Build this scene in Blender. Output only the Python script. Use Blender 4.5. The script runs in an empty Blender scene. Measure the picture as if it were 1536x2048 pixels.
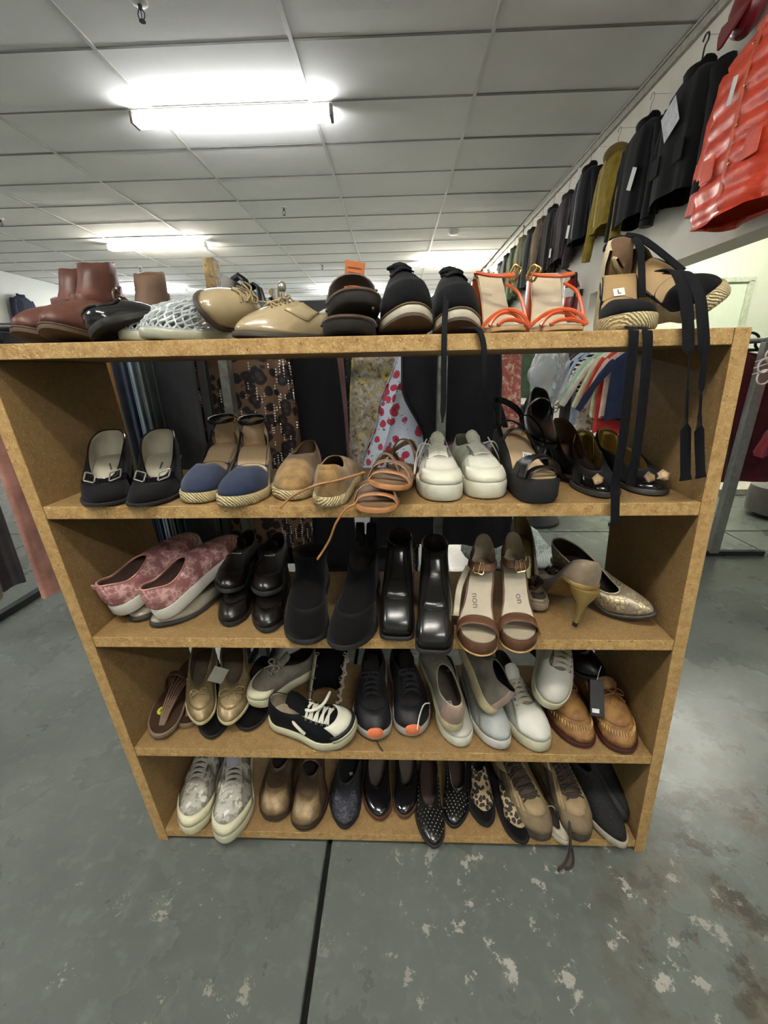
import bpy, bmesh, math, random
from mathutils import Vector, Matrix, Euler
from mathutils.bvhtree import BVHTree
pi = math.pi
random.seed(7)
SC = bpy.context.scene
COL = SC.collection

# ---------------------------------------------------------------- camera
cam_d = bpy.data.cameras.new('camera')
cam = bpy.data.objects.new('camera', cam_d)
COL.objects.link(cam)
SC.camera = cam
cam_d.sensor_fit = 'HORIZONTAL'
cam_d.sensor_width = 36.0
cam_d.lens = 817.48 / 1536 * 36.0
cam_d.clip_start = 0.02
cam_d.clip_end = 60
def cam_matrix(pitch, yaw, roll, loc):
    f = Vector((math.sin(yaw) * math.cos(pitch), math.cos(yaw) * math.cos(pitch), -math.sin(pitch)))
    r0 = Vector((math.cos(yaw), -math.sin(yaw), 0))
    u0 = r0.cross(f)
    r = r0 * math.cos(roll) + u0 * math.sin(roll)
    u = -r0 * math.sin(roll) + u0 * math.cos(roll)
    m = Matrix((r, u, -f)).transposed().to_4x4()
    m.translation = loc
    return m
cam.matrix_world = cam_matrix(0.3376, -0.0395, -0.0195, Vector((0.0155, -0.7095, 1.1624)))

# ---------------------------------------------------------------- world, exposure
world = bpy.data.worlds.new('world')
SC.world = world
world.use_nodes = True
world.node_tree.nodes['Background'].inputs[0].default_value = (0.8, 0.85, 0.9, 1)
world.node_tree.nodes['Background'].inputs[1].default_value = 0.05
SC.view_settings.view_transform = 'Standard'
SC.view_settings.look = 'None'
SC.view_settings.exposure = 1.85
SC.view_settings.gamma = 1.0
SC.view_settings.use_curve_mapping = False
TUBE_POWER = 26.0
# the ceiling battens of this shop: (x, y, length, colour, strength factor)
COOL, WARM = (0.97, 0.985, 1.0), (1.0, 0.92, 0.78)
BATTENS = [(-1.22, 3.14, 1.52, COOL, 0.62), (-3.62, 6.35, 1.50, WARM, 1.8), (-5.65, 9.83, 1.5, COOL, 2.2),
           (-1.2, 10.6, 1.5, COOL, 3.0), (1.0, 8.0, 1.2, WARM, 2.6), (1.2, 12.6, 1.2, COOL, 2.2), (-3.6, 12.9, 1.5, COOL, 2.2),
           (-0.30, -0.98, 1.52, (1.0, 0.95, 0.87), 0.95), (1.3, -2.3, 1.5, COOL, 0.9), (-3.6, -0.9, 1.5, COOL, 1.7), (2.95, 2.85, 1.5, (1.0, 1.0, 0.88), 1.7)]

# ---------------------------------------------------------------- helpers
def lin(h):
    h = h.lstrip('#')
    v = [int(h[i:i + 2], 16) / 255 for i in (0, 2, 4)]
    return tuple(x / 12.92 if x <= 0.04045 else ((x + 0.055) / 1.055) ** 2.4 for x in v) + (1,)

MATS = {}
def mat(name, col, rough=0.6, metal=0.0, var=0.12, vs=30, bump=0.0, bs=300, coat=0.0, sheen=0.0, col2=None,
        pat=None, ps=60, spec=0.5, cols=None, stretch=None):
    """one procedural material; pat picks a pattern laid over the base colour"""
    if name in MATS:
        return MATS[name]
    m = bpy.data.materials.new(name)
    MATS[name] = m
    m.use_nodes = True
    nt = m.node_tree
    N, Lk = nt.nodes, nt.links
    b = N['Principled BSDF']
    c1 = lin(col)
    c2 = lin(col2) if col2 else tuple(x * (1 - 2.2 * var) for x in c1[:3]) + (1,)
    tc = N.new('ShaderNodeTexCoord')
    src = tc.outputs['Object']
    if stretch:
        mp = N.new('ShaderNodeMapping')
        mp.inputs['Scale'].default_value = stretch
        Lk.new(src, mp.inputs[0])
        src = mp.outputs[0]
    def noise(scale, detail=4, rough_=0.6):
        n = N.new('ShaderNodeTexNoise')
        n.inputs['Scale'].default_value = scale
        n.inputs['Detail'].default_value = detail
        n.inputs['Roughness'].default_value = rough_
        Lk.new(src, n.inputs['Vector'])
        return n
    def ramp(fac, stops, interp='LINEAR'):
        r = N.new('ShaderNodeValToRGB')
        r.color_ramp.interpolation = interp
        e = r.color_ramp.elements
        while len(e) < len(stops):
            e.new(0.5)
        for k, (p, c) in enumerate(stops):
            e[k].position = p
            e[k].color = lin(c) if isinstance(c, str) else c
        Lk.new(fac, r.inputs[0])
        return r.outputs[0]
    def mix(fac, a, b_):
        x = N.new('ShaderNodeMix')
        x.data_type = 'RGBA'
        if hasattr(fac, 'links'):
            Lk.new(fac, x.inputs[0])
        else:
            x.inputs[0].default_value = fac
        for s, v in ((6, a), (7, b_)):
            if hasattr(v, 'links'):
                Lk.new(v, x.inputs[s])
            else:
                x.inputs[s].default_value = v
        return x.outputs[2]
    def voro(scale, feature='F1', rnd=1.0):
        v = N.new('ShaderNodeTexVoronoi')
        v.feature = feature
        v.inputs['Scale'].default_value = scale
        v.inputs['Randomness'].default_value = rnd
        w = noise(scale * 0.6, 2)
        vm = N.new('ShaderNodeVectorMath')
        vm.operation = 'SCALE'
        vm.inputs['Scale'].default_value = 0.6 / scale
        Lk.new(w.outputs['Color'], vm.inputs[0])
        va = N.new('ShaderNodeVectorMath')
        Lk.new(src, va.inputs[0])
        Lk.new(vm.outputs[0], va.inputs[1])
        Lk.new(va.outputs[0], v.inputs['Vector'])
        return v
    base = ramp(noise(vs).outputs['Fac'], [(0.36, c2), (0.62, c1)])
    height = None
    if pat == 'leopard':
        v = voro(ps)
        base = ramp(v.outputs['Distance'], [(0.0, cols[0]), (0.2, cols[0]), (0.27, cols[1]), (0.5, cols[1]), (0.58, cols[2]), (1, cols[2])])
    elif pat == 'cells':      # reticulated skin: dark joints between pale cells
        v = voro(ps, 'DISTANCE_TO_EDGE')
        base = mix(ramp(v.outputs['Distance'], [(0.02, '#ffffff'), (0.14, '#000000')]), base, lin(cols[0]))
        base = mix(ramp(noise(ps * 0.35).outputs['Fac'], [(0.46, '#000000'), (0.56, '#ffffff')]), base, lin(cols[1]))
        height = v.outputs['Distance']
    elif pat == 'floral':
        v = voro(ps)
        base = ramp(v.outputs['Distance'], [(0.0, cols[0]), (0.1, cols[0]), (0.15, cols[1]), (0.34, cols[1]), (0.39, cols[3]), (0.42, cols[2])], 'LINEAR')
        base = mix(ramp(noise(ps * 4).outputs['Fac'], [(0.62, '#000000'), (0.66, '#ffffff')]), base, lin(cols[0]))
    elif pat == 'stripes':
        w = N.new('ShaderNodeTexWave')
        w.bands_direction = cols[1]
        w.inputs['Scale'].default_value = ps
        Lk.new(src, w.inputs['Vector'])
        base = mix(ramp(w.outputs['Fac'], [(0.62, '#000000'), (0.66, '#ffffff')]), base, lin(cols[0]))
    elif pat == 'flecks':     # a ground with small flecks of a second colour
        v = N.new('ShaderNodeTexVoronoi')
        v.inputs['Scale'].default_value = ps
        Lk.new(src, v.inputs['Vector'])
        base = mix(ramp(v.outputs['Distance'], [(0.16, '#ffffff'), (0.22, '#000000')]), base, lin(cols[0]))
    elif pat == 'braid':
        w = N.new('ShaderNodeTexWave')
        w.bands_direction = 'DIAGONAL'
        w.inputs['Scale'].default_value = ps
        w.inputs['Distortion'].default_value = 3.0
        w.inputs['Detail Scale'].default_value = 2.0
        Lk.new(src, w.inputs['Vector'])
        base = mix(ramp(w.outputs['Fac'], [(0.15, '#ffffff'), (0.6, '#000000')]), base, lin(cols[0]))
        height = w.outputs['Fac']
    elif pat == 'patches':
        for k, c in enumerate(cols):
            base = mix(ramp(noise(ps * (1 + 0.4 * k), 3).outputs['Fac'], [(0.52, '#000000'), (0.6, '#ffffff')]), base, lin(c))
    Lk.new(base, b.inputs['Base Color'])
    b.inputs['Roughness'].default_value = rough
    b.inputs['Metallic'].default_value = metal
    b.inputs['Specular IOR Level'].default_value = spec
    b.inputs['Coat Weight'].default_value = coat
    b.inputs['Coat Roughness'].default_value = 0.15
    b.inputs['Sheen Weight'].default_value = sheen
    if bump:
        bp = N.new('ShaderNodeBump')
        bp.inputs['Strength'].default_value = bump
        bp.inputs['Distance'].default_value = 0.002
        Lk.new(height if height is not None else noise(bs, 3).outputs['Fac'], bp.inputs['Height'])
        Lk.new(bp.outputs[0], b.inputs['Normal'])
    return m

def emis(name, col, strength):
    m = bpy.data.materials.new(name)
    m.use_nodes = True
    b = m.node_tree.nodes['Principled BSDF']
    b.inputs['Base Color'].default_value = (1, 1, 1, 1)
    b.inputs['Emission Color'].default_value = tuple(col) + (1,)
    b.inputs['Emission Strength'].default_value = strength
    return m

def link(name, me, m=None, parent=None, smooth=True):
    o = bpy.data.objects.new(name, me)
    COL.objects.link(o)
    if m is not None:
        for k in (m if isinstance(m, (list, tuple)) else [m]):
            me.materials.append(k)
    if smooth:
        for p in me.polygons:
            p.use_smooth = True
    if parent is not None:
        o.parent = parent
    return o

def mesh(name, v, f, m=None, parent=None, smooth=True):
    me = bpy.data.meshes.new(name)
    me.from_pydata([tuple(x) for x in v], [], f)
    me.validate()
    me.update()
    return link(name, me, m, parent, smooth)

def tag(o, label=None, cat=None, group=None, kind=None):
    for k, v in (('label', label), ('category', cat), ('group', group), ('kind', kind)):
        if v:
            o[k] = v
    return o

def empty(name, loc, label=None, cat=None, group=None, rot=(0, 0, 0)):
    o = bpy.data.objects.new(name, None)
    COL.objects.link(o)
    o.location = loc
    o.rotation_euler = rot
    o.empty_display_size = 0.05
    return tag(o, label, cat, group)

class MB:
    """collects simple solids into one mesh"""
    def __init__(s):
        s.v, s.f = [], []
    def add(s, v, f):
        n = len(s.v)
        s.v += [Vector(x) for x in v]
        s.f += [tuple(i + n for i in q) for q in f]
        return s
    def box(s, c, d, rot=None):
        h = [x / 2 for x in d]
        vs = [Vector((sx * h[0], sy * h[1], sz * h[2])) for sx in (-1, 1) for sy in (-1, 1) for sz in (-1, 1)]
        if rot is not None:
            vs = [rot @ x for x in vs]
        return s.add([x + Vector(c) for x in vs], [(0, 1, 3, 2), (4, 6, 7, 5), (0, 4, 5, 1), (2, 3, 7, 6), (0, 2, 6, 4), (1, 5, 7, 3)])
    def bar(s, a, b, w, h, up=(0, 0, 1)):
        a, b = Vector(a), Vector(b)
        d = (b - a).normalized()
        x = d.cross(Vector(up)).normalized()
        u = x.cross(d)
        vs = [p + x * sx * w / 2 + u * su * h / 2 for p in (a, b) for sx, su in ((-1, -1), (1, -1), (1, 1), (-1, 1))]
        return s.add(vs, [(0, 1, 2, 3), (7, 6, 5, 4), (0, 4, 5, 1), (1, 5, 6, 2), (2, 6, 7, 3), (3, 7, 4, 0)])
    def tube(s, pts, r, n=8, closed=False):
        pts = [Vector(p) for p in pts]
        rs = r if isinstance(r, (list, tuple)) else [r] * len(pts)
        vs, fs, m = [], [], len(pts)
        nrm = None
        for i, p in enumerate(pts):
            a = pts[(i - 1) % m] if closed or i > 0 else p
            b = pts[(i + 1) % m] if closed or i < m - 1 else p
            t = (b - a)
            t = t.normalized() if t.length > 1e-9 else Vector((0, 0, 1))
            if nrm is None:
                nrm = t.cross(Vector((0.13, 0.21, 0.97)))
                if nrm.length < 1e-3:
                    nrm = t.cross(Vector((1, 0, 0)))
            nrm = (nrm - t * nrm.dot(t)).normalized()
            bn = t.cross(nrm)
            vs += [p + (nrm * math.cos(2 * pi * k / n) + bn * math.sin(2 * pi * k / n)) * rs[i] for k in range(n)]
        for i in range(m if closed else m - 1):
            j = (i + 1) % m
            fs += [(i * n + k, i * n + (k + 1) % n, j * n + (k + 1) % n, j * n + k) for k in range(n)]
        if not closed:
            fs += [tuple(range(n - 1, -1, -1)), tuple((m - 1) * n + k for k in range(n))]
        return s.add(vs, fs)
    def ribbon(s, pts, w, th, wd):
        """flat strap along pts; wd: width direction(s)"""
        pts = [Vector(p) for p in pts]
        m = len(pts)
        vs, fs = [], []
        for i, p in enumerate(pts):
            t = (pts[min(i + 1, m - 1)] - pts[max(i - 1, 0)]).normalized()
            d = Vector(wd[i] if isinstance(wd, list) else wd)
            d = (d - t * d.dot(t))
            d = d.normalized() if d.length > 1e-6 else Vector((1, 0, 0))
            n = t.cross(d)
            ww = w[i] if isinstance(w, (list, tuple)) else w
            vs += [p + d * a * ww / 2 + n * c * th / 2 for a, c in ((-1, -0.6), (-0.8, 1), (0.8, 1), (1, -0.6), (0.8, -1), (-0.8, -1))]
        for i in range(m - 1):
            fs += [(i * 6 + k, i * 6 + (k + 1) % 6, i * 6 + 6 + (k + 1) % 6, i * 6 + 6 + k) for k in range(6)]
        fs += [(5, 4, 3, 2, 1, 0), tuple((m - 1) * 6 + k for k in range(6))]
        return s.add(vs, fs)
    def loft(s, rings, cap=True):
        n = len(rings[0])
        vs = [p for r in rings for p in r]
        fs = []
        for i in range(len(rings) - 1):
            fs += [(i * n + k, i * n + (k + 1) % n, i * n + n + (k + 1) % n, i * n + n + k) for k in range(n)]
        if cap:
            fs += [tuple(range(n - 1, -1, -1)), tuple((len(rings) - 1) * n + k for k in range(n))]
        return s.add(vs, fs)
    def ball(s, c, r, n=8, m=5):
        r = r if isinstance(r, (tuple, list)) else (r, r, r)
        rings = []
        for i in range(m + 1):
            a = -pi / 2 + pi * (0.02 + 0.96 * i / m)
            rings.append([Vector(c) + Vector((r[0] * math.cos(a) * math.cos(2 * pi * k / n), r[1] * math.cos(a) * math.sin(2 * pi * k / n), r[2] * math.sin(a))) for k in range(n)])
        return s.loft(rings)
    def build(s, name, m=None, parent=None, smooth=True, bevel=0.0):
        o = mesh(name, s.v, s.f, m, parent, smooth)
        if bevel:
            b = o.modifiers.new('bevel', 'BEVEL')
            b.width = bevel
            b.segments = 2
            b.limit_method = 'ANGLE'
        if smooth:
            o.data.set_sharp_from_angle(angle=0.7)
        return o

def lerp(a, b, t):
    return a + (b - a) * t
def sstep(a, b, x):
    t = min(1, max(0, (x - a) / (b - a)))
    return t * t * (3 - 2 * t)
def interp(pts, x):
    """smooth interpolation through (x, y) pairs"""
    if x <= pts[0][0]:
        return pts[0][1]
    for (x0, y0), (x1, y1) in zip(pts, pts[1:]):
        if x <= x1:
            t = (x - x0) / (x1 - x0)
            return y0 + (y1 - y0) * t * t * (3 - 2 * t)
    return pts[-1][1]
def catmull(pts, n):
    pts = [Vector(p) for p in pts]
    out = []
    for i in range(len(pts) - 1):
        p0, p1, p2, p3 = pts[max(i - 1, 0)], pts[i], pts[i + 1], pts[min(i + 2, len(pts) - 1)]
        for k in range(n):
            t = k / n
            out.append(0.5 * ((2 * p1) + (p2 - p0) * t + (2 * p0 - 5 * p1 + 4 * p2 - p3) * t * t + (3 * p1 - p0 - 3 * p2 + p3) * t ** 3))
    out.append(pts[-1])
    return out
def writing(name, s, size, m, parent, loc, rot, depth=0.0003):
    cu = bpy.data.curves.new(name, 'FONT')
    cu.body = s
    cu.size = size
    cu.extrude = depth
    cu.align_x = 'CENTER'
    cu.align_y = 'CENTER'
    t = bpy.data.objects.new(name, cu)
    COL.objects.link(t)
    dg = bpy.context.evaluated_depsgraph_get()
    me = bpy.data.meshes.new_from_object(t.evaluated_get(dg))
    bpy.data.objects.remove(t)
    o = link(name, me, m, parent, smooth=False)
    o.location = loc
    o.rotation_euler = rot
    return o
# ================================================================ the setting
H = 3.024
PHI = 0.0083                       # the room stands turned a hair against the rack
GX, GY, WX = 0.608, 2.517, 1.80
XL, YB, YF = -7.4, 14.6, -5.0

def painted_floor():
    m = bpy.data.materials.new('painted_concrete')
    m.use_nodes = True
    nt = m.node_tree
    N, L = nt.nodes, nt.links
    b = N['Principled BSDF']
    geo = N.new('ShaderNodeNewGeometry')
    P = geo.outputs['Position']
    def noise(sc, det=5, r=0.6, vec=None):
        n = N.new('ShaderNodeTexNoise')
        n.inputs['Scale'].default_value = sc
        n.inputs['Detail'].default_value = det
        n.inputs['Roughness'].default_value = r
        L.new(vec or P, n.inputs['Vector'])
        return n.outputs['Fac']
    def ramp(f, a, b_, c0=(0, 0, 0, 1), c1=(1, 1, 1, 1)):
        r = N.new('ShaderNodeValToRGB')
        r.color_ramp.elements[0].position = a
        r.color_ramp.elements[1].position = b_
        r.color_ramp.elements[0].color = c0
        r.color_ramp.elements[1].color = c1
        L.new(f, r.inputs[0])
        return r.outputs[0]
    def mix(f, a, c):
        x = N.new('ShaderNodeMix')
        x.data_type = 'RGBA'
        if hasattr(f, 'links'):
            L.new(f, x.inputs[0])
        else:
            x.inputs[0].default_value = f
        for k, v in ((6, a), (7, c)):
            if hasattr(v, 'links'):
                L.new(v, x.inputs[k])
            else:
                x.inputs[k].default_value = v
        return x.outputs[2]
    def mul(a, c):
        x = N.new('ShaderNodeMath')
        x.operation = 'MULTIPLY'
        for k, v in ((0, a), (1, c)):
            if hasattr(v, 'links'):
                L.new(v, x.inputs[k])
            else:
                x.inputs[k].default_value = v
        return x.outputs[0]
    def zone(cx, cy, rad, soft):
        vm = N.new('ShaderNodeVectorMath')
        vm.operation = 'DISTANCE'
        vm.inputs[1].default_value = (cx, cy, 0)
        L.new(P, vm.inputs[0])
        mr = N.new('ShaderNodeMapRange')
        mr.inputs['From Min'].default_value = rad
        mr.inputs['From Max'].default_value = rad - soft
        L.new(vm.outputs['Value'], mr.inputs['Value'])
        return mr.outputs[0]
    base = ramp(noise(2.3), 0.3, 0.7, lin('#575c57'), lin('#646963'))
    base = mix(ramp(noise(28, 6), 0.52, 0.75), base, lin('#6c726a'))
    worn = mul(ramp(noise(5.5, 7, 0.65), 0.50, 0.56), zone(1.15, -0.35, 0.85, 0.55))
    base = mix(worn, base, lin('#5a5144'))
    base = mix(mul(ramp(noise(11, 6, 0.7), 0.54, 0.58), zone(1.1, -0.1, 0.75, 0.5)), base, lin('#403e37'))
    base = mix(mul(ramp(noise(16, 8, 0.72), 0.585, 0.605), zone(0.35, -0.2, 0.62, 0.4)), base, lin('#a2a097'))
    base = mix(mul(ramp(noise(9, 8, 0.75), 0.60, 0.615), zone(-0.5, -0.3, 0.5, 0.35)), base, lin('#9a978b'))
    base = mix(mul(ramp(noise(60, 3), 0.70, 0.73), 0.5), base, lin('#54564f'))
    L.new(base, b.inputs['Base Color'])
    r = ramp(noise(3.1, 6), 0.3, 0.75, (0.2,) * 3 + (1,), (0.42,) * 3 + (1,))
    L.new(r, b.inputs['Roughness'])
    b.inputs['Specular IOR Level'].default_value = 0.45
    bp = N.new('ShaderNodeBump')
    bp.inputs['Strength'].default_value = 0.25
    bp.inputs['Distance'].default_value = 0.004
    L.new(noise(14, 8, 0.65), bp.inputs['Height'])
    L.new(bp.outputs[0], b.inputs['Normal'])
    return m
FLOOR = painted_floor()
fl = MB().box(((XL + 7.5) / 2, (YB + YF) / 2, -0.075), (7.5 - XL + 0.4, YB - YF + 0.4, 0.1)).build('floor', mat('dark_joint', '#15140f', 0.95), smooth=False)
tag(fl, kind='structure')
joints = [-7.6, -5.25, -2.71, -0.172, 2.37, 4.91, 7.7]
for k in range(6):
    a, c = joints[k] + 0.0065, joints[k + 1] - 0.0065
    for y0, y1 in ((YF - 0.2, 2.13), (2.145, 8.0), (8.01, YB + 0.2)):
        MB().box(((a + c) / 2, (y0 + y1) / 2, -0.0125), (c - a, y1 - y0, 0.025)).build('floor_slab', FLOOR, fl, smooth=False, bevel=0.004)

# --- ceiling: slab, tees and one object per tile
ceil_white = mat('ceiling_tile', '#efeeec', 0.9, var=0.015, vs=3, bump=0.35, bs=260, spec=0.2)
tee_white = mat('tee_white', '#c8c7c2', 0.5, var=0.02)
tee_dark = mat('tee_shaded', '#7d7b76', 0.6, var=0.05)  # cross tees: the shadow of drooping tiles is put into this grey
ce = MB().box((0.05, (YB + YF) / 2, H + 0.11), (15.1, YB - YF + 0.4, 0.12)).box(((XL + WX) / 2, (YF + 0.69) / 2, H + 0.03), (WX - XL, 0.69 - YF, 0.03)).build('ceiling', ceil_white, smooth=False)
ce.rotation_euler.z = PHI
tag(ce, kind='structure')
R2 = random.Random(3)
xs = [GX + 1.2 * i for i in range(-7, 1)] + [WX]
xs = [XL] + [x for x in xs if x > XL]
tile_me = {}
for k in range(-3, 20):
    y0 = GY + 0.6 * k
    for i in range(len(xs) - 1):
        w = xs[i + 1] - xs[i] - 0.012
        key = (round(w, 3), R2.randrange(4))
        if key not in tile_me:
            b = MB()
            sag = (0.0, 0.0, 0.004, 0.012)[key[1]]
            nx, ny = 6, 3
            vs = [(-w / 2 + w * a / nx, -0.294 + 0.588 * c / ny, -sag * math.sin(pi * a / nx) * math.sin(pi * c / ny)) for c in range(ny + 1) for a in range(nx + 1)]
            fs = [(r * (nx + 1) + a, (r + 1) * (nx + 1) + a, (r + 1) * (nx + 1) + a + 1, r * (nx + 1) + a + 1) for r in range(ny) for a in range(nx)]
            b.add(vs, fs)
            me = bpy.data.meshes.new('ceiling_tile')
            me.from_pydata([tuple(x) for x in b.v], [], b.f)
            me.materials.append(ceil_white)
            tile_me[key] = me
        t = link('ceiling_tile', tile_me[key], None, ce, smooth=False)
        t.location = ((xs[i] + xs[i + 1]) / 2, y0 + 0.3, H + 0.004 + R2.uniform(0, 0.004))
        t.rotation_euler = (R2.uniform(-0.006, 0.003), 0, 0)
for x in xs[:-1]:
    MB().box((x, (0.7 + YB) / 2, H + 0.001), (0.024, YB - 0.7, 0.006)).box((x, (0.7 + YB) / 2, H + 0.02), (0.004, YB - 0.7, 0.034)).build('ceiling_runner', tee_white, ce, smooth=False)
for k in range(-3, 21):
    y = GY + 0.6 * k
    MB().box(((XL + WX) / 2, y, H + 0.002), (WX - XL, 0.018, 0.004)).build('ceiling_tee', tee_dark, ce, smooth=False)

# --- walls
wall_white = mat('wall_paint', '#e4e0d3', 0.75, var=0.05, vs=2.5, bump=0.1, bs=60)
annex_white = mat('annex_paint', '#dfe5cf', 0.7, var=0.02, vs=2)
wr = MB().box((WX + 0.09, -0.2, 2.41), (0.18, 7.6, 1.26)).box((WX + 0.09, 9.15, 1.5), (0.18, 11.1, 3.04)).box((WX + 0.09, -4.5, 1.5), (0.18, 1.0, 3.04)).build('wall_right', wall_white, smooth=False)
tag(wr, kind='structure')
wr.rotation_euler.z = 0
tr = MB().box((WX - 0.014, 4.9, H - 0.03), (0.028, 19.6, 0.05)).box((WX - 0.02, 4.9, H - 0.004), (0.045, 19.6, 0.012)).build('trim_1', mat('trim_paint', '#b3afa3', 0.5), smooth=False, bevel=0.004)
tag(tr, kind='structure')
for nm, c, d in (('wall_left', (XL - 0.1, 4.8, 1.5), (0.2, 19.8, 3.04)), ('wall_back', (-2.8, YB + 0.1, 1.5), (9.6, 0.2, 3.04)),
                 ('wall_front', (0, YF - 0.1, 1.5), (15, 0.2, 3.04))):
    tag(MB().box(c, d).build(nm, mat('far_wall_paint', '#d4d6d2', 0.8, var=0.03), smooth=False), kind='structure')
# the bright room beyond the opening
tag(MB().box((4.75, 4.6, 1.5), (5.5, 0.2, 3.04)).build('wall_annex', annex_white, smooth=False), kind='structure')
tag(MB().box((7.5, 0, 1.5), (0.2, 9.8, 3.04)).build('wall_annex_side', annex_white, smooth=False), kind='structure')
# ================================================================ the shoe rack: leaning particle-board shelves
ZS = {5: 0.0405, 4: 0.3222, 3: 0.6347, 2: 0.9271, 1: 1.2126}     # top faces, bottom shelf = 5
TH = 0.025
RD = 0.30
def xl(z):
    return -0.6 - 0.0665 * (z - 0.0405)
def xr(z):
    return 0.6 - 0.0530 * (z - 0.0405)
def board_mat(name, edge):
    m = mat(name, '#bb9b66' if edge else '#8d7148', 0.62, var=0.10, vs=60, bump=0.9 if edge else 0.12, bs=170, col2='#a5804d' if edge else '#81663f', spec=0.35)
    nt = m.node_tree
    N, L = nt.nodes, nt.links
    b = N['Principled BSDF']
    prev = b.inputs['Base Color'].links[0].from_socket
    tc = N.new('ShaderNodeTexCoord')
    for sc, lo, hi, col in ((300, 0.60, 0.70, '#d6b67c'), (210, 0.64, 0.74, '#7d5a2c')) if edge else ((320, 0.62, 0.72, '#c2a36c'), (260, 0.66, 0.74, '#6a4f2b')):
        n = N.new('ShaderNodeTexNoise')
        n.inputs['Scale'].default_value = sc
        n.inputs['Detail'].default_value = 2
        L.new(tc.outputs['Object'], n.inputs['Vector'])
        r = N.new('ShaderNodeValToRGB')
        r.color_ramp.elements[0].position = lo
        r.color_ramp.elements[1].position = hi
        L.new(n.outputs['Fac'], r.inputs[0])
        x = N.new('ShaderNodeMix')
        x.data_type = 'RGBA'
        L.new(r.outputs[0], x.inputs[0])
        L.new(prev, x.inputs[6])
        x.inputs[7].default_value = lin(col)
        prev = x.outputs[2]
    L.new(prev, b.inputs['Base Color'])
    return m
BFACE, BEDGE = board_mat('board_face', False), board_mat('board_edge', True)
rack = empty('shoe_rack', (0, 0.15, 0), 'open particle-board shoe rack of five shelves, leaning, on the painted concrete floor', 'shelf rack')
def board(name, v8):
    """v8: front-bottom-left, front-bottom-right, front-top-right, front-top-left, then the same four at the back"""
    v = [Vector(p) - Vector((0, 0.15, 0)) for p in v8]
    # front edge split so that the sawn edge has a coarse, chipped face
    n = 60
    o = mesh(name, v, [(0, 1, 2, 3), (5, 4, 7, 6), (4, 0, 3, 7), (1, 5, 6, 2), (3, 2, 6, 7), (4, 5, 1, 0)], [BFACE, BEDGE], rack, smooth=False)
    o.data.polygons[0].material_index = 1
    o.data.polygons[1].material_index = 1
    b = o.modifiers.new('bevel', 'BEVEL')
    b.width = 0.0012
    b.segments = 2
    b.material = -1
    return o
for s in (1, -1):
    f, w = (xr, 0.026) if s > 0 else (xl, -0.026)
    z0, z1 = 0.0, ZS[1] - TH - 0.0003 if s < 0 else ZS[1]
    a, c = sorted((0, w))
    board('side_panel', [(f(z0) + a, 0, z0), (f(z0) + c, 0, z0), (f(z1) + c, 0, z1), (f(z1) + a, 0, z1)] + [(f(z0) + a, RD, z0), (f(z0) + c, RD, z0), (f(z1) + c, RD, z1), (f(z1) + a, RD, z1)])
for k, z in ZS.items():
    e = 0.0003
    l0, l1 = (xl(z - TH) + e, xl(z) + e) if k > 1 else (xl(z) - 0.026, xl(z) - 0.026)
    r0, r1 = xr(z - TH) - e, xr(z) - e
    d0 = 0.001
    board('shelf', [(l0, d0, z - TH), (r0, d0, z - TH), (r1, d0, z), (l1, d0, z), (l0, RD - d0, z - TH), (r0, RD - d0, z - TH), (r1, RD - d0, z), (l1, RD - d0, z)])
# plinth strip that closes the foot of the rack
board('kick_board', [(xl(0) + 0.001, 0.012, 0.0), (xr(0) - 0.001, 0.012, 0.0), (xr(0.015) - 0.001, 0.012, 0.0152), (xl(0.015) + 0.001, 0.012, 0.0152), (xl(0) + 0.001, 0.03, 0.0), (xr(0) - 0.001, 0.03, 0.0), (xr(0.015) - 0.001, 0.03, 0.0152), (xl(0.015) + 0.001, 0.03, 0.0152)])
# ================================================================ lamps of the room
steel = mat('lamp_enamel', '#d8d8d2', 0.4, var=0.02)
lamp_dark = mat('lamp_end', '#4a443a', 0.5)
for k, (x, y, L_, col, pw) in enumerate(BATTENS):
    lab = {0: 'twin-tube fluorescent batten with cool white light above the leopard dress, the largest lamp in view',
           1: 'warm fluorescent batten lamp beyond the largest batten, above the wooden rack post',
           2: 'small distant fluorescent batten low over the far wall, above the buckled ankle boots',
           3: 'distant fluorescent batten glowing above the brown suede sandals',
           4: 'glaring fluorescent batten beside the row of wall jackets'}.get(k, 'fluorescent batten lamp %s' % ['of the far back row near the wall', 'of the far back row over the middle', '', '', '', 'over the aisle behind the viewer'][k % 6] if k < 7 else
           ['fluorescent batten lamp behind the viewer, in line with the rack', 'fluorescent batten lamp behind the viewer near the entrance', 'fluorescent batten lamp over the aisle beside the trouser rail', 'fluorescent batten lamp of the bright annex room'][k - 7])
    e = empty('fluorescent_lamp', (x, y, H - 0.0), lab, 'lamp', 'ceiling battens', rot=(0, 0, PHI))
    MB().box((0, 0, -0.02), (L_, 0.066, 0.036)).build('lamp_housing', steel, e, smooth=False, bevel=0.004)
    tube_m = emis('tube_glow', [c * 1 for c in col], TUBE_POWER * pw)
    for sy in (-0.036, 0.036):
        MB().tube([(-L_ / 2 + 0.03, sy, -0.076), (L_ / 2 - 0.03, sy, -0.076)], 0.0165, 12).build('fluorescent_tube', tube_m, e)
    for sx in (-1, 1):
        c = MB().box((sx * (L_ / 2 - 0.012), 0, -0.055), (0.02, 0.11, 0.076)).build('end_cap', steel if k else lamp_dark, e, smooth=False, bevel=0.004)
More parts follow.
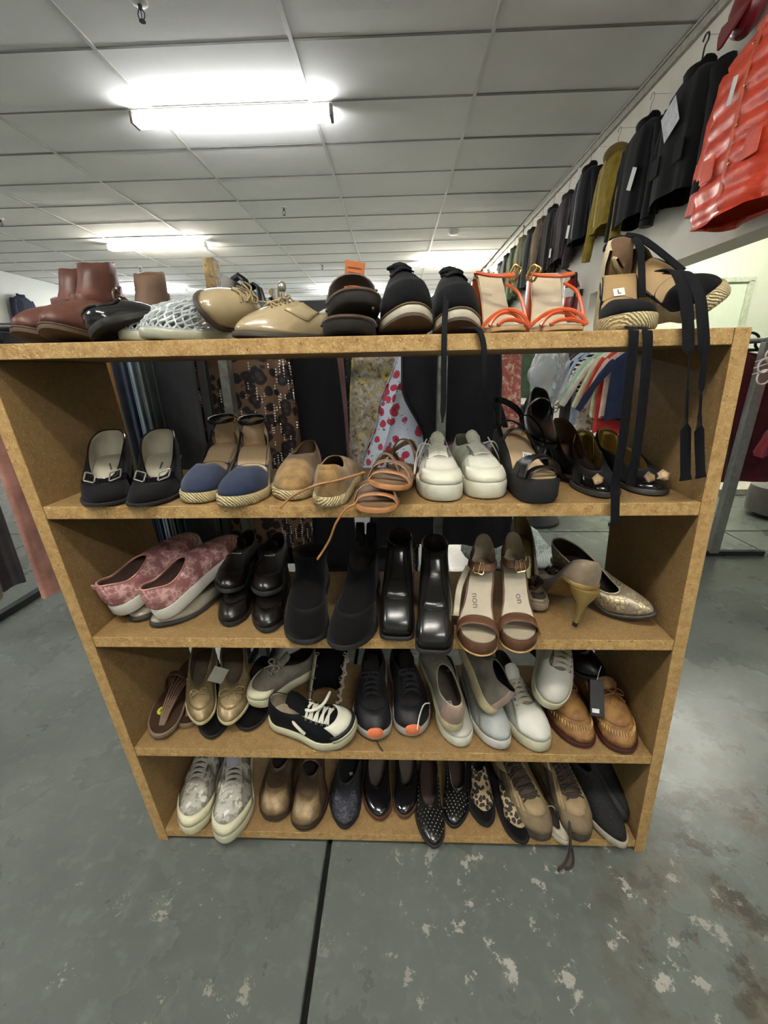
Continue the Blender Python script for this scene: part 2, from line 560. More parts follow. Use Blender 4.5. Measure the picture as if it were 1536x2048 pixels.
# ================================================================ how a shoe is made
# local frame: toe tip at y = 0, heel at y = L, x across, z up from the shelf; t runs 0 (heel) .. 1 (toe)
NT = 44
DEF = dict(L=0.245, wf=0.090, wh=0.062, ww=0.068, tl=0.24, tp=2.0, bend=0.010, hh=0.018, hp=0.014, ts=0.006, sole='flat', st=0.012,
           rim=0.003, c0=0.004, c1=0.62, cw=0.05, zH=0.055, zM=0.042, zF=0.035, dome=0.5, shaft=(), bulge=0.003, close=0.0,
           upper=None, lining=None, solem=None, insole=None, sole_band=None, heel=None, heelm=None, throat_pow=0.9, M=9)

class Shoe:
    def __init__(s, name, label, at, shelf, yaw=0.0, side=1, rot=(0, 0), lift=0.0, group=None, cat='shoe', **p):
        s.p = q = dict(DEF)
        q.update(p)
        q['wf'] *= 0.96
        s.side = side
        s.root = empty(name, (at[0], at[1], ZS[shelf] + lift + 0.0006), label, cat, group)
        s.root.rotation_euler = Euler((math.radians(rot[0]), math.radians(rot[1]), math.radians(yaw)), 'YXZ')
        s.bvh = None
        s.zseat = q['hh']
    # --- footprint
    def hw(s, t):
        q = s.p
        b = interp([(0, q['wh']), (0.16, q['wh']), (0.42, q['ww']), (0.70, q['wf']), (0.86, q['wf'] * 0.96), (1, q['wf'] * 0.86)], t) / 2
        u = 1 - min(t / 0.17, 1)
        b *= math.sqrt(max(0, 1 - u * u))
        u = 1 - min((1 - t) / q['tl'], 1)
        return b * max(0, 1 - u ** q['tp']) ** (1 / q['tp'])
    def cx(s, t):
        q = s.p
        return s.side * q['bend'] * (math.sin(pi * sstep(0.2, 1, t)) * -0.6 + 0.5 * sstep(0.6, 1, t))
    def zf(s, t):
        q = s.p
        return lerp(q['hh'], q['hp'], sstep(0.20, 0.66, t)) + q['ts'] * max(0, (t - 0.72) / 0.28) ** 2
    def zb(s, t):
        q = s.p
        if q['sole'] == 'fill':
            return q['ts'] * 0.9 * max(0, (t - 0.72) / 0.28) ** 2
        return max(0.0, s.zf(t) - q['st'])
    def ring(s, sx=1.0, dz=None, grow=0.0):
        L = s.p['L']
        out = []
        for k in range(NT):
            a = 2 * pi * k / NT
            t = (1 - math.cos(a)) / 2
            sg = 1 if a <= pi else -1
            x = s.cx(t) + sg * s.hw(t) * sx
            y = L * (1 - t)
            # grow along the outline normal
            if grow:
                nx = math.sin(a)
                ny = math.cos(a)
                x += grow * nx
                y += grow * ny
            out.append((x, y, t))
        return out
    def ladder(s, n0):
        h = NT // 2
        f = [(n0, n0 + 1, n0 + NT - 1)]
        for k in range(1, h - 1):
            f.append((n0 + k, n0 + k + 1, n0 + NT - k - 1, n0 + NT - k))
        f.append((n0 + h - 1, n0 + h, n0 + h + 1))
        return f
    # --- sole, insole
    def sole(s, m=None, name='sole', top=0.0, bottom=None, grow=None, label=None):
        q = s.p
        g = q['rim'] if grow is None else grow
        zb = bottom or s.zb
        rings = []
        for gr, fz in ((g - 0.004, 0.0), (g, 0.22), (g, 0.85), (g - 0.0015, 1.0)):
            rings.append([(x, y, lerp(zb(t), s.zf(t) + top, fz)) for x, y, t in s.ring(grow=gr)])
        v = [p for r in rings for p in r]
        f = []
        for i in range(3):
            f += [(i * NT + k, i * NT + (k + 1) % NT, i * NT + NT + (k + 1) % NT, i * NT + NT + k) for k in range(NT)]
        f += s.ladder(3 * NT) + [tuple(reversed(x)) for x in s.ladder(0)]
        o = mesh(name, v, [tuple(reversed(x)) for x in f], m or q['solem'], s.root)
        o.data.set_sharp_from_angle(angle=0.9)
        if label:
            o['label'] = label
        return o
    def insole(s, m=None, grow=-0.004, dz=0.003, lo=0.0, hi=1.0, name='insole'):
        v = [(x, y, s.zf(t) + dz) for x, y, t in s.ring(grow=grow)]
        v += [(x, y, z - 0.0025) for x, y, z in v]
        f = s.ladder(0) + [tuple(reversed(x)) for x in s.ladder(NT)] + [(k, NT + k, NT + (k + 1) % NT, (k + 1) % NT) for k in range(NT)]
        o = mesh(name, v, [tuple(reversed(x)) for x in f], m or s.p['insole'], s.root)
        o.data.set_sharp_from_angle(angle=0.9)
        return o
    # --- upper: strip from the sole edge to the collar, then up the shaft
    def grid(s, off=0.0):
        q = s.p
        L = q['L']
        O = s.ring(grow=-0.001)
        G = []
        cw, c0, c1 = q['cw'] / 2, q['c0'], q['c1']
        for k, (x, y, t) in enumerate(O):
            a = 2 * pi * k / NT
            sg = 1 if a <= pi else -1
            sn = abs(math.sin(a))
            shp = sn ** q['throat_pow'] * (1.0 - 0.12 * t)
            yc = (L - c0) - (c1 * L - c0) * t
            tt = 1 - yc / L
            C = Vector((s.cx(tt) + sg * cw * shp, yc, 0))
            if t < 0.5:
                zc = lerp(q['zH'], q['zM'], sstep(0, 0.42, t))
            else:
                zc = lerp(q['zM'], q['zF'], sstep(0.5, 1.0, t))
            C.z = s.zf(tt) + zc
            zo = s.zf(t)
            w = sstep(0.42, 0.85, t)
            ea, eb = lerp(1.5, 1.0, w), lerp(0.95, q['dome'], w)
            col = []
            for j in range(q['M'] + 1):
                v = (j / q['M']) ** 1.6
                bl = q['bulge'] * math.sin(pi * v) * (1 - w * 0.7)
                px = lerp(x, C.x, v ** ea) + bl * math.sin(a)
                py = lerp(y, C.y, v ** ea) + bl * math.cos(a)
                col.append(Vector((px, py, lerp(zo, C.z, v ** eb))))
            for (h0, h1, w0, zh, zm, zf_) in q['shaft']:
                yy = (L - h0) - (h1 * L - h0) * t
                zz = lerp(zh, zm, sstep(0, .5, t)) if t < 0.5 else lerp(zm, zf_, sstep(0.5, 1, t))
                p1 = Vector((s.cx(0.3) + sg * w0 / 2 * sn, yy, zz))
                p0 = col[-1].copy()
                for j in (1, 2, 3):
                    col.append(p0.lerp(p1, j / 3))
            G.append(col)
        if len(q['shaft']):
            # relax the instep so that vamp and shaft flow together
            for _ in range(3):
                for col in G:
                    for j in range(2, len(col) - 1):
                        col[j] = col[j] * 0.5 + (col[j - 1] + col[j + 1]) * 0.25
        return G
    def upper(s, m=None, lining=None, th=0.0022, name='upper'):
        q = s.p
        s.G = G = s.grid()
        nj = len(G[0])
        v = [p for col in G for p in col]
        f = [(k * nj + j, k * nj + j + 1, ((k + 1) % NT) * nj + j + 1, ((k + 1) % NT) * nj + j) for k in range(NT) for j in range(nj - 1)]
        s.bvh = BVHTree.FromPolygons([tuple(x) for x in v], f)
        o = mesh(name, v, f, [m or q['upper'], lining or q['lining'] or m or q['upper']], s.root)
        so = o.modifiers.new('thickness', 'SOLIDIFY')
        so.thickness = th
        so.offset = -1
        so.material_offset = 1
        so.material_offset_rim = 0
        s.up = o
        return o
    def top(s, x, y, dflt=None):
        hit = s.bvh.ray_cast(Vector((x, y, 1)), Vector((0, 0, -1)))
        return hit[0].z if hit[0] is not None else dflt
    def y(s, t):
        return s.p['L'] * (1 - t)
    def collar(s, r, m, name='collar_binding', ring=-1, lo=0, hi=1):
        pts = [c[ring] for c in s.G]
        return MB().tube(pts, r, 6, True).build(name, m, s.root)
    def patch(s, name, m, t0, t1, v0=0.0, v1=1.0, off=0.0018, sides=0, kind=None, label=None):
        """an overlay cut from the upper, t0..t1 along the outline and v0..v1 of the way up"""
        G = s.G
        nj = len(G[0])
        v, ids, f = [], {}, []
        def vid(k, j):
            k %= NT
            if (k, j) not in ids:
                p = G[k][j]
                du = G[(k + 1) % NT][j] - G[(k - 1) % NT][j]
                dv = G[k][min(j + 1, nj - 1)] - G[k][max(j - 1, 0)]
                n = dv.cross(du)
                n = n.normalized() if n.length > 1e-9 else Vector((0, 0, 1))
                ids[(k, j)] = len(v)
                v.append(p + n * off)
            return ids[(k, j)]
        M_ = s.p['M']
        for k in range(NT):
            a = 2 * pi * (k + 0.5) / NT
            t = (1 - math.cos(a)) / 2
            sg = 1 if a < pi else -1
            if not (t0 <= t <= t1) or (sides and sg != sides):
                continue
            for j in range(nj - 1):
                vv = (j + 0.5) / (nj - 1)
                if v0 <= vv <= v1:
                    f.append((vid(k, j), vid(k, j + 1), vid(k + 1, j + 1), vid(k + 1, j)))
        if not f:
            return None
        o = mesh(name, v, f, m, s.root)
        so = o.modifiers.new('thickness', 'SOLIDIFY')
        so.thickness = 0.0025
        so.offset = -0.6
        if label:
            o['label'] = label
        return o
    # --- details
    def strap(s, t0, t1, h, w, m, th=0.003, name='strap', n=13, wide=1.02, pow_=0.55, over=None, tilt=0.0):
        """a band across the foot from the -x edge at t0 to the +x edge at t1, h above the footbed"""
        pts = []
        for k in range(n):
            u = -1 + 2 * k / (n - 1)
            t = lerp(t0, t1, (u + 1) / 2)
            x = s.cx(t) + u * s.hw(t) * wide
            z = s.zf(t) + 0.001 + h * max(0, 1 - abs(u) ** 2.4) ** pow_
            pts.append((x, s.y(t), z))
        d = Vector((0, 1, tilt))
        return MB().ribbon(pts, w, th, d).build(name, m, s.root)
    def loop(s, tc, z, rx, ry, w, m, th=0.0028, name='ankle_strap', n=24, a0=0.0, a1=2 * pi, lean=0.0, cy=None):
        c = s.y(tc) if cy is None else cy
        pts = []
        for k in range(n + 1):
            a = lerp(a0, a1, k / n)
            pts.append((rx * math.sin(a), c + ry * math.cos(a), z - lean * math.cos(a)))
        return MB().ribbon(pts, w, th, Vector((0, 0, 1))).build(name, m, s.root)
    def laces(s, t0, t1, n, hw, m, r=0.0017, bow=True, eyelet=None, flat=False, slack=0.0, hw1=None, gap=None, gv=0.64):
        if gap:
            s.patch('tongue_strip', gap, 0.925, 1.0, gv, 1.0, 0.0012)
        b = MB()
        P = []
        hw1 = hw if hw1 is None else hw1
        def pt(x, t, dz=0.0):
            y = s.y(t)
            z = s.top(x + s.cx(t), y, None)
            if z is None:
                z = s.lastz
            s.lastz = z
            return Vector((x + s.cx(t), y, z + r + dz))
        s.lastz = s.zf(0.6) + 0.05
        for i in range(n):
            t = lerp(t1, t0, i / max(1, n - 1))
            h = lerp(hw1, hw, i / max(1, n - 1))
            t2 = lerp(t1, t0, (i + 0.55) / max(1, n - 1))
            for sg in (1, -1):
                pts = [pt(sg * h, t), pt(sg * h * 0.45, lerp(t, t2, 0.3), 0.0015 + slack), pt(-sg * h * 0.3, lerp(t, t2, 0.7), 0.002 + slack), pt(-sg * h, t2)]
                pts = catmull(pts, 4)
                if flat:
                    b.ribbon(pts, r * 3.4, r * 0.9, Vector((0, 1, 0.3)))
                else:
                    b.tube(pts, r, 6)
            P.append((t, h))
        o = b.build('lace', m, s.root)
        o['kind'] = 'stuff'
        if eyelet:
            e = MB()
            for t, h in P:
                for sg in (1, -1):
                    p = pt(sg * h * 1.08, t)
                    e.tube([p + Vector((0.0028 * math.cos(a), 0.0028 * math.sin(a), 0)) for a in [2 * pi * k / 8 for k in range(8)]], 0.0009, 5, True)
            e.build('eyelet', eyelet, s.root)['kind'] = 'stuff'
        if bow:
            s.bow(t0 if bow is True else bow, 0.018, m, r)
        return o
    def bow(s, t, size, m, r=0.0016, tail=1.0, name='bow', dz=0.003, seed=1):
        y0 = s.y(t)
        z0 = (s.top(s.cx(t), y0, None) or s.top(s.cx(t), y0 - 0.012, None) or s.zf(t) + 0.05) + dz
        b = MB()
        c = s.cx(t)
        rn = random.Random(seed)
        def drop(x, y, z):
            zz = s.top(x, y, None)
            return max(z - 0.006, zz + r) if zz is not None else z - 0.004
        for sg in (1, -1):
            j = rn.uniform(0.8, 1.2)
            pts = [(c, y0, z0), (c + sg * size * 0.6 * j, y0 + size * 0.35, z0 + size * 0.35), (c + sg * size * 1.25 * j, y0 + size * 0.25, z0 + size * 0.1), (c + sg * size * 1.2 * j, y0 - size * 0.3, z0 - size * 0.05), (c + sg * size * 0.5, y0 - size * 0.25, z0 + size * 0.15), (c, y0, z0)]
            b.tube(catmull(pts, 5), r, 6)
            x1, y1 = c + sg * size * 0.9 * tail, y0 - size * 1.1 * tail * j
            pts = [(c, y0, z0 + r), (c + sg * size * 0.4, y0 - size * 0.4, drop(c + sg * size * .4, y0 - size * .4, z0 + 0.006)), (x1, y1, drop(x1, y1, z0))]
            b.tube(catmull(pts, 5), r * 0.9, 6)
        b.ball((c, y0, z0), r * 2.0, 8, 5)
        return b.build(name, m, s.root)
    def tongue(s, m, w=0.034, ln=0.045, rise=0.03, t=None, name='tongue', inner=None):
        q = s.p
        tt = 1 - (s.G[NT // 2][-1].y / q['L']) if t is None else t
        p0 = s.G[NT // 2][-1] if t is None else Vector((0, s.y(t), s.top(0, s.y(t), 0.05)))
        pts = [p0 + Vector((0, -0.012, -0.003)), p0 + Vector((0, 0.004, 0.002)), p0 + Vector((0, ln * 0.5, rise * 0.55)), p0 + Vector((0, ln, rise))]
        pts = catmull(pts, 4)
        b = MB()
        rings = []
        for i, p in enumerate(pts):
            f = i / (len(pts) - 1)
            ww = w * (0.75 + 0.3 * f) * (1 if f < 0.9 else 0.8)
            r = []
            for u, dz in ((-1, -.006), (-0.6, 0.0), (0, 0.003), (0.6, 0.0), (1, -.006), (0.6, -0.005), (0, -0.002), (-0.6, -0.005)):
                r.append(p + Vector((u * ww / 2, 0, dz)))
            rings.append(r)
        return b.loft(rings).build(name, m, s.root)
    def heel_post(s, m, kind='stiletto', tc=0.10, name='heel', tip=None, w=None, back=0.0):
        q = s.p
        z1 = s.zb(tc) + 0.002
        y1 = s.y(tc)
        if kind == 'stiletto':
            prof = [(1.0, q['wh'] * 0.46, 0.034, 0.0), (0.86, q['wh'] * 0.40, 0.028, 0.004), (0.62, 0.012, 0.013, 0.012), (0.35, 0.006, 0.007, 0.013), (0.05, 0.0045, 0.005, 0.012), (0.0, 0.0055, 0.006, 0.012)]
        elif kind == 'block':
            prof = [(1.0, q['wh'] * 0.47, 0.032, 0.0), (0.5, q['wh'] * 0.44, 0.028, 0.001), (0.0, q['wh'] * 0.43, 0.026, 0.001)]
        else:               # flared cone
            prof = [(1.0, q['wh'] * 0.46, 0.033, 0.0), (0.55, q['wh'] * 0.27, 0.020, 0.004), (0.0, q['wh'] * 0.24, 0.017, 0.006)]
        rings = []
        for fz, rx, ry, dy in prof:
            ring = []
            for k in range(16):
                a = 2 * pi * k / 16
                yy = y1 + dy + back + ry * math.cos(a)
                zt = min(s.zb(min(1, max(0, 1 - yy / q['L']))), z1 + 0.02) + 0.001
                ring.append(Vector((s.cx(tc) + rx * math.sin(a), yy, zt * fz)))
            rings.append(ring)
        o = MB().loft(rings[::-1]).build(name, m, s.root)
        if kind == 'stiletto' and tip:
            MB().tube([(s.cx(tc), y1 + 0.012 + back, 0.0), (s.cx(tc), y1 + 0.012 + back, 0.009)], 0.0062, 10).build('heel_tip', tip, o)
        return o
    def frame(s, name, m, c, w, h, r, rot=(0, 0, 0), parent=None, prong=True):
        pts = [(-w / 2, 0, -h / 2), (w / 2, 0, -h / 2), (w / 2, 0, h / 2), (-w / 2, 0, h / 2)]
        b = MB()
        R = Euler([math.radians(x) for x in rot]).to_matrix()
        pp = []
        for i in range(4):
            a, c2 = Vector(pts[i]), Vector(pts[(i + 1) % 4])
            pp += [a.lerp(c2, 0.12), a.lerp(c2, 0.88)]
        b.tube([R @ p + Vector(c) for p in pp], r, 6, True)
        if prong:
            b.tube([R @ Vector((0, -r, h / 2)) + Vector(c), R @ Vector((0, -r, -h / 2)) + Vector(c)], r * 0.7, 6)
        return b.build(name, m, parent or s.root)
    def studs(s, m, pts, r=0.0016, name='stud'):
        b = MB()
        for x, t in pts:
            z = s.top(x + s.cx(t), s.y(t), None)
            if z is not None:
                b.ball((x + s.cx(t), s.y(t), z + r * 0.3), r, 6, 4)
        o = b.build(name, m, s.root)
        o['kind'] = 'stuff'
        return o
    def sticker(s, m, t, w, h, x=0.0, yaw=0, text=None, ink=None, dz=0.0045, size=None, z=None):
        y = s.y(t)
        slope = math.atan2(s.zf(t - 0.03) - s.zf(t + 0.03), s.p['L'] * 0.06)
        zz = (s.zf(t) + dz) if z is None else z
        e = Euler((slope, 0, math.radians(yaw)), 'XYZ')
        R = Matrix.Rotation(slope, 3, 'X') @ Matrix.Rotation(math.radians(yaw), 3, 'Z')
        o = MB().box((0, 0, 0), (w, h, 0.0006)).build('price_sticker', m, s.root, smooth=False)
        o.location = (s.cx(t) + x, y, zz)
        o.rotation_euler = R.to_euler()
        if text:
            # the writing faces up, its top towards the heel
            writing('sticker_writing', text, size or h * 0.7, ink, o, (0, 0, 0.0006), (0, 0, 0))
        return o
    def tube(s, name, m, pts, r, n=6, smooth_=5):
        return MB().tube(catmull(pts, smooth_), r, n).build(name, m, s.root)
    def ribbon(s, name, m, pts, w, th, wd=(1, 0, 0), smooth_=5):
        return MB().ribbon(catmull(pts, smooth_), w, th, Vector(wd)).build(name, m, s.root)
def rows(t0, t1, n, w, k, jit=0.0):
    return [(lerp(-w, w, (j + (0.5 if i % 2 else 0)) / max(1, k - 1)), lerp(t0, t1, i / max(1, n - 1))) for i in range(n) for j in range(k)]
# ================================================================ shoe materials
INK = mat('ink', '#1c1c1c', 0.7)
PAPER = mat('paper_tag', '#dcdcd6', 0.7, var=0.02)
GOLD = mat('gold_metal', '#c9a864', 0.25, metal=1.0, var=0.04)
CHROME = mat('chrome', '#e2e0d6', 0.22, metal=0.75, var=0.02)
BLK_SUEDE = mat('black_suede', '#0c0b0c', 0.95, var=0.2, vs=120, bump=0.3, bs=900, sheen=0.06, spec=0.15)
BLK_LEATHER = mat('black_leather', '#0d0c0c', 0.36, var=0.1, bump=0.12, bs=500, spec=0.4)
BLK_PATENT = mat('black_patent', '#101013', 0.12, var=0.02, coat=0.8)
BLK_CANVAS = mat('black_canvas', '#0e0f12', 0.9, var=0.15, vs=200, bump=0.3, bs=1400, spec=0.2)
BLK_SOLE = mat('black_sole', '#1a1918', 0.7, bump=0.2, bs=400)
DARK_LINING = mat('dark_lining', '#2a2622', 0.85)
BEIGE_LINING = mat('beige_lining', '#a89a84', 0.7, var=0.06, vs=14)
TAN_INSOLE = mat('tan_insole', '#b59a76', 0.6, var=0.05, vs=18)
PALE_INSOLE = mat('pale_insole', '#b3ad98', 0.6, var=0.07, vs=18)
JUTE = mat('jute_rope', '#d0c096', 0.9, var=0.06, pat='braid', ps=92, cols=['#bba878'], bump=0.9)
JUTE_WEAVE = mat('jute_weave', '#d8caa8', 0.9, var=0.06, pat='stripes', ps=90, cols=['#b9a880', 'Z'], bump=0.5, bs=500)
NAVY_SUEDE = mat('navy_suede', '#1c2a45', 0.9, var=0.14, vs=40, bump=0.3, bs=700, sheen=0.12)
WHITE_RUBBER = mat('white_rubber', '#d9d7c3', 0.5, var=0.04, vs=12)
CREAM_RUBBER = mat('cream_rubber', '#d3cfae', 0.5, var=0.05, vs=12)
WHITE_CANVAS = mat('white_canvas', '#d3d3bd', 0.85, var=0.06, vs=40, bump=0.25, bs=1300, col2='#bcbca6')
WHITE_LACE = mat('white_lace', '#dad8c6', 0.85, var=0.03, bump=0.3, bs=1500)
GREY_RUB = mat('worn_rubber', '#b5b29a', 0.6, var=0.06)

def buckle_flat(label, at, yaw, side):
    s = Shoe('black_pump', label, at, 2, yaw, side, group='black flats with square buckles', L=0.232, wf=0.088, wh=0.066, ww=0.07, tl=0.26, tp=2.3, hh=0.058, hp=0.008,
             ts=0.002, st=0.007, c1=0.66, cw=0.068, zH=0.058, zM=0.045, zF=0.030, dome=0.46, upper=BLK_SUEDE, lining=PALE_INSOLE, solem=BLK_SOLE, insole=PALE_INSOLE)
    s.sole(); s.upper(); s.insole()
    s.collar(0.0018, BLK_PATENT)
    s.heel_post(BLK_PATENT, 'block')
    # patent band across the throat and its pair of square frames
    pts = []
    for k in range(15):
        x = lerp(-0.043, 0.043, k / 14)
        y = s.y(0.735 - 0.11 * (x / 0.043) ** 2)
        z = s.top(x + s.cx(.74), y, s.zf(.7) + 0.012)
        pts.append((x + s.cx(.74), y, z + 0.0015))
    band = MB().ribbon(pts, 0.019, 0.003, Vector((0, 1, 0.5))).build('patent_band', BLK_PATENT, s.root)
    for sg in (-1, 1):
        b = MB()
        ids = (2, 5) if sg < 0 else (9, 12)

        c = [Vector(pts[i]) for i in ids]
        cor = [c[0] + Vector((0, 0.012, 0.010)), c[1] + Vector((0, 0.012, 0.010)), c[1] + Vector((0, -0.014, -0.001)), c[0] + Vector((0, -0.014, -0.001))]
        q = []
        for i in range(4):
            q += [cor[i].lerp(cor[(i + 1) % 4], 0.08), cor[i].lerp(cor[(i + 1) % 4], 0.92)]
        b.tube([p + Vector((0, -0.001, 0.0030)) for p in q], 0.0015, 6, True).build('buckle_frame', CHROME, band)
    s.sticker(mat('worn_mark', '#4a4438', 0.8), 0.36, 0.003, 0.02, 0.0, 10 * side)
    return s
buckle_flat('black suede pump with patent band and square silver frames, against the panel', (-0.532, -0.010), 25, 1)
buckle_flat('black suede pump with square silver buckle frames, beside the navy espadrille wedges', (-0.450, -0.012), 17, -1)

def navy_wedge(label, at, yaw, side):
    s = Shoe('espadrille_wedge', label, at, 2, yaw, side, group='navy espadrille wedges', L=0.215, wf=0.086, wh=0.056, ww=0.062, tl=0.28, tp=2.6, hh=0.078, hp=0.020, ts=0.002,
             sole='fill', c0=0.09, c1=0.60, cw=0.075, zH=0.004, zM=0.008, zF=0.036, dome=0.42, upper=NAVY_SUEDE, lining=TAN_INSOLE, solem=JUTE, insole=TAN_INSOLE)
    s.sole()
    s.upper(name='vamp')
    s.insole(grow=-0.003)
    # heel counter
    pts = []
    rings = [[], [], [], []]
    for k in range(13):
        a = -1.75 + 3.5 * k / 12
        hgt = 0.062 * max(0.1, math.cos(a / 2) ** 1.5)
        for j, (rr, zz) in enumerate(((0.0285, 0), (0.030, 0.55), (0.025, 1), (0.0235, 0.98))):
            rings[j].append(Vector((rr * math.sin(a) * 0.95, s.y(0.15) + rr * math.cos(a) * 1.15, s.zf(0.1) + hgt * zz)))
    v = [p for r in rings for p in r] + [Vector((0.027 * math.sin(-1.75 + 3.5 * k / 12) * 0.88, s.y(0.15) + 0.027 * math.cos(-1.75 + 3.5 * k / 12) * 1.1, s.zf(0.1))) for k in range(13)]
    f = [(j * 13 + k, j * 13 + k + 1, j * 13 + 14 + k, j * 13 + 13 + k) for j in range(4) for k in range(12)]
    mesh('heel_counter', v, f, TAN_INSOLE, s.root)
    st = s.loop(0.17, s.zf(0.1) + 0.060, 0.027, 0.036, 0.008, BLK_LEATHER, lean=-0.004)
    s.frame('buckle', GOLD, (side * 0.029, s.y(0.2), s.zf(0.1) + 0.060), 0.010, 0.013, 0.0012, (0, 0, 70), st)
    s.tube('edge_piping', BLK_LEATHER, [(-0.024, s.y(0.2), s.zf(.15) + 0.035), (-0.029, s.y(0.36), s.zf(.36) + 0.006), (-0.034, s.y(0.55), s.zf(.55) + 0.012)], 0.0022)
    return s
navy_wedge('navy suede wedge with jute sole and black ankle strap, next to the buckled black pump', (-0.377, 0.010), -2, 1)
navy_wedge('navy suede wedge with jute sole, standing beside the tan espadrille', (-0.282, -0.014), 4, -1)

TAN_SUEDE = mat('tan_suede', '#99794a', 0.9, var=0.13, vs=30, bump=0.25, bs=700, sheen=0.2, col2='#745a30')
def tan_esp(label, at, yaw, side, **k):
    s = Shoe('tan_espadrille', label, at, 2, yaw, side, group='tan flat espadrilles', L=0.235, wf=0.088, wh=0.062, hh=0.020, hp=0.019, ts=0.002, sole='fill', c1=0.56, cw=0.05, zH=0.058, zM=0.042,
             zF=0.050, dome=0.55, tl=0.26, tp=2.2, upper=TAN_SUEDE, lining=mat('brown_lining', '#6b5238', 0.85), solem=JUTE, insole=mat('brown_lining', '#6b5238'), rim=0.004, **k)
    s.sole(); s.upper(); s.insole()
    s.patch('seam', TAN_SUEDE, 0.0, 0.05, 0.0, 0.9)
    return s
a_ = tan_esp('tan suede espadrille with jute edge, toe to the front, between navy wedge and its pair', (-0.190, 0.022), 0, 1)
b_ = tan_esp('tan suede espadrille turned round, its jute heel to the front', (-0.108, 0.220), 178, -1)

COGNAC = mat('cognac_leather', '#a87546', 0.5, var=0.12, vs=25, bump=0.1)
BROWN_STRAP = mat('brown_strap', '#7c6248', 0.55, var=0.1, vs=25)
def thong(label, at, yaw, lift, rot):
    s = Shoe('leather_sandal', label, at, 2, yaw, 1, rot, lift, group='brown leather strap sandals', L=0.235, wf=0.100, wh=0.07, ww=0.078, hh=0.011, hp=0.011, ts=0.0, sole='fill', tp=2.6, solem=COGNAC, insole=BROWN_STRAP)
    s.sole(); s.insole(grow=-0.002, dz=0.0015)
    s.strap(0.66, 0.84, 0.030, 0.012, BROWN_STRAP)
    s.strap(0.84, 0.66, 0.030, 0.012, BROWN_STRAP)
    s.strap(0.9, 0.86, 0.016, 0.014, COGNAC)
    s.strap(0.30, 0.36, 0.062, 0.014, BROWN_STRAP, name='ankle_strap', pow_=0.8)
    s.ribbon('heel_strap', BROWN_STRAP, [(-0.034, s.y(.36), .012), (-0.033, s.y(.22), .04), (0, s.y(0.04), .062), (0.033, s.y(.22), .04), (0.034, s.y(.36), .012)], 0.012, 0.003, (0, 0, 1))
    return s
thong('brown leather strap sandal lying flat on the shelf under its pair', (-0.020, -0.040), -8, 0, (0, 0))
s_ = thong('brown leather strap sandal lying on top of its pair, next to the white canvas sneakers', (-0.012, -0.022), -12, 0.034, (-4, 6))
# the long tan lace
s_.root['label'] = 'brown leather strap sandal stacked on its pair, a long loose tan lace hanging down'
def wpt(s, p):
    return s.root.matrix_basis.inverted() @ Vector(p)
z2 = ZS[2]
lace_pts = [(-0.055, 0.03, z2 + 0.055), (-0.10, -0.005, z2 + 0.052), (-0.15, -0.018, z2 + 0.046), (-0.20, -0.014, z2 + 0.026), (-0.228, -0.012, z2 + 0.004)]
MB().tube(catmull([wpt(s_, p) for p in lace_pts], 6), 0.0024, 6).build('loose_lace', COGNAC, s_.root)
lace2 = [(-0.06, -0.02, z2 + 0.012), (-0.085, -0.030, z2 + 0.006), (-0.108, -0.032, z2 - 0.02), (-0.125, -0.030, z2 - 0.055), (-0.152, -0.030, z2 - 0.092)]
MB().tube(catmull([wpt(s_, p) for p in lace2], 6), 0.0024, 6).build('hanging_lace', COGNAC, s_.root)

def canvas_white(label, at, yaw, side):
    s = Shoe('white_sneaker', label, at, 2, yaw, side, group='white canvas sneakers', L=0.265, wf=0.096, wh=0.066, hh=0.026, hp=0.030, ts=0.003, sole='fill', rim=0.005, tl=0.22, tp=2.7, c1=0.47, cw=0.056, zH=0.058, zM=0.04, zF=0.052,
             dome=0.5, upper=WHITE_CANVAS, lining=mat('white_lining', '#b9b8a2', 0.85), solem=WHITE_RUBBER, insole=mat('white_lining', '#b9b8a2'), bend=0.008)
    s.sole(); s.upper(); s.insole()
    s.patch('toe_bumper', WHITE_RUBBER, 0.80, 1.0, 0.0, 0.34, 0.003)
    s.patch('toe_cap', mat('cap_canvas', '#d8d7c6', 0.7, var=0.03), 0.86, 1.0, 0.3, 0.62, 0.0012)
    s.tongue(WHITE_CANVAS, 0.036, 0.035, 0.022)
    s.laces(0.50, 0.70, 6, 0.021, WHITE_LACE, 0.0016, bow=False, eyelet=mat('grey_eyelet', '#8c8c80', 0.4), flat=True, gap=mat('shaded_canvas', '#97968a', 0.9))  # shade painted on the strip between the eyestays, so the laces read
    s.tube('loose_lace', WHITE_LACE, [(-0.02 * side, s.y(.5), s.top(0, s.y(.52), .09) + .004), (-0.045 * side, s.y(.52), .085), (-0.056 * side, s.y(.62), .055), (-0.058 * side, s.y(.66), .03), (-0.05 * side, s.y(.58), .06), (-0.03 * side, s.y(.5), .095)], 0.0016)
    return s
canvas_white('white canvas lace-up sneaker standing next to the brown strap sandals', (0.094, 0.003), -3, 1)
canvas_white('white canvas lace-up sneaker standing next to the black platform sandal', (0.188, 0.013), 5, -1)

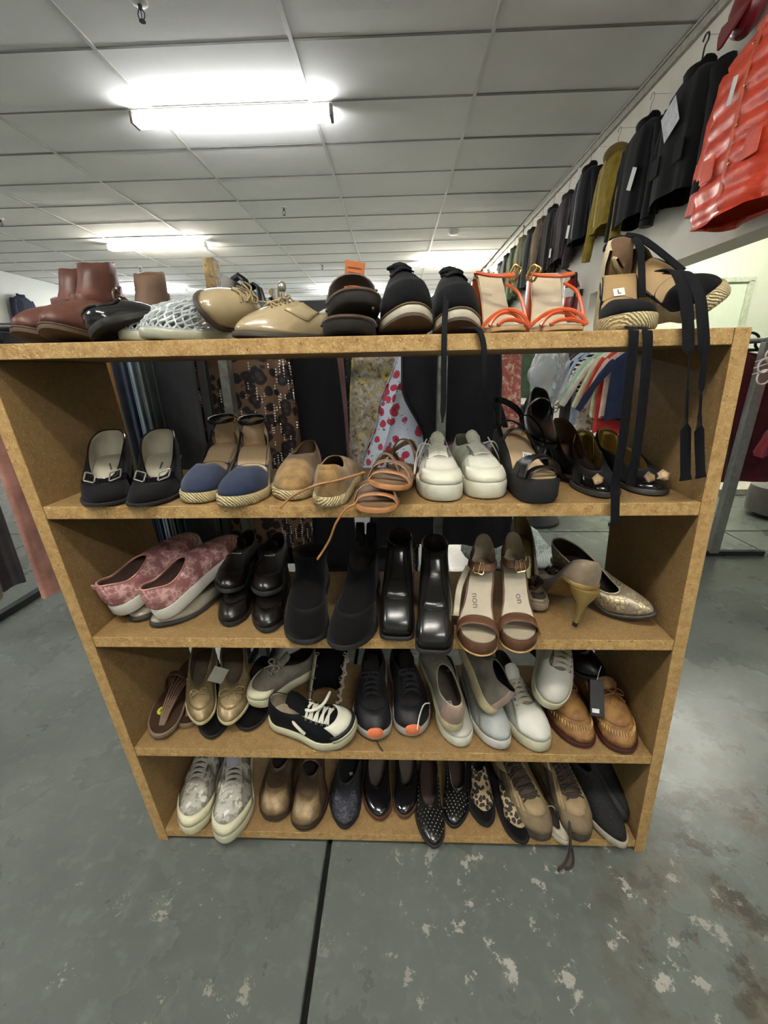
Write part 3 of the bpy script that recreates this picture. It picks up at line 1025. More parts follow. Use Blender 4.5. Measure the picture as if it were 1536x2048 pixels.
# black platform wedge sandal
def platform():
    s = Shoe('platform_sandal', 'black leather platform wedge sandal with a price sticker inside, next to the white canvas sneaker', (0.275, 0.004), 2, 10, -1, L=0.22, wf=0.096, wh=0.062, hh=0.105, hp=0.042, ts=0.004, sole='fill', tl=0.3, tp=2.8,
             c0=0.11, c1=0.62, cw=0.08, zH=0.002, zM=0.004, zF=0.018, dome=0.4, upper=BLK_LEATHER, lining=BLK_LEATHER, solem=mat('black_wedge', '#1b1b1b', 0.75, bump=0.2, bs=600), insole=TAN_INSOLE)
    s.sole(); s.insole(grow=-0.004)
    s.strap(0.72, 0.86, 0.034, 0.026, BLK_LEATHER)
    s.strap(0.86, 0.70, 0.036, 0.024, BLK_LEATHER)
    s.strap(0.92, 0.92, 0.020, 0.02, BLK_LEATHER)
    s.strap(0.34, 0.42, 0.030, 0.013, BLK_LEATHER, pow_=0.8)
    s.strap(0.20, 0.50, 0.034, 0.011, BLK_LEATHER, pow_=0.8)
    s.ribbon('heel_strap', BLK_LEATHER, [(-0.030, s.y(.3), s.zf(.3)), (-0.034, s.y(.14), s.zf(0) + .035), (-0.01, s.y(-.05), s.zf(0) + .062), (0.03, s.y(.10), s.zf(0) + .04), (0.032, s.y(.26), s.zf(.26))], 0.013, 0.003, (0, 0.3, 1))
    st = s.ribbon('ankle_strap', BLK_LEATHER, [(0.03, s.y(.15), s.zf(.1) + .03), (0.05, s.y(.2), s.zf(.1) + .03), (0.068, s.y(.3), s.zf(.2) + .005), (0.070, s.y(.4), s.zf(.3) - .02), (0.05, s.y(.5), s.zf(.5) - .005)], 0.008, 0.0025, (0, 1, 0))
    s.frame('buckle', GOLD, (0.01, s.y(.43), s.zf(.4) + 0.030), 0.014, 0.010, 0.001, (40, 0, 0), st)
    s.sticker(PAPER, 0.5, 0.022, 0.022, 0.008, -12, 'DR', mat('blue_ink', '#22306a', 0.6), size=0.012)

    return s
platform()

# black mary jane heaps behind the platform sandal
def black_shoe_behind(label, at, yaw, rot, lift, strap=True):
    s = Shoe('black_strap_shoe', label, at, 2, yaw, 1, rot, lift, group='black strap shoes behind the platform sandal', L=0.23, wf=0.09, hh=0.03, hp=0.012, st=0.01, c1=0.60, cw=0.056, zH=0.055, zM=0.04, zF=0.03, dome=0.42, upper=BLK_LEATHER, lining=DARK_LINING, solem=BLK_SOLE, insole=DARK_LINING)
    s.sole(); s.upper(); s.insole(); s.heel_post(BLK_SOLE, 'block')
    st = s.strap(0.45, 0.47, 0.06, 0.016, BLK_LEATHER)
    s.frame('buckle', CHROME, (0.03, s.y(.46), 0.062), 0.014, 0.012, 0.0012, (30, 0, 0), st)
    return s
black_shoe_behind('black leather strap shoe with a silver buckle, wedged behind the platform sandal', (0.338, 0.105), 8, (0, 0), 0)
black_shoe_behind('black leather strap shoe at the back of the shelf, tipped over its pair', (0.325, 0.150), -6, (10, 14), 0.055)

# black flats with gold insoles and faceted gilt ornaments
GOLD_LINING = mat('gold_insole', '#c6aa68', 0.42, metal=0.3, var=0.12, vs=22)
def gilt_flat(label, at, yaw, side, nst):
    s = Shoe('black_flat', label, at, 2, yaw, side, group='black flats with gilt ornaments', L=0.235, wf=0.090, wh=0.064, hh=0.012, hp=0.010, ts=0.003, st=0.012, c1=0.70, cw=0.070, zH=0.082, zM=0.048, zF=0.026, dome=0.46, tl=0.26, tp=2.2,
             upper=BLK_SUEDE, lining=GOLD_LINING, solem=mat('grey_sole', '#3a3835', 0.5), insole=GOLD_LINING)
    s.sole(); s.upper(); s.insole()
    s.patch('toe_cap', BLK_PATENT, 0.82, 1.0, 0.0, 0.5, sides=-1 if side > 0 else 0)
    s.patch('heel_lining', mat('gold_foil', '#cbb36a', 0.28, metal=0.9, var=0.15, vs=30), 0.0, 0.16, 0.3, 1.0, -0.0035)
    for i in range(nst):
        x = (-0.014, 0.022)[i] if nst > 1 else -0.012
        y = s.y(0.90 - 0.05 * i)
        z = s.top(x, y, 0.03)
        pent = [Vector((0.0125 * math.sin(2 * pi * k / 5), 0, 0.012 * math.cos(2 * pi * k / 5))) for k in range(5)]
        R = Euler((math.radians(-35), 0, math.radians(8 - 20 * i))).to_matrix()
        c = Vector((x, y - 0.003, z + 0.006))
        MB().loft([[c + R @ (p + Vector((0, 0.003, 0))) for p in pent], [c + R @ p for p in pent], [c + R @ (p * 0.55 + Vector((0, -0.003, 0.0))) for p in pent]]).build('gilt_ornament', mat('rose_gilt', '#d2b68c', 0.35, metal=0.4), s.root, smooth=False)
    return s
gilt_flat('black flat with gold insole and one gilt ornament, under the ribbons beside the strap shoes', (0.393, 0.036), -10, 1, 1)
gilt_flat('black flat with gold insole and two gilt ornaments, under the ribbons against the side panel', (0.492, 0.034), 4, -1, 2)
# a brown-lined pump standing behind them
s = Shoe('brown_pump', 'dark pump with a brown lining at the back of the shelf behind the gold-lined flats', (0.395, 0.085), 2, 4, 1, (0, 0), 0.008, L=0.19, wf=0.08, hh=0.05, hp=0.01, st=0.008, c1=0.72, cw=0.058, zH=0.06, zM=0.04, zF=0.03, upper=BLK_LEATHER, lining=mat('russet_lining', '#6a4a34', 0.7), solem=BLK_SOLE, insole=mat('russet_lining', '#6a4a34'))
s.sole(); s.upper(); s.insole(); s.heel_post(BLK_LEATHER, 'block')
# ================================================================ third shelf
PINK_SNAKE = mat('pink_snake', '#b98784', 0.42, var=0.08, vs=20, pat='cells', ps=75, cols=['#dcb4ad', '#94605f'], bump=0.25)
PINK_EDGE = mat('pink_edge', '#c0897c', 0.55)
def pink_slip(label, at, yaw, rot, lift, side):
    s = Shoe('slip_on_sneaker', label, at, 3, yaw, side, rot, lift, group='pink snake-print slip-ons', L=0.255, wf=0.096, wh=0.070, ww=0.076, hh=0.030, hp=0.028, ts=0.004, sole='fill', rim=0.003, c1=0.46, cw=0.060, zH=0.058, zM=0.040, zF=0.050, dome=0.5, tl=0.24,
             upper=PINK_SNAKE, lining=mat('rose_brown_lining', '#6f5247', 0.85), solem=mat('white_sole', '#d5d3c8', 0.5, var=0.03), insole=mat('rose_brown_lining', '#6f5247'))
    s.sole(); s.upper(); s.insole()
    s.collar(0.0022, PINK_EDGE)
    s.patch('heel_tab', PINK_SNAKE, 0.0, 0.015, 0.35, 1.0, 0.003)
    MB().box((0, s.y(0.0) + 0.0015, s.p['hh'] + 0.058), (0.02, 0.005, 0.014)).build('heel_pull', PINK_SNAKE, s.root, bevel=0.002)
    return s
pink_slip('pink snake-print slip-on sneaker, heel to the front, against the side panel', (-0.510, 0.270), 157, (-17, 0), 0.098, 1)
pink_slip('pink snake-print slip-on sneaker, heel to the front, beside the black loafers', (-0.388, 0.262), 155, (-18, 0), 0.098, -1)
PEARL = mat('pearl_leather', '#a39a86', 0.35, var=0.1, vs=18, coat=0.3)
def pearl_flat(label, at, yaw, side):
    s = Shoe('pearl_flat', label, at, 3, yaw, side, group='pearl grey flats under the pink slip-ons', L=0.235, wf=0.088, hh=0.012, hp=0.010, st=0.010, ts=0.004, c1=0.66, cw=0.060, zH=0.040, zM=0.024, zF=0.026, dome=0.46, tl=0.28, upper=PEARL, lining=BEIGE_LINING, solem=mat('grey_sole', '#3a3835'), insole=BEIGE_LINING)
    s.sole(); s.upper(); s.insole()
    return s
pearl_flat('pearl grey flat under the pink slip-on that stands against the side panel', (-0.572, 0.052), 5, 1)
pearl_flat('pearl grey flat whose shiny toe sticks out under the front pink slip-on', (-0.508, 0.036), -24, -1)

BLK_LOAFER = mat('black_loafer', '#181514', 0.28, var=0.12, vs=40, bump=0.15, bs=350, spec=0.5)
def loafer(label, at, yaw, lift, rot, group, saddle=True):
    s = Shoe('black_loafer', label, at, 3, yaw, 1, rot, lift, group=group, L=0.245, wf=0.088, hh=0.020, hp=0.010, ts=0.004, st=0.012, c1=0.52, cw=0.052, zH=0.055, zM=0.038, zF=0.050, dome=0.5, tl=0.26, upper=BLK_LOAFER, lining=DARK_LINING, solem=BLK_SOLE, insole=DARK_LINING)
    s.sole(); s.upper(); s.insole()
    s.heel_post(BLK_SOLE, 'block')
    if saddle:
        st = s.strap(0.58, 0.58, 0.046, 0.020, BLK_LOAFER, name='saddle', wide=1.0)
        s.frame('buckle', CHROME, (0.002, s.y(.585), s.zf(.58) + 0.0495), 0.026, 0.010, 0.0011, (90, 0, 0), st, prong=False)
        s.tongue(BLK_LOAFER, 0.045, 0.03, 0.02)
    s.patch('toe_cap', BLK_LOAFER, 0.84, 1.0, 0.0, 0.45)
    return s
loafer('black patent loafer lying on a black shoe, next to the pink slip-on', (-0.384, 0.060), 6, 0.052, (-4, 5), 'black loafers on top')
loafer('black patent loafer with a shiny saddle lying on a black shoe, beside the suede booties', (-0.286, 0.045), 7, 0.056, (-5, 0), 'black loafers on top')
loafer('plain black shoe underneath the loafer next to the pink slip-on', (-0.372, 0.040), 3, 0.0, (0, 0), 'black shoes below the loafers', False)
loafer('plain black shoe underneath the loafer beside the suede booties', (-0.272, 0.022), 7, 0.0, (0, 0), 'black shoes below the loafers', False)

def bootie(label, at, yaw, side, tall):
    sh = [(0.004, 0.50, 0.088, 0.120, 0.128, 0.135)] if tall == 1 else [(0.004, 0.42, 0.07, 0.15, 0.12, 0.105)]
    s = Shoe('suede_bootie', label, at, 3, yaw, side, group='black suede ankle booties', L=0.255, wf=0.102, wh=0.074, hh=0.040, hp=0.014, ts=0.003, st=0.014, c1=0.50, cw=0.072, zH=0.055, zM=0.055, zF=0.055, dome=0.55, tl=0.24, tp=2.3, shaft=sh, upper=BLK_SUEDE, lining=DARK_LINING, solem=BLK_SOLE, insole=DARK_LINING)
    s.sole(); s.upper(); s.insole()
    s.heel_post(BLK_SUEDE, 'block')
    s.patch('vamp_overlay', BLK_SUEDE, 0.70, 1.0, 0.0, 0.42, 0.0015)
    return s
b1 = bootie('black suede ankle bootie with a high round shaft, next to the loafers', (-0.176, -0.024), 4, 1, 1)
b2 = bootie('black suede ankle bootie with pointed pull tabs, next to the leather boots', (-0.093, -0.038), -7, -1, 2)
for x in (-0.014, 0.014):
    b2.ribbon('pull_tab', BLK_SUEDE, [(x, b2.y(0.06), 0.12), (x * 1.1, b2.y(0.02), 0.165), (x, b2.y(0.06), 0.180), (x, b2.y(0.10), 0.14)], 0.022, 0.004, (1, 0, 0))
MB().tube([(0.022 * math.cos(a) * .3 - 0.03, b2.y(.62) + 0.003 * math.sin(a), 0.058 + 0.005 * math.sin(a)) for a in [0, 1.5, 3, 4.5]], 0.002, 6, True).build('side_ring', BLK_LEATHER, b2.root)

SQ_LEATHER = mat('smooth_black_leather', '#1a1918', 0.24, var=0.08, bump=0.05, bs=200, coat=0.15)
def square_boot(label, at, yaw, side):
    s = Shoe('ankle_boot', label, at, 3, yaw, side, group='square-toed black leather boots', L=0.245, wf=0.082, wh=0.064, ww=0.068, hh=0.062, hp=0.010, ts=0.001, st=0.009, tl=0.13, tp=4.5, c1=0.46, cw=0.066, zH=0.055, zM=0.06, zF=0.066, dome=0.42, bend=0.004,
             shaft=[(0.006, 0.36, 0.062, 0.155, 0.150, 0.145)], upper=SQ_LEATHER, lining=DARK_LINING, solem=BLK_SOLE, insole=DARK_LINING)
    s.sole(); s.upper(); s.insole()
    s.heel_post(SQ_LEATHER, 'block')
    s.patch('front_seam', SQ_LEATHER, 0.955, 1.0, 0.45, 1.0, 0.0012)
    s.collar(0.0015, BLK_LEATHER)
    return s
square_boot('smooth black leather boot with a square toe, next to the suede bootie', (0.002, -0.018), -3, 1)
square_boot('smooth black leather boot, square toe over the edge, next to the brown heels', (0.081, -0.048), -4, -1)

BROWN_LTH = mat('brown_heel_leather', '#64442f', 0.42, var=0.12, vs=30, bump=0.08)
SAND_INSOLE = mat('sand_insole', '#aba08a', 0.5, var=0.05, vs=20)
def heel_sandal(label, at, yaw, side, word, price):
    s = Shoe('heeled_sandal', label, at, 3, yaw, side, group='brown high-heeled sandals', L=0.205, wf=0.086, wh=0.054, ww=0.056, hh=0.112, hp=0.026, ts=0.004, st=0.022, rim=0.002, tl=0.3, tp=2.4, bend=0.008, upper=BROWN_LTH, lining=BEIGE_LINING, solem=BROWN_LTH, insole=SAND_INSOLE)
    s.sole(bottom=lambda t: max(0.003 * sstep(.6, .9, t), s.zf(t) - lerp(0.008, 0.024, sstep(0.35, 0.72, t))))
    s.insole(grow=-0.003)
    s.tube('welt', mat('tan_welt', '#c69a5e', 0.5), [(s.cx(t) + u * s.hw(t), s.y(t), 0.004) for u, t in ((-1, .72), (-1, .86), (-1, .95), (0, .999), (1, .95), (1, .86), (1, .72))], 0.0022)
    s.heel_post(BROWN_LTH, 'cone')
    s.strap(0.78, 0.80, 0.030, 0.030, BROWN_LTH, name='toe_strap', wide=1.08)
    # heel cup
    v, n = [], 17
    for k in range(n):
        a = -2.0 + 4.0 * k / (n - 1)
        hgt = 0.066 * max(0.18, math.cos(a / 2.2) ** 1.2)
        for rr, zz in ((0.026, -0.004), (0.0285, hgt * 0.5), (0.021, hgt), (0.0195, hgt - 0.001), (0.026, hgt * 0.5), (0.024, 0)):
            v.append((s.cx(.1) + rr * math.sin(a), s.y(0.16) + rr * 1.25 * math.cos(a), s.zf(0.1) + zz))
    f = [(k * 6 + j, k * 6 + 6 + j, k * 6 + 7 + j, k * 6 + 1 + j) for k in range(n - 1) for j in range(5)]
    cup = mesh('heel_cup', v, f, [BROWN_LTH, BEIGE_LINING], s.root)
    for p in cup.data.polygons:
        if p.index % 5 >= 3:
            p.material_index = 1
    st = s.ribbon('ankle_strap', BROWN_LTH, [(-0.03, s.y(.30), s.zf(.25) + 0.022), (-0.02, s.y(.40), s.zf(.3) + 0.030), (0.0, s.y(.43), s.zf(.3) + 0.032), (0.022, s.y(.40), s.zf(.3) + 0.030), (0.03, s.y(.30), s.zf(.25) + 0.026)], 0.018, 0.003, (0, 0.5, 1))
    s.frame('buckle', GOLD, (-0.006 * side, s.y(.45), s.zf(.3) + 0.032), 0.022, 0.024, 0.0014, (-35, 12 * side, 0), st)
    s.ribbon('strap_end', mat('strap_back', '#c9bfa6', 0.6), [(-0.03 * side, s.y(.28), s.zf(.28) + 0.012), (-0.046 * side, s.y(.36), s.zf(.36) - 0.010), (-0.050 * side, s.y(.48), s.zf(.5) - 0.012), (-0.05 * side, s.y(.6), s.zf(.6) + 0.004)], 0.014, 0.002, (1, 0.3, 0)) if side > 0 else None
    slope = math.atan2(s.zf(.40) - s.zf(.54), s.p['L'] * 0.14)
    R = Matrix.Rotation(slope, 3, 'X') @ Matrix.Rotation(math.radians(-80), 3, 'Z')
    writing('insole_writing', word, 0.021, mat('stamp_ink', '#5d5445', 0.6), s.root, (s.cx(.5) - 0.006 * side, s.y(0.48), s.zf(0.48) + 0.0045), R.to_euler())
    if price:
        s.sticker(PAPER, 0.62, 0.012, 0.024, 0.004, -4)
        R2_ = Matrix.Rotation(slope, 3, 'X') @ Matrix.Rotation(math.radians(-94), 3, 'Z')
        writing('price_writing', '$8', 0.013, INK, s.root, (s.cx(.62) + 0.004, s.y(0.62), s.zf(0.62) + 0.0056), R2_.to_euler())
    return s
heel_sandal('brown leather high-heeled sandal with a gold buckle, next to the square-toed boot', (0.160, -0.050), -12, 1, 'non', False)
heel_sandal('brown leather high-heeled sandal with a price sticker on the insole, beside the flower pump', (0.255, -0.034), -6, -1, 'on', True)

DULL_GOLD = mat('dull_gold', '#8d7d4c', 0.45, metal=0.35, var=0.14, vs=25)
TAUPE_SATIN = mat('taupe_satin', '#82725b', 0.42, var=0.12, vs=30, sheen=0.3)
FLOWER = mat('brown_organza', '#4c382a', 0.7, var=0.2, vs=60)
def flower(s, c, R, m, n=16, seed=2, name='flower'):
    rn = random.Random(seed)
    b = MB()
    for k in range(n):
        a, e = rn.uniform(0, 2 * pi), rn.uniform(0.15, 1.3)
        d = Vector((math.cos(a) * math.cos(e), math.sin(a) * math.cos(e), math.sin(e)))
        t = d.cross(Vector((0, 0, 1))).normalized()
        p = Vector(c)
        w = R * rn.uniform(0.5, 0.8)
        b.ribbon(catmull([p, p + d * R * 0.6 + t * w * 0.1, p + d * R + Vector((0, 0, 0.003)), p + d * R * 0.92 + t * w * 0.3 + Vector((0, 0, -0.003))], 3), w, 0.0012, t)
    o = b.build(name, m, s.root)
    o['kind'] = 'stuff'
    return o
# gold-lined peep-toe pump with a flower
s = Shoe('peep_toe_pump', 'taupe peep-toe pump with gold lining and brown flower, behind the brown heels', (0.338, 0.078), 3, 3, 1, L=0.19, wf=0.082, wh=0.056, hh=0.115, hp=0.024, st=0.02, ts=0.004, c1=0.74, cw=0.056, zH=0.062, zM=0.03, zF=0.026, dome=0.42, tl=0.3, upper=TAUPE_SATIN, lining=DULL_GOLD, solem=TAUPE_SATIN, insole=DULL_GOLD)
s.sole(); s.upper(); s.insole()
s.heel_post(TAUPE_SATIN, 'stiletto')
flower(s, (0.0, s.y(0.80), s.top(0, s.y(0.86), 0.06)), 0.024, FLOWER)
s.patch('peep_toe_shade', mat('peep_shadow', '#2b211a', 0.9), 0.965, 1.0, 0.2, 0.5, 0.0012)  # dark patch paints the shadow of the toe opening on the closed upper
# its pair lying down with the stiletto to the front
s = Shoe('stiletto_pump', 'taupe stiletto pump turned round, its gold heel cone to the front', (0.372, 0.222), 3, 183, 1, (0, -8), 0.012, L=0.185, wf=0.084, wh=0.078, hh=0.098, hp=0.016, st=0.010, ts=0.003, c1=0.72, cw=0.060, zH=0.052, zM=0.03, zF=0.03, dome=0.45, tl=0.3, upper=TAUPE_SATIN, lining=DULL_GOLD, solem=mat('gold_sole', '#93794a', 0.35, metal=0.3), insole=DULL_GOLD)
s.sole(); s.upper(); s.insole()
s.heel_post(mat('gold_heel', '#a58d55', 0.32, metal=0.5, var=0.05), 'stiletto', tip=BLK_SOLE)
flower(s, (0.0, s.y(0.84), s.top(0, s.y(0.84), 0.05)), 0.018, FLOWER, 12, 5)
# snake gold pump lying on its side, toe to the viewer
SNAKE_GOLD = mat('gold_snake', '#b8a981', 0.35, metal=0.25, var=0.1, vs=24, pat='cells', ps=110, cols=['#6a5f4c', '#8c8070'], bump=0.5)
s = Shoe('snake_pump', 'gold snake-print pump tipped on its side, leaning against the side panel', (0.545, 0.040), 3, 34, 1, (0, -24), 0.022, L=0.225, wf=0.088, wh=0.06, hh=0.070, hp=0.010, st=0.008, c1=0.70, cw=0.062, zH=0.056, zM=0.036, zF=0.036, dome=0.45, tl=0.34, tp=1.9, upper=SNAKE_GOLD, lining=mat('dark_brown_lining', '#33261d', 0.8), solem=mat('grey_sole', '#3a3835'), insole=mat('dark_brown_lining', '#33261d'))
s.sole(); s.upper(); s.insole(); s.collar(0.0014, mat('pale_piping', '#cfc3a4', 0.5))
s.heel_post(SNAKE_GOLD, 'stiletto')
# ================================================================ fourth shelf
DK_BROWN = mat('dark_brown_leather', '#3f2a1e', 0.45, var=0.14, vs=26)
YELLOW = mat('yellow_sticker', '#c5c62f', 0.6, var=0.03)
def braid_sandal(label, at, yaw, lift, rot, sticker):
    s = Shoe('braided_sandal', label, at, 4, yaw, 1, rot, lift, group='braided brown sandals', L=0.25, wf=0.094, wh=0.066, ww=0.072, hh=0.014, hp=0.012, ts=0.0, sole='fill', tp=2.3, solem=mat('sandal_sole', '#7a6750', 0.8), insole=DK_BROWN)
    s.sole(); s.insole(grow=-0.003, dz=0.002)
    b = MB()
    for i in range(5):
        u = -1 + 2 * i / 4
        b.tube(catmull([(0.004 + u * 0.006, s.y(0.90), 0.012), (0.006 + u * 0.012, s.y(0.74), 0.034), (0.012 + u * 0.018, s.y(0.55), 0.050), (0.014 + u * 0.03, s.y(0.40), 0.040), (0.01 + u * 0.036, s.y(0.30), 0.016)], 5), 0.0032, 6)
    b.build('braided_strap', mat('braid_brown', '#6d523c', 0.6), s.root)['kind'] = 'stuff'
    s.strap(0.44, 0.44, 0.052, 0.016, DK_BROWN)
    if sticker:
        o = MB().tube([(0, 0, 0), (0, 0, 0.0006)], 0.0125, 20).build('round_sticker', YELLOW, s.root, smooth=False)
        o.location = (-0.016, s.y(0.74), s.zf(.74) + 0.003)
        writing('sticker_writing', '$5', 0.012, mat('olive_ink', '#5b6413', 0.7), o, (0, 0, 0.0008), (0, 0, 0.2))
    return s
braid_sandal('dark brown braided sandal with a round yellow sticker, leaning along the side panel', (-0.572, 0.030), 4, 0.012, (5, 4), True)
braid_sandal('dark brown braided sandal half hidden next to the gold boat shoe', (-0.520, 0.046), 8, 0.0, (0, 0), False)

GOLD_LTH = mat('gold_leather', '#9c8862', 0.36, metal=0.35, var=0.14, vs=45, bump=0.2, bs=400)
def boat(label, at, yaw, side):
    s = Shoe('gold_boat_shoe', label, at, 4, yaw, side, (9, 0), 0.030, group='gold leather boat shoes', L=0.245, wf=0.086, wh=0.064, hh=0.012, hp=0.010, ts=0.008, st=0.010, sole='flat', rim=0.002, c1=0.66, cw=0.066, zH=0.062, zM=0.052, zF=0.036, dome=0.5, tl=0.3, tp=2.0,
             upper=GOLD_LTH, lining=mat('khaki_lining', '#6f614b', 0.7), solem=mat('bone_sole', '#c2b78f', 0.5), insole=mat('khaki_lining', '#6f614b'))
    s.sole(); s.upper(); s.insole()
    s.collar(0.0026, GOLD_LTH)
    s.patch('moccasin_plug', GOLD_LTH, 0.88, 1.0, 0.42, 0.95, 0.0022)
    s.bow(0.74, 0.020, GOLD_LTH, 0.0019, 0.7, seed=3 + side)
    s.studs(CHROME, [(sg * 0.031, t) for sg in (-1, 1) for t in (0.18, 0.3, 0.42, 0.54)], 0.0024, 'eyelet')
    return s
boat('gold leather boat shoe with a bow, beside the yellow-stickered sandal', (-0.470, 0.028), 19, 1)
g2 = boat('gold leather boat shoe with a pale paper tag, beside the grey canvas sneaker', (-0.398, 0.036), 17, -1)
o = MB().box((0, 0, 0), (0.040, 0.0008, 0.040)).build('price_tag', mat('grey_tag', '#a9a799', 0.7, var=0.03), g2.root, smooth=False)
o.location = (-0.030, g2.y(.58), 0.070)
o.rotation_euler = (-0.35, 0.7, 0.1)
for i, (lab, at, yaw) in enumerate((('black flat squashed under the gold boat shoe next to the sandals', (-0.455, 0.036), 14), ('black flat squashed under the gold boat shoe that holds the tag', (-0.370, 0.048), 6))):
    s = Shoe('black_flat_below', lab, at, 4, yaw, 1, group='black flats under the boat shoes', L=0.24, wf=0.086, hh=0.010, hp=0.008, st=0.008, c1=0.7, cw=0.06, zH=0.03, zM=0.016, zF=0.018, dome=0.45, upper=BLK_SUEDE, lining=DARK_LINING, solem=BLK_SOLE, insole=DARK_LINING)
    s.sole(); s.upper(); s.insole()

GREY_CANVAS = mat('grey_canvas', '#7c7567', 0.9, var=0.14, vs=40, bump=0.3, bs=1200)
s = Shoe('grey_sneaker', 'grey canvas sneaker with a thick white sole, lying across the black high-top', (-0.355, 0.085), 4, -52, 1, (7, 6), 0.052, L=0.20, wf=0.088, wh=0.062, hh=0.028, hp=0.028, ts=0.004, sole='fill', rim=0.004, c1=0.54, cw=0.05, zH=0.05, zM=0.034, zF=0.040, dome=0.5, upper=GREY_CANVAS, lining=DARK_LINING, solem=CREAM_RUBBER, insole=DARK_LINING)
s.sole(); s.upper(); s.insole()
s.patch('toe_bumper', CREAM_RUBBER, 0.78, 1.0, 0.0, 0.3, 0.003)
s.patch('foxing_line', BLK_CANVAS, 0.2, 1.0, 0.28, 0.34, 0.0016)
s.tongue(GREY_CANVAS, 0.03, 0.03, 0.02)
s.laces(0.56, 0.72, 3, 0.018, mat('grey_lace', '#9b9382', 0.85), 0.002, bow=0.6)
s.tube('heel_loop', mat('grey_lace', '#9b9382'), [(0.012, s.y(0.05), .075), (0.012, s.y(0.0), .094), (0.0, s.y(-0.03), .088), (-.004, s.y(-.02), .07)], 0.005)

s = Shoe('high_top_sneaker', 'black high-top canvas sneaker with white toe cap and loose white laces, lying across the shelf', (-0.105, 0.040), 4, 78, 1, (4, -8), 0.004, L=0.215, wf=0.092, wh=0.066, hh=0.024, hp=0.026, ts=0.016, sole='fill', rim=0.004, c1=0.50, cw=0.052, zH=0.058, zM=0.045, zF=0.050, dome=0.5, tl=0.22, tp=2.4,
         upper=BLK_CANVAS, lining=mat('cotton_lining', '#b0a48b', 0.85), solem=CREAM_RUBBER, insole=mat('cotton_lining', '#b0a48b'))
s.sole(); s.upper(); s.insole()
s.patch('toe_cap', WHITE_RUBBER, 0.88, 1.0, 0.18, 0.50, 0.0026)
s.patch('toe_bumper', CREAM_RUBBER, 0.80, 1.0, 0.0, 0.16, 0.0038)
s.patch('toe_line', BLK_SOLE, 0.84, 1.0, 0.10, 0.2, 0.0046)
s.tongue(BLK_CANVAS, 0.045, 0.05, 0.035)
s.laces(0.50, 0.74, 5, 0.020, WHITE_LACE, 0.0017, bow=False, eyelet=CHROME, flat=True, gap=BLK_CANVAS)
# the ankle shaft flops away to the back of the shelf
inv = s.root.matrix_basis.inverted()
def loc4(x, y, z):
    return inv @ Vector((x, y, ZS[4] + z))
v, n, f = [], 14, []
for j in range(5):
    fz = j / 4
    c = Vector((-0.185 + 0.018 * fz, 0.11 + 0.055 * fz, ZS[4] + 0.055 + 0.115 * fz))
    for k in range(n):
        a = -2.2 + 4.4 * k / (n - 1)
        v.append(inv @ (c + Vector((0.042 * math.sin(a), 0.032 * math.cos(a) - 0.004, 0.012 * math.cos(a)))))
f = [(j * n + k, j * n + k + 1, j * n + n + k + 1, j * n + n + k) for j in range(4) for k in range(n - 1)]
o = mesh('ankle_shaft', v, f, [BLK_CANVAS, mat('cotton_lining', '#b0a48b')], s.root)
so = o.modifiers.new('thickness', 'SOLIDIFY')
so.thickness = 0.003
so.material_offset = 1
so.offset = 0
b = MB()
for i in range(5):
    for sg in (-1, 1):
        p = loc4(-0.185 + sg * 0.034 + 0.018 * i / 4, 0.092 + 0.05 * i / 4, 0.062 + 0.105 * i / 4)
        q = [p + Vector((0.0045 * math.cos(t), 0.0045 * math.sin(t), 0.0)) for t in [2 * pi * k / 8 for k in range(8)]]
        b.tube(q, 0.0012, 5, True)
b.build('eyelet', CHROME, s.root)['kind'] = 'stuff'
b = MB()
b.tube(catmull([loc4(-0.215, 0.085, 0.075), loc4(-0.225, 0.05, 0.085), loc4(-0.20, 0.035, 0.092), loc4(-0.175, 0.05, 0.098), loc4(-0.165, 0.085, 0.10)], 5), 0.0038, 8)
b.tube(catmull([loc4(-0.235, 0.06, 0.06), loc4(-0.245, 0.03, 0.066), loc4(-0.225, 0.012, 0.058), loc4(-0.215, 0.01, 0.048)], 5), 0.0036, 8)
b.build('loose_lace', WHITE_LACE, s.root)
b = MB()
for i in range(4):
    p = loc4(-0.150 + 0.006 * i, 0.08 + 0.012 * i, 0.070 + 0.030 * i)
    b.tube(catmull([p, p + Vector((0.012, -0.008, 0.0)), p + Vector((0.022, 0.004, 0.003))], 4), 0.0035, 6)
b.build('shaft_lace', mat('grey_lace', '#9b9382'), s.root)['kind'] = 'stuff'

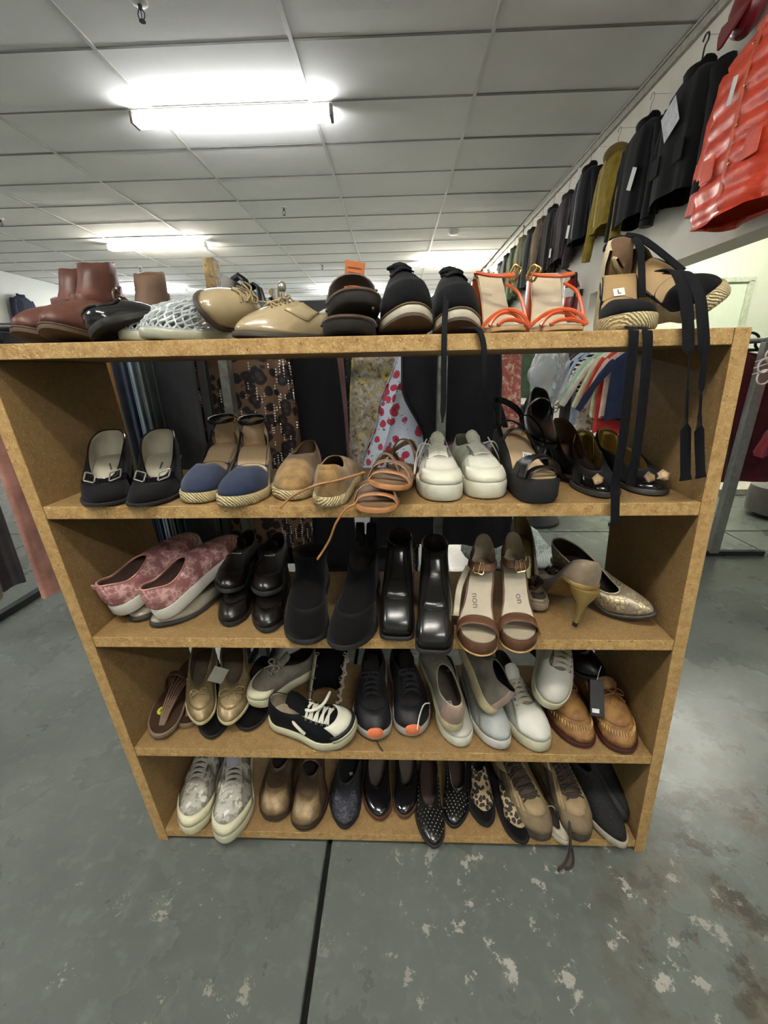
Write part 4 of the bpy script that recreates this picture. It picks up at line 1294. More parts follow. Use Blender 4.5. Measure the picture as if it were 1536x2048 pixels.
KNIT_BLACK = mat('black_knit', '#110f12', 0.88, var=0.2, vs=70, pat='flecks', ps=260, cols=['#3d343c'], bump=0.4, bs=900)
ORANGE_RUB = mat('orange_rubber', '#d9764a', 0.55, var=0.05)
def runner(label, at, yaw, side, lace=False):
    s = Shoe('running_shoe', label, at, 4, yaw, side, group='black running shoes with orange toes', L=0.262, wf=0.096, wh=0.07, hh=0.032, hp=0.022, ts=0.012, sole='fill', rim=0.004, c1=0.48, cw=0.056, zH=0.062, zM=0.045, zF=0.062, dome=0.5, tl=0.26, tp=2.2, upper=KNIT_BLACK, lining=DARK_LINING, solem=mat('grey_midsole', '#b3ada4', 0.55, var=0.05), insole=DARK_LINING)
    s.sole(); s.upper(); s.insole()
    s.patch('toe_overlay', mat('smooth_toe', '#131216', 0.55, var=0.1), 0.84, 1.0, 0.0, 0.42, 0.0016)
    MB().ball((s.cx(1), 0.004, s.zf(1) * 0.70 + 0.004), (0.020, 0.0095, 0.0165), 12, 6).build('toe_guard', ORANGE_RUB, s.root)
    s.tongue(KNIT_BLACK, 0.042, 0.035, 0.03)
    s.laces(0.50, 0.72, 5, 0.02, mat('black_lace', '#232124', 0.7), 0.0022, bow=0.52)
    if lace:
        s.tube('loose_lace', mat('black_lace', '#232124'), [(0.008, 0.0, 0.006), (0.014, -0.012, 0.003), (0.022, -0.024, 0.002)], 0.0018)
    return s
runner('black running shoe with an orange toe bumper, next to the high-top sneaker', (-0.056, 0.022), 3, 1, True)
runner('black running shoe with an orange toe bumper, next to the grey slip-on', (0.050, 0.036), 8, -1)

GREY_SUEDE = mat('grey_suede', '#8a867c', 0.9, var=0.1, vs=60, bump=0.35, bs=900)
PINK_NUDE = mat('nude_leather', '#a2897b', 0.5, var=0.08, vs=30, bump=0.3, bs=150)
OFFWHITE = mat('offwhite_leather', '#bab8ab', 0.5, var=0.06, vs=20, bump=0.15, bs=300)
# white sneaker below the grey slip-on
def low_sneaker(name, label, at, yaw, side, m, solem, lift=0, rot=(0, 0), lacem=None, group=None, cap=None, **k):
    q = dict(L=0.258, wf=0.094, wh=0.068, hh=0.028, hp=0.026, ts=0.005, sole='fill', rim=0.003, c1=0.48, cw=0.055, zH=0.06, zM=0.044, zF=0.058, dome=0.5, tl=0.25, tp=2.3, upper=m, lining=mat('grey_lining', '#78746a', 0.85), solem=solem, insole=mat('grey_lining', '#78746a'))
    q.update(k)
    s = Shoe(name, label, at, 4, yaw, side, rot, lift, group=group, **q)
    s.sole(); s.upper(); s.insole()
    s.tongue(m, 0.04, 0.035, 0.025)
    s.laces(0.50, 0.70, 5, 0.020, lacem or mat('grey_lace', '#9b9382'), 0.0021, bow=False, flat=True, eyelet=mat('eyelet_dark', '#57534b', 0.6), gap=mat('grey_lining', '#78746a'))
    if cap:
        s.patch('toe_cap', cap, 0.84, 1.0, 0.0, 0.62, 0.0018)
    return s
low_sneaker('offwhite_sneaker', 'off-white sneaker whose toe shows below the grey slip-on', (0.163, 0.012), 2, 1, OFFWHITE, WHITE_RUBBER, zH=0.05, zF=0.036, zM=0.034, L=0.24)
s = Shoe('slip_on_shoe', 'grey suede slip-on with a nude heel to the front and a size sticker inside', (0.105, 0.262), 4, 190, 1, (-5, 0), 0.062, L=0.255, wf=0.092, wh=0.068, hh=0.026, hp=0.022, ts=0.004, sole='fill', rim=0.003, c1=0.55, cw=0.060, zH=0.052, zM=0.040, zF=0.046, dome=0.5, upper=GREY_SUEDE, lining=mat('grey_lining', '#78746a'), solem=mat('bone_sole', '#c2b78f'), insole=mat('taupe_insole', '#64594e', 0.8))
s.sole(); s.upper(); s.insole()
s.patch('heel_counter', PINK_NUDE, 0.0, 0.13, 0.0, 1.0, 0.0014)
s.collar(0.0018, mat('bone_sole', '#c2b78f'))
s.sticker(PAPER, 0.20, 0.016, 0.020, 0.0, 180)
writing('sticker_writing', '8', 0.015, INK, s.root, (s.cx(.2), s.y(.2), s.zf(.2) + 0.0058), (0, 0, pi))
s.tube('loose_lace', WHITE_LACE, [(0.048, s.y(.30), .012), (0.066, s.y(.28), .016), (0.084, s.y(.20), .004), (0.095, s.y(.12), -.015)], 0.0018)

GREY_KNIT = mat('pale_grey_knit', '#a3a8a4', 0.75, var=0.08, vs=60, bump=0.3, bs=900)
low_sneaker('grey_knit_trainer', 'pale grey knit trainer with grey laces, next to the nude-heeled slip-on', (0.232, 0.003), 8, 1, GREY_KNIT, mat('white_sole', '#d5d3c8'), group=None, cap=mat('silver_toe', '#a9aeaa', 0.62, var=0.08, bump=0.2), ts=0.010, tl=0.28)
s = Shoe('grey_slip_sneaker', 'grey canvas sneaker with cream sole lying heel to the front on the knit trainer', (0.190, 0.232), 4, 198, 1, (-16, -32), 0.112, L=0.20, wf=0.084, wh=0.064, hh=0.024, hp=0.022, ts=0.004, sole='fill', c1=0.5, cw=0.056, zH=0.062, zM=0.05, zF=0.052, dome=0.5, upper=GREY_CANVAS, lining=DARK_LINING, solem=mat('bone_sole', '#c2b78f'), insole=DARK_LINING)
s.sole(); s.upper(); s.insole()
s.patch('heel_strip', PINK_NUDE, 0.0, 0.02, 0.0, 1.0, 0.0016)

WHITE_LTH = mat('white_leather', '#c6c4b8', 0.42, var=0.05, vs=20, bump=0.12, bs=300, coat=0.1)
DIRTY_LACE = mat('dirty_lace', '#b5ae9a', 0.85)
low_sneaker('white_leather_sneaker', 'white leather sneaker with a plain white toe cap, standing next to the tan moccasin', (0.322, 0.002), 10, 1, WHITE_LTH, CREAM_RUBBER, group='white leather sneakers', lacem=DIRTY_LACE, cap=mat('clean_toe', '#d2d2c6', 0.4, var=0.03), hh=0.034, hp=0.03)
low_sneaker('white_leather_sneaker', 'white leather sneaker lying on top of its pair, toe pointing down', (0.362, 0.052), -12, -1, WHITE_LTH, CREAM_RUBBER, 0.070, (20, 12), DIRTY_LACE, 'white leather sneakers', L=0.245, wf=0.09)

MOC_TAN = mat('moccasin_tan', '#9c7340', 0.62, var=0.14, vs=24, bump=0.2, bs=500, col2='#6f4a26')
MOC_STITCH = mat('moccasin_stitch', '#c09a5e', 0.7)
def moccasin(label, at, yaw, side):
    s = Shoe('tan_moccasin', label, at, 4, yaw, side, group='tan leather moccasins', L=0.255, wf=0.094, wh=0.068, hh=0.014, hp=0.012, ts=0.006, st=0.012, c1=0.50, cw=0.056, zH=0.055, zM=0.042, zF=0.056, dome=0.42, tl=0.27, tp=2.3, upper=MOC_TAN, lining=mat('russet_lining', '#6a4a34'), solem=mat('maroon_sole', '#4a231b', 0.5), insole=mat('russet_lining', '#6a4a34'))
    s.sole(); s.upper(); s.insole()
    s.patch('plug', MOC_TAN, 0.72, 1.0, 0.40, 0.97, 0.0026)
    b = MB()
    for k in range(34):
        a = lerp(0.25, 0.75, k / 33) * 2 * pi
        i = int(round(a / (2 * pi) * NT)) % NT
        i2 = a / (2 * pi) * NT
        c0_, c1_ = s.G[int(i2) % NT], s.G[(int(i2) + 1) % NT]
        fr = i2 - int(i2)
        p, q = c0_[2].lerp(c1_[2], fr), c0_[3].lerp(c1_[3], fr)
        p = p.lerp(q, 0.1)
        d = (q - p)
        b.tube([p + Vector((0, 0, 0.0015)), p + d * 0.45 + Vector((0, 0, 0.0042)), p + d * 0.85 + Vector((0, 0, 0.003))], 0.0015, 5)
    b.build('stitch', MOC_STITCH, s.root)['kind'] = 'stuff'
    s.patch('collar_band', MOC_TAN, 0, 0.55, 0.8, 1.0, 0.0015)
    s.tongue(MOC_TAN, 0.052, 0.022, 0.02)
    s.bow(0.58, 0.020, mat('thong_lace', '#8b6138', 0.6), 0.0016, 1.1, dz=0.012, seed=9 + side)
    return s
moccasin('tan leather moccasin with a bow, next to the white leather sneaker', (0.434, 0.016), 0, 1)
moccasin('tan leather moccasin against the side panel, with a maroon sole', (0.530, 0.006), -1, -1)
t = tag(MB().box((0, 0, 0), (0.032, 0.0012, 0.080)).build('swing_tag', mat('black_card', '#17171a', 0.5, var=0.02), smooth=False, bevel=0.002), 'black cardboard swing tag hanging between the two tan moccasins', 'tag')
t.location = (0.480, 0.072, ZS[4] + 0.096)
t.rotation_euler = (-0.62, 0.06, -0.12)
o = MB().box((0, -0.0012, 0), (0.016, 0.0006, 0.009)).build('tag_print', PAPER, t, smooth=False)
o.location = (-0.004, 0, -0.028)
MB().tube([(0, 0, 0.038), (0.006, 0.002, 0.058), (0.012, 0.004, 0.073)], 0.0007, 5).build('tag_string', PAPER, t)
for i, (lab, at, yaw, rot, lift) in enumerate((('black shoe on its side, at the back behind the moccasin beside the white sneaker', (0.44, 0.165), 30, (0, 30), 0.075), ('black shoe at the back behind the tan moccasin against the panel', (0.520, 0.150), 14, (4, 0), 0.058))):
    s = Shoe('black_back_shoe', lab, at, 4, yaw, 1, rot, lift, group='black shoes behind the moccasins', L=0.14, wf=0.08, hh=0.014, hp=0.012, c1=0.6, cw=0.055, zH=0.05, zM=0.04, zF=0.04, upper=BLK_LEATHER, lining=DARK_LINING, solem=BLK_SOLE, insole=DARK_LINING)
    s.sole(); s.upper(); s.insole()

# ================================================================ bottom shelf
SNAKE_CREAM = mat('cream_snake', '#958f82', 0.5, var=0.1, vs=20, pat='patches', ps=30, cols=['#c2bfb2', '#665e53'], bump=0.2)
def snake_sneaker(label, at, yaw, side):
    s = Shoe('snake_sneaker', label, at, 5, yaw, side, group='cream snake-print sneakers', L=0.27, wf=0.098, wh=0.07, hh=0.028, hp=0.028, ts=0.005, sole='fill', rim=0.004, c1=0.44, cw=0.058, zH=0.064, zM=0.05, zF=0.068, dome=0.5, tl=0.27, tp=2.0, upper=SNAKE_CREAM, lining=mat('grey_lining', '#78746a'), solem=CREAM_RUBBER, insole=mat('grey_lining', '#78746a'))
    s.sole(); s.upper(); s.insole()
    s.patch('foxing', CREAM_RUBBER, 0.70, 1.0, 0.0, 0.20, 0.0035)
    s.patch('vamp_panel', mat('snake_toe', '#b7b3a8', 0.45, var=0.1, pat='patches', ps=46, cols=['#d8d5ca', '#85806f']), 0.87, 1.0, 0.2, 0.75, 0.0018)
    s.patch('eyestay', SNAKE_CREAM, 0.55, 0.86, 0.6, 1.0, 0.0028)
    s.tongue(SNAKE_CREAM, 0.044, 0.04, 0.035)
    s.laces(0.46, 0.70, 6, 0.022, mat('flat_grey_lace', '#bdb8aa', 0.85), 0.0019, bow=False, flat=True, slack=0.002, gap=mat('snake_shadow', '#57524a', 0.8))  # strip under the laces gets its shade from a darker colour
    return s
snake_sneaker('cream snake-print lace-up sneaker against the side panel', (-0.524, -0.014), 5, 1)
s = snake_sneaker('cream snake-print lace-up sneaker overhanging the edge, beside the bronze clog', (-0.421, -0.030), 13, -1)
MB().box((0, 0, 0), (0.034, 0.05, 0.012), Euler((0.6, 0.2, 0.3)).to_matrix()).build('paper_stuffing', mat('lilac_paper', '#a7a3b4', 0.8, var=0.08), s.root, bevel=0.003).location = (0.0, s.y(.42), 0.112)

BRONZE = mat('bronze_leather', '#5d4a38', 0.36, metal=0.3, var=0.16, vs=40, bump=0.12, bs=300)
BRONZE_TOE = mat('bronze_toe', '#86704f', 0.42, metal=0.4, var=0.16, vs=60, bump=0.1, bs=300)
def clog(label, at, yaw, side):
    s = Shoe('bronze_mary_jane', label, at, 5, yaw, side, group='bronze mary janes', L=0.235, wf=0.094, wh=0.068, hh=0.024, hp=0.016, ts=0.005, st=0.014, c1=0.56, cw=0.058, zH=0.06, zM=0.046, zF=0.048, dome=0.5, tl=0.24, tp=2.4, upper=BRONZE, lining=DARK_LINING, solem=mat('brown_sole', '#3a2b1f', 0.6), insole=DARK_LINING)
    s.sole(); s.upper(); s.insole()
    s.patch('toe_cap', BRONZE_TOE, 0.86, 1.0, 0.0, 0.66, 0.0014)
    s.strap(0.40, 0.42, 0.070, 0.020, BRONZE, pow_=0.6)
    return s
clog('bronze leather mary jane with a burnished toe, beside the snake-print sneaker', (-0.318, 0.022), 2, 1)
clog('bronze leather mary jane with a burnished toe, beside the perforated navy flat', (-0.229, 0.004), 7, -1)

s = Shoe('perforated_flat', 'black flat with perforated navy toe and white sticker, next to the bronze mary jane', (-0.136, 0.010), 5, -2, 1, L=0.245, wf=0.09, hh=0.012, hp=0.010, st=0.011, c1=0.62, cw=0.064, zH=0.055, zM=0.040, zF=0.034, tl=0.32, tp=1.9, dome=0.5,
         upper=mat('navy_black', '#17181d', 0.7), lining=DARK_LINING, solem=BLK_SOLE, insole=mat('black_insole', '#121214', 0.8))
s.sole(); s.upper(); s.insole()
s.patch('lace_toe', mat('lace_mesh', '#191a20', 0.6, pat='cells', ps=120, cols=['#4a4c58', '#24262e'], bump=0.5), 0.80, 1.0, 0.0, 0.8, 0.0012)
s.sticker(PAPER, 0.42, 0.010, 0.010, 0.006, 20)
def bpump(label, at, yaw, side):
    s = Shoe('round_toe_pump', label, at, 5, yaw, side, group='black round-toed pumps', L=0.22, wf=0.084, wh=0.058, hh=0.055, hp=0.014, ts=0.002, st=0.013, c1=0.70, cw=0.058, zH=0.055, zM=0.034, zF=0.026, dome=0.44, tl=0.26, upper=BLK_PATENT, lining=mat('brown_grey_lining', '#5c4f42', 0.7), solem=mat('stacked_brown', '#5a3a28', 0.6), insole=mat('brown_grey_lining', '#5c4f42'))
    s.sole(); s.upper(); s.insole(); s.heel_post(mat('stacked_brown', '#5a3a28'), 'block')
    return s
bpump('black patent pump with a brown platform sole, next to the perforated flat', (-0.034, 0.032), 1, 1)
bpump('black patent pump with a brown sole, half hidden behind the studded flat', (0.040, 0.026), 0, -1)
def studded(label, at, yaw, side):
    s = Shoe('studded_flat', label, at, 5, yaw, side, group='studded black flats', L=0.245, wf=0.086, wh=0.062, hh=0.010, hp=0.009, st=0.009, ts=0.003, c1=0.66, cw=0.060, zH=0.052, zM=0.034, zF=0.026, dome=0.46, tl=0.28, tp=2.0, upper=SQ_LEATHER, lining=mat('mink_lining', '#4b3a31', 0.7), solem=BLK_SOLE, insole=mat('mink_lining', '#4b3a31'))
    s.sole(); s.upper(); s.insole()
    pts = [(x, t) for x, t in rows(0.70, 0.95, 9, 0.036, 7)]
    pts += [(sg * (0.0335 - 0.004 * abs(t - .3)), t) for sg in (-1, 1) for t in [0.06 + 0.045 * k for k in range(14)]]
    s.studs(CHROME, pts, 0.0016)
    return s
studded('black leather flat studded with silver dots, overhanging the edge', (0.087, -0.018), -1, 1)
studded('black leather flat studded with silver dots, beside the leopard flats', (0.166, 0.006), -8, -1)
LEOPARD = mat('leopard_hair', '#a08a66', 0.7, pat='leopard', ps=85, cols=['#3b2a1e', '#1b1512', '#a8946f'])
def leo(label, at, yaw, side):
    s = Shoe('leopard_flat', label, at, 5, yaw, side, group='black flats with leopard vamps', L=0.24, wf=0.086, hh=0.012, hp=0.010, st=0.011, c1=0.54, cw=0.056, zH=0.055, zM=0.042, zF=0.048, dome=0.5, tl=0.27, upper=BLK_SUEDE, lining=DARK_LINING, solem=BLK_SOLE, insole=DARK_LINING)
    s.sole(); s.upper(); s.insole()
    s.patch('leopard_vamp', LEOPARD, 0.80, 1.0, 0.36, 1.0, 0.0016)
    return s
leo('black slip-on with a leopard-print vamp, next to the studded flat', (0.240, 0.010), -4, 1)
leo('black slip-on with a leopard-print vamp, half covered by the hiking shoe', (0.312, -0.004), 14, -1)
HIKE = mat('hiker_nubuck', '#8e7b5c', 0.85, var=0.12, vs=26, bump=0.35, bs=500, col2='#6f5d43')
HIKE2 = mat('hiker_panel', '#a08a66', 0.8, var=0.1, vs=30, bump=0.3, bs=500)
HIKE_DARK = mat('hiker_mesh', '#4b4132', 0.85, bump=0.4, bs=700)
HIKE_LACE = mat('hiker_lace', '#3a2c24', 0.8)
def hiker(label, at, yaw, side):
    s = Shoe('hiking_shoe', label, at, 5, yaw, side, group='tan hiking shoes', L=0.285, wf=0.108, wh=0.078, ww=0.088, hh=0.032, hp=0.026, ts=0.010, sole='fill', rim=0.003, c1=0.46, cw=0.064, zH=0.072, zM=0.055, zF=0.072, dome=0.5, tl=0.25, tp=2.2, upper=HIKE, lining=HIKE_DARK, solem=mat('hiker_sole', '#4c4436', 0.7, bump=0.4, bs=300), insole=HIKE_DARK)
    s.sole(); s.upper(); s.insole()
    s.patch('toe_rand', mat('toe_rand', '#7c6b50', 0.7), 0.84, 1.0, 0.0, 0.32, 0.0034)
    s.patch('vamp_panel', HIKE2, 0.93, 1.0, 0.32, 0.56, 0.0024)
    s.patch('flex_panel', HIKE2, 0.86, 0.93, 0.25, 0.7, 0.0020)
    for sg in (-1, 1):
        s.patch('side_panel', HIKE2, 0.80, 0.885, 0.1, 0.8, 0.0024, sg)
        s.patch('side_panel', HIKE_DARK, 0.62, 0.78, 0.25, 0.9, 0.0016, sg)
        s.patch('eyestay', HIKE2, 0.50, 0.84, 0.80, 1.0, 0.003, sg)
    s.tongue(HIKE_DARK, 0.05, 0.045, 0.04)
    s.laces(0.46, 0.78, 6, 0.026, HIKE_LACE, 0.0030, gap=HIKE_DARK, gv=0.56, bow=0.5, eyelet=mat('brass_eyelet', '#a48a55', 0.4, metal=0.6))
    return s
hiker('tan hiking shoe with brown laces, beside the leopard slip-ons', (0.368, -0.014), 17, 1)
s = hiker('tan hiking shoe whose long brown lace hangs down to the floor', (0.470, -0.012), 10, -1)
inv = s.root.matrix_basis.inverted()
b = MB()
b.tube(catmull([inv @ Vector(p) for p in ((0.455, 0.13, 0.145), (0.468, 0.09, 0.128), (0.462, 0.06, 0.112), (0.436, 0.025, 0.098), (0.424, -0.008, 0.08), (0.420, -0.026, 0.055), (0.414, -0.034, 0.03), (0.402, -0.04, 0.008), (0.390, -0.045, 0.004), (0.384, -0.05, 0.004))], 5), 0.0036, 7)
b.tube(catmull([inv @ Vector(p) for p in ((0.421, -0.020, 0.062), (0.428, -0.030, 0.035), (0.430, -0.036, 0.010), (0.418, -0.044, 0.004), (0.405, -0.046, 0.005))], 5), 0.0034, 7)
b.build('hanging_lace', HIKE_LACE, s.root)
s = Shoe('pale_flat', 'shoe with a pale sole peeking out between the two hiking shoes', (0.420, -0.014), 5, 12, 1, L=0.08, wf=0.036, hh=0.012, hp=0.012, ts=0.0, sole='fill', c1=0.7, cw=0.03, zH=0.02, zM=0.016, zF=0.01, upper=mat('pale_toe', '#b4ab97', 0.6), lining=DARK_LINING, solem=mat('pale_toe', '#b4ab97'), insole=DARK_LINING)
s.sole(); s.upper(); s.insole()
BLK_KNIT2 = mat('mesh_knit', '#111112', 0.85, pat='flecks', ps=330, cols=['#56564f'], bump=0.5, bs=900)
def knit(label, at, yaw, rot, solem):
    s = Shoe('knit_slip_on', label, at, 5, yaw, 1, rot, 0.0 if not rot[1] else 0.03, group='black knit slip-ons', L=0.265, wf=0.088, wh=0.066, hh=0.024, hp=0.020, ts=0.006, sole='fill', rim=0.004, c1=0.46, cw=0.056, zH=0.06, zM=0.046, zF=0.06, dome=0.48, tl=0.30, tp=2.0, upper=BLK_KNIT2, lining=DARK_LINING, solem=solem, insole=DARK_LINING)
    s.sole(); s.upper(); s.insole()
    return s
knit('black knit slip-on with a pale sole, beside the hiking shoe', (0.542, -0.010), 9, (0, 0), mat('pale_sole', '#b3aa98', 0.55))
knit('black knit slip-on standing on its side against the side panel', (0.578, 0.018), 6, (0, 64), BLK_SOLE)
# ================================================================ top board
OX = mat('oxblood_leather', '#613a2d', 0.46, var=0.14, vs=18, bump=0.12, bs=350, col2='#4a2b22')
BOOT_SOLE = mat('boot_sole', '#5b4a37', 0.75)
def buckle_boot(label, at, yaw, side, buckle=True, m=OX, rot=(-3, 0), lift=0.0140, **k):
    s = Shoe('buckled_boot', label, at, 1, yaw, side, rot, lift, L=0.262, wf=0.098, wh=0.074, hh=0.034, hp=0.012, ts=0.008, st=0.012, c1=0.48, cw=0.068, zH=0.055, zM=0.052, zF=0.06, dome=0.42, tl=0.28, tp=2.0, shaft=[(0.010, 0.40, 0.068, 0.176, 0.164, 0.152)], upper=m, lining=mat('russet_lining', '#6a4a34'), solem=BOOT_SOLE, insole=DARK_LINING, **k)
    s.sole(); s.upper(); s.insole(); s.heel_post(BOOT_SOLE, 'block')
    pts = []
    for k_ in range(25):
        a = 2 * pi * k_ / 24
        i2 = (a / (2 * pi)) * NT
        c = s.G[int(i2) % NT]
        t = (1 - math.cos(a)) / 2
        zt = 0.098 - 0.022 * math.cos(a) * -1
        p = min(c, key=lambda q: abs(q.z - zt))
        nrm = Vector((math.sin(a), math.cos(a), 0))
        pts.append(p + nrm * 0.003)
    pts = [(pts[i - 1] + pts[i] * 2 + pts[(i + 1) % 24]) / 4 for i in range(24)]
    pts.append(pts[0])
    st = MB().ribbon(pts, 0.017, 0.003, Vector((0, 0, 1))).build('ankle_strap', m, s.root)
    if buckle:
        R = 0.016
        c = pts[18] + Vector((-0.003, 0, 0))
        c = pts[6 if side > 0 else 18] + Vector((0.004 if side > 0 else -0.004, 0, 0))
        MB().tube([c + Vector((0, R * math.cos(a), R * 1.15 * math.sin(a))) for a in [2 * pi * q / 16 for q in range(16)]], 0.0028, 8, True).build('buckle', mat('old_silver', '#a89f90', 0.3, metal=0.9), st)
        MB().box(c + Vector((0, 0.026, 0)), (0.006, 0.010, 0.022)).build('strap_keeper', mat('old_silver', '#a89f90'), st, bevel=0.002)
        MB().ribbon([c + Vector((0.002, -0.01, 0)), c + Vector((0.006, 0.02, 0)), c + Vector((0.007, 0.05, -0.008))], 0.016, 0.003, (0, 0, 1)).build('strap_tip', m, st)
    s.tube('welt', BOOT_SOLE, [(x, y, s.zf(t) - 0.001) for x, y, t in s.ring(grow=0.002)], 0.002, smooth_=1)
    return s
buckle_boot('oxblood leather ankle boot at the end of the top board, behind the buckled one', (-0.655, 0.060), 4, -1, True, group='oxblood ankle boots')
buckle_boot('oxblood leather ankle boot with a big round buckle, on top of the rack', (-0.586, 0.030), 6, 1, True, group='oxblood ankle boots')
buckle_boot('worn brown boot lying behind the buckled oxblood boots', (-0.535, 0.12), 8, 1, False, mat('worn_brown', '#6b5443', 0.8, var=0.1), (0, 0), 0.0)
# black patent mule tipped up
s = Shoe('square_mule', 'black patent square-toed shoe tipped up between the buckled boot and the silver jelly flat', (-0.418, 0.135), 1, 146, 1, (-12, 22), 0.024, L=0.125, wf=0.086, wh=0.076, ww=0.08, tl=0.14, tp=4, hh=0.014, hp=0.012, ts=0, sole='fill', rim=0.003, c1=0.55, cw=0.066, zH=0.026, zM=0.022, zF=0.034, dome=0.45, upper=BLK_PATENT, lining=DARK_LINING, solem=BLK_SOLE, insole=mat('black_insole', '#121214'))
s.sole(); s.upper(); s.insole(); s.collar(0.0025, BLK_PATENT)

JELLY = mat('silver_jelly', '#c9d0cf', 0.10, metal=0.15, var=0.12, vs=60, coat=1.0, spec=0.8)
JELLY_SOLE = mat('jelly_sole', '#b3b49d', 0.3, var=0.05, coat=0.3)
def jelly(label, at, yaw):
    s = Shoe('jelly_flat', label, at, 1, yaw, 1, group='silver woven jelly flats', L=0.215, wf=0.094, wh=0.066, hh=0.016, hp=0.016, ts=0.004, sole='fill', rim=0.003, c1=0.52, cw=0.056, zH=0.062, zM=0.05, zF=0.060, dome=0.55, tl=0.28, solem=JELLY_SOLE, insole=JELLY_SOLE, upper=JELLY, M=12)
    s.sole(); s.insole()
    s.G = s.grid()
    # two families of crossing bands laid over the last
    b = MB()
    nj = s.p['M']
    def P(u, v):
        u = u % NT
        k = int(u)
        fr = u - k
        c0_, c1_ = s.G[k], s.G[(k + 1) % NT]
        j = min(int(v), nj - 1)
        fv = v - j
        return c0_[j].lerp(c0_[j + 1], fv).lerp(c1_[j].lerp(c1_[j + 1], fv), fr)
    for k in range(36):
        for sg in (1, -1):
            pts = []
            for q in range(9):
                v = nj * q / 8
                u = NT * k / 36 + sg * 5.5 * q / 8
                pts.append(P(u, v) + Vector((0, 0, 0.0012 * (1 if (q + (sg > 0)) % 2 else -1))))
            b.tube(pts, 0.0022, 5)
    for v in (0.0, 12.0):
        b.tube([P(NT * q / 40, v) for q in range(40)], 0.0028, 5, True)
    b.build('woven_upper', JELLY, s.root)['kind'] = 'stuff'
    return s
jelly('silver woven jelly flat with a pale sole, half hidden behind its pair', (-0.470, 0.040), -40)
jelly('silver woven jelly flat in front of its pair, beside the beige lace-ups', (-0.410, 0.024), -46)

BEIGE_PAT = mat('beige_patent', '#a89774', 0.2, var=0.06, vs=12, coat=0.7)
def beige_lace(label, at, yaw, rot, lift, side):
    s = Shoe('beige_lace_up', label, at, 1, yaw, side, rot, lift, group='beige patent lace-ups', L=0.205, wf=0.088, wh=0.064, hh=0.010, hp=0.009, ts=0.003, st=0.009, c1=0.50, cw=0.056, zH=0.052, zM=0.036, zF=0.056, dome=0.52, tl=0.25, upper=BEIGE_PAT, lining=mat('mint_lining', '#bfd0c8', 0.6), solem=mat('dark_brown_sole', '#3d342b', 0.6), insole=mat('mint_lining', '#bfd0c8'))
    s.sole(); s.upper(); s.insole()
    s.patch('eyestay', BEIGE_PAT, 0.52, 0.80, 0.62, 1.0, 0.0018)
    s.laces(0.54, 0.70, 3, 0.016, mat('beige_cord', '#9c8b68', 0.7), 0.0017, bow=0.56)
    return s
beige_lace('beige patent lace-up rolled onto its side, sole towards the jelly flats', (-0.318, 0.020), -16, (-7, 60), 0.048, 1)
beige_lace('beige patent lace-up standing flat with its bow on top, next to the suede sandals', (-0.240, 0.026), -46, (0, 0), 0.0, -1)

FUR_BROWN = mat('brown_nubuck', '#4f3c2d', 0.9, var=0.14, vs=40, bump=0.3, bs=700, sheen=0.2)
FUR_DARK = mat('dark_nubuck', '#221d1a', 0.9, var=0.1)
def suede_sandal(label, at, yaw, rot, lift, sq=1.0):
    s = Shoe('suede_sandal', label, at, 1, yaw, 1, rot, lift, group='brown suede sandals', L=0.235, wf=0.106, wh=0.08, ww=0.088, hh=0.022, hp=0.020, ts=0.006, sole='fill', tl=0.22, tp=2.6, solem=FUR_DARK, insole=FUR_BROWN)
    s.sole(); s.insole(grow=0.001, dz=0.004)
    s.tube('footbed_rim', FUR_BROWN, [(x, y, s.zf(t) + 0.002) for x, y, t in s.ring(grow=0.0015)], 0.0035, smooth_=1)
    s.strap(0.70, 0.72, 0.046 * sq, 0.052, FUR_BROWN, 0.005, 'vamp_strap', wide=1.04)
    a = s.strap(0.40, 0.42, 0.066 * sq, 0.034, FUR_BROWN, 0.005, 'instep_strap', wide=1.04, pow_=0.6)
    s.ribbon('heel_strap', FUR_BROWN, [(-0.036, s.y(.42), .03), (-0.040, s.y(.2), .02 + .035 * sq), (0, s.y(0.0), .02 + .052 * sq), (0.040, s.y(.2), .02 + .035 * sq), (0.036, s.y(.42), .03)], 0.026, 0.004, (0, 0, 1))
    b = MB()
    for x, y, z in ((-0.047, s.y(.70), 0.045), (0.047, s.y(.70), 0.045), (-0.04, s.y(.41), 0.055), (0.04, s.y(.41), 0.055)):
        b.ball((x, y - 0.01, z), 0.0035, 8, 5)
    b.build('rivet', mat('old_brass', '#7d6447', 0.4, metal=0.8), s.root)['kind'] = 'stuff'
    s.frame('buckle', mat('old_brass', '#7d6447'), (0.030, s.y(.47), 0.075), 0.02, 0.024, 0.0016, (-30, 0, 20), a)
    return s
suede_sandal('brown suede sandal with riveted straps lying flat on the board under its pair', (-0.085, 0.012), -6, (0, 0), 0.0, 0.16)
sd = suede_sandal('brown suede sandal stacked on its pair, showing its dark sole, with an orange tag', (-0.068, 0.030), 6, (4, 0), 0.034)
sd.root.rotation_euler.x = math.radians(-9)
sd.root.location.z += 0.012
t = MB().box((0, 0, 0), (0.042, 0.0012, 0.062)).build('swing_tag', mat('orange_card', '#b9662a', 0.6, var=0.06), sd.root, smooth=False, bevel=0.001)
t.location = (0.002, sd.y(0.58), 0.076)
t.rotation_euler = (0.15, 0.12, 0.05)
MB().box((0, -0.0012, -0.026), (0.030, 0.0006, 0.008)).build('red_stripe', mat('red_print', '#b23a30', 0.6), t, smooth=False)
for i in range(5):
    MB().box((0, -0.0011, 0.02 - 0.008 * i), (0.030 - 0.004 * (i % 2), 0.0004, 0.0016)).build('print_line', mat('dark_print', '#7d3d17', 0.7), t, smooth=False)

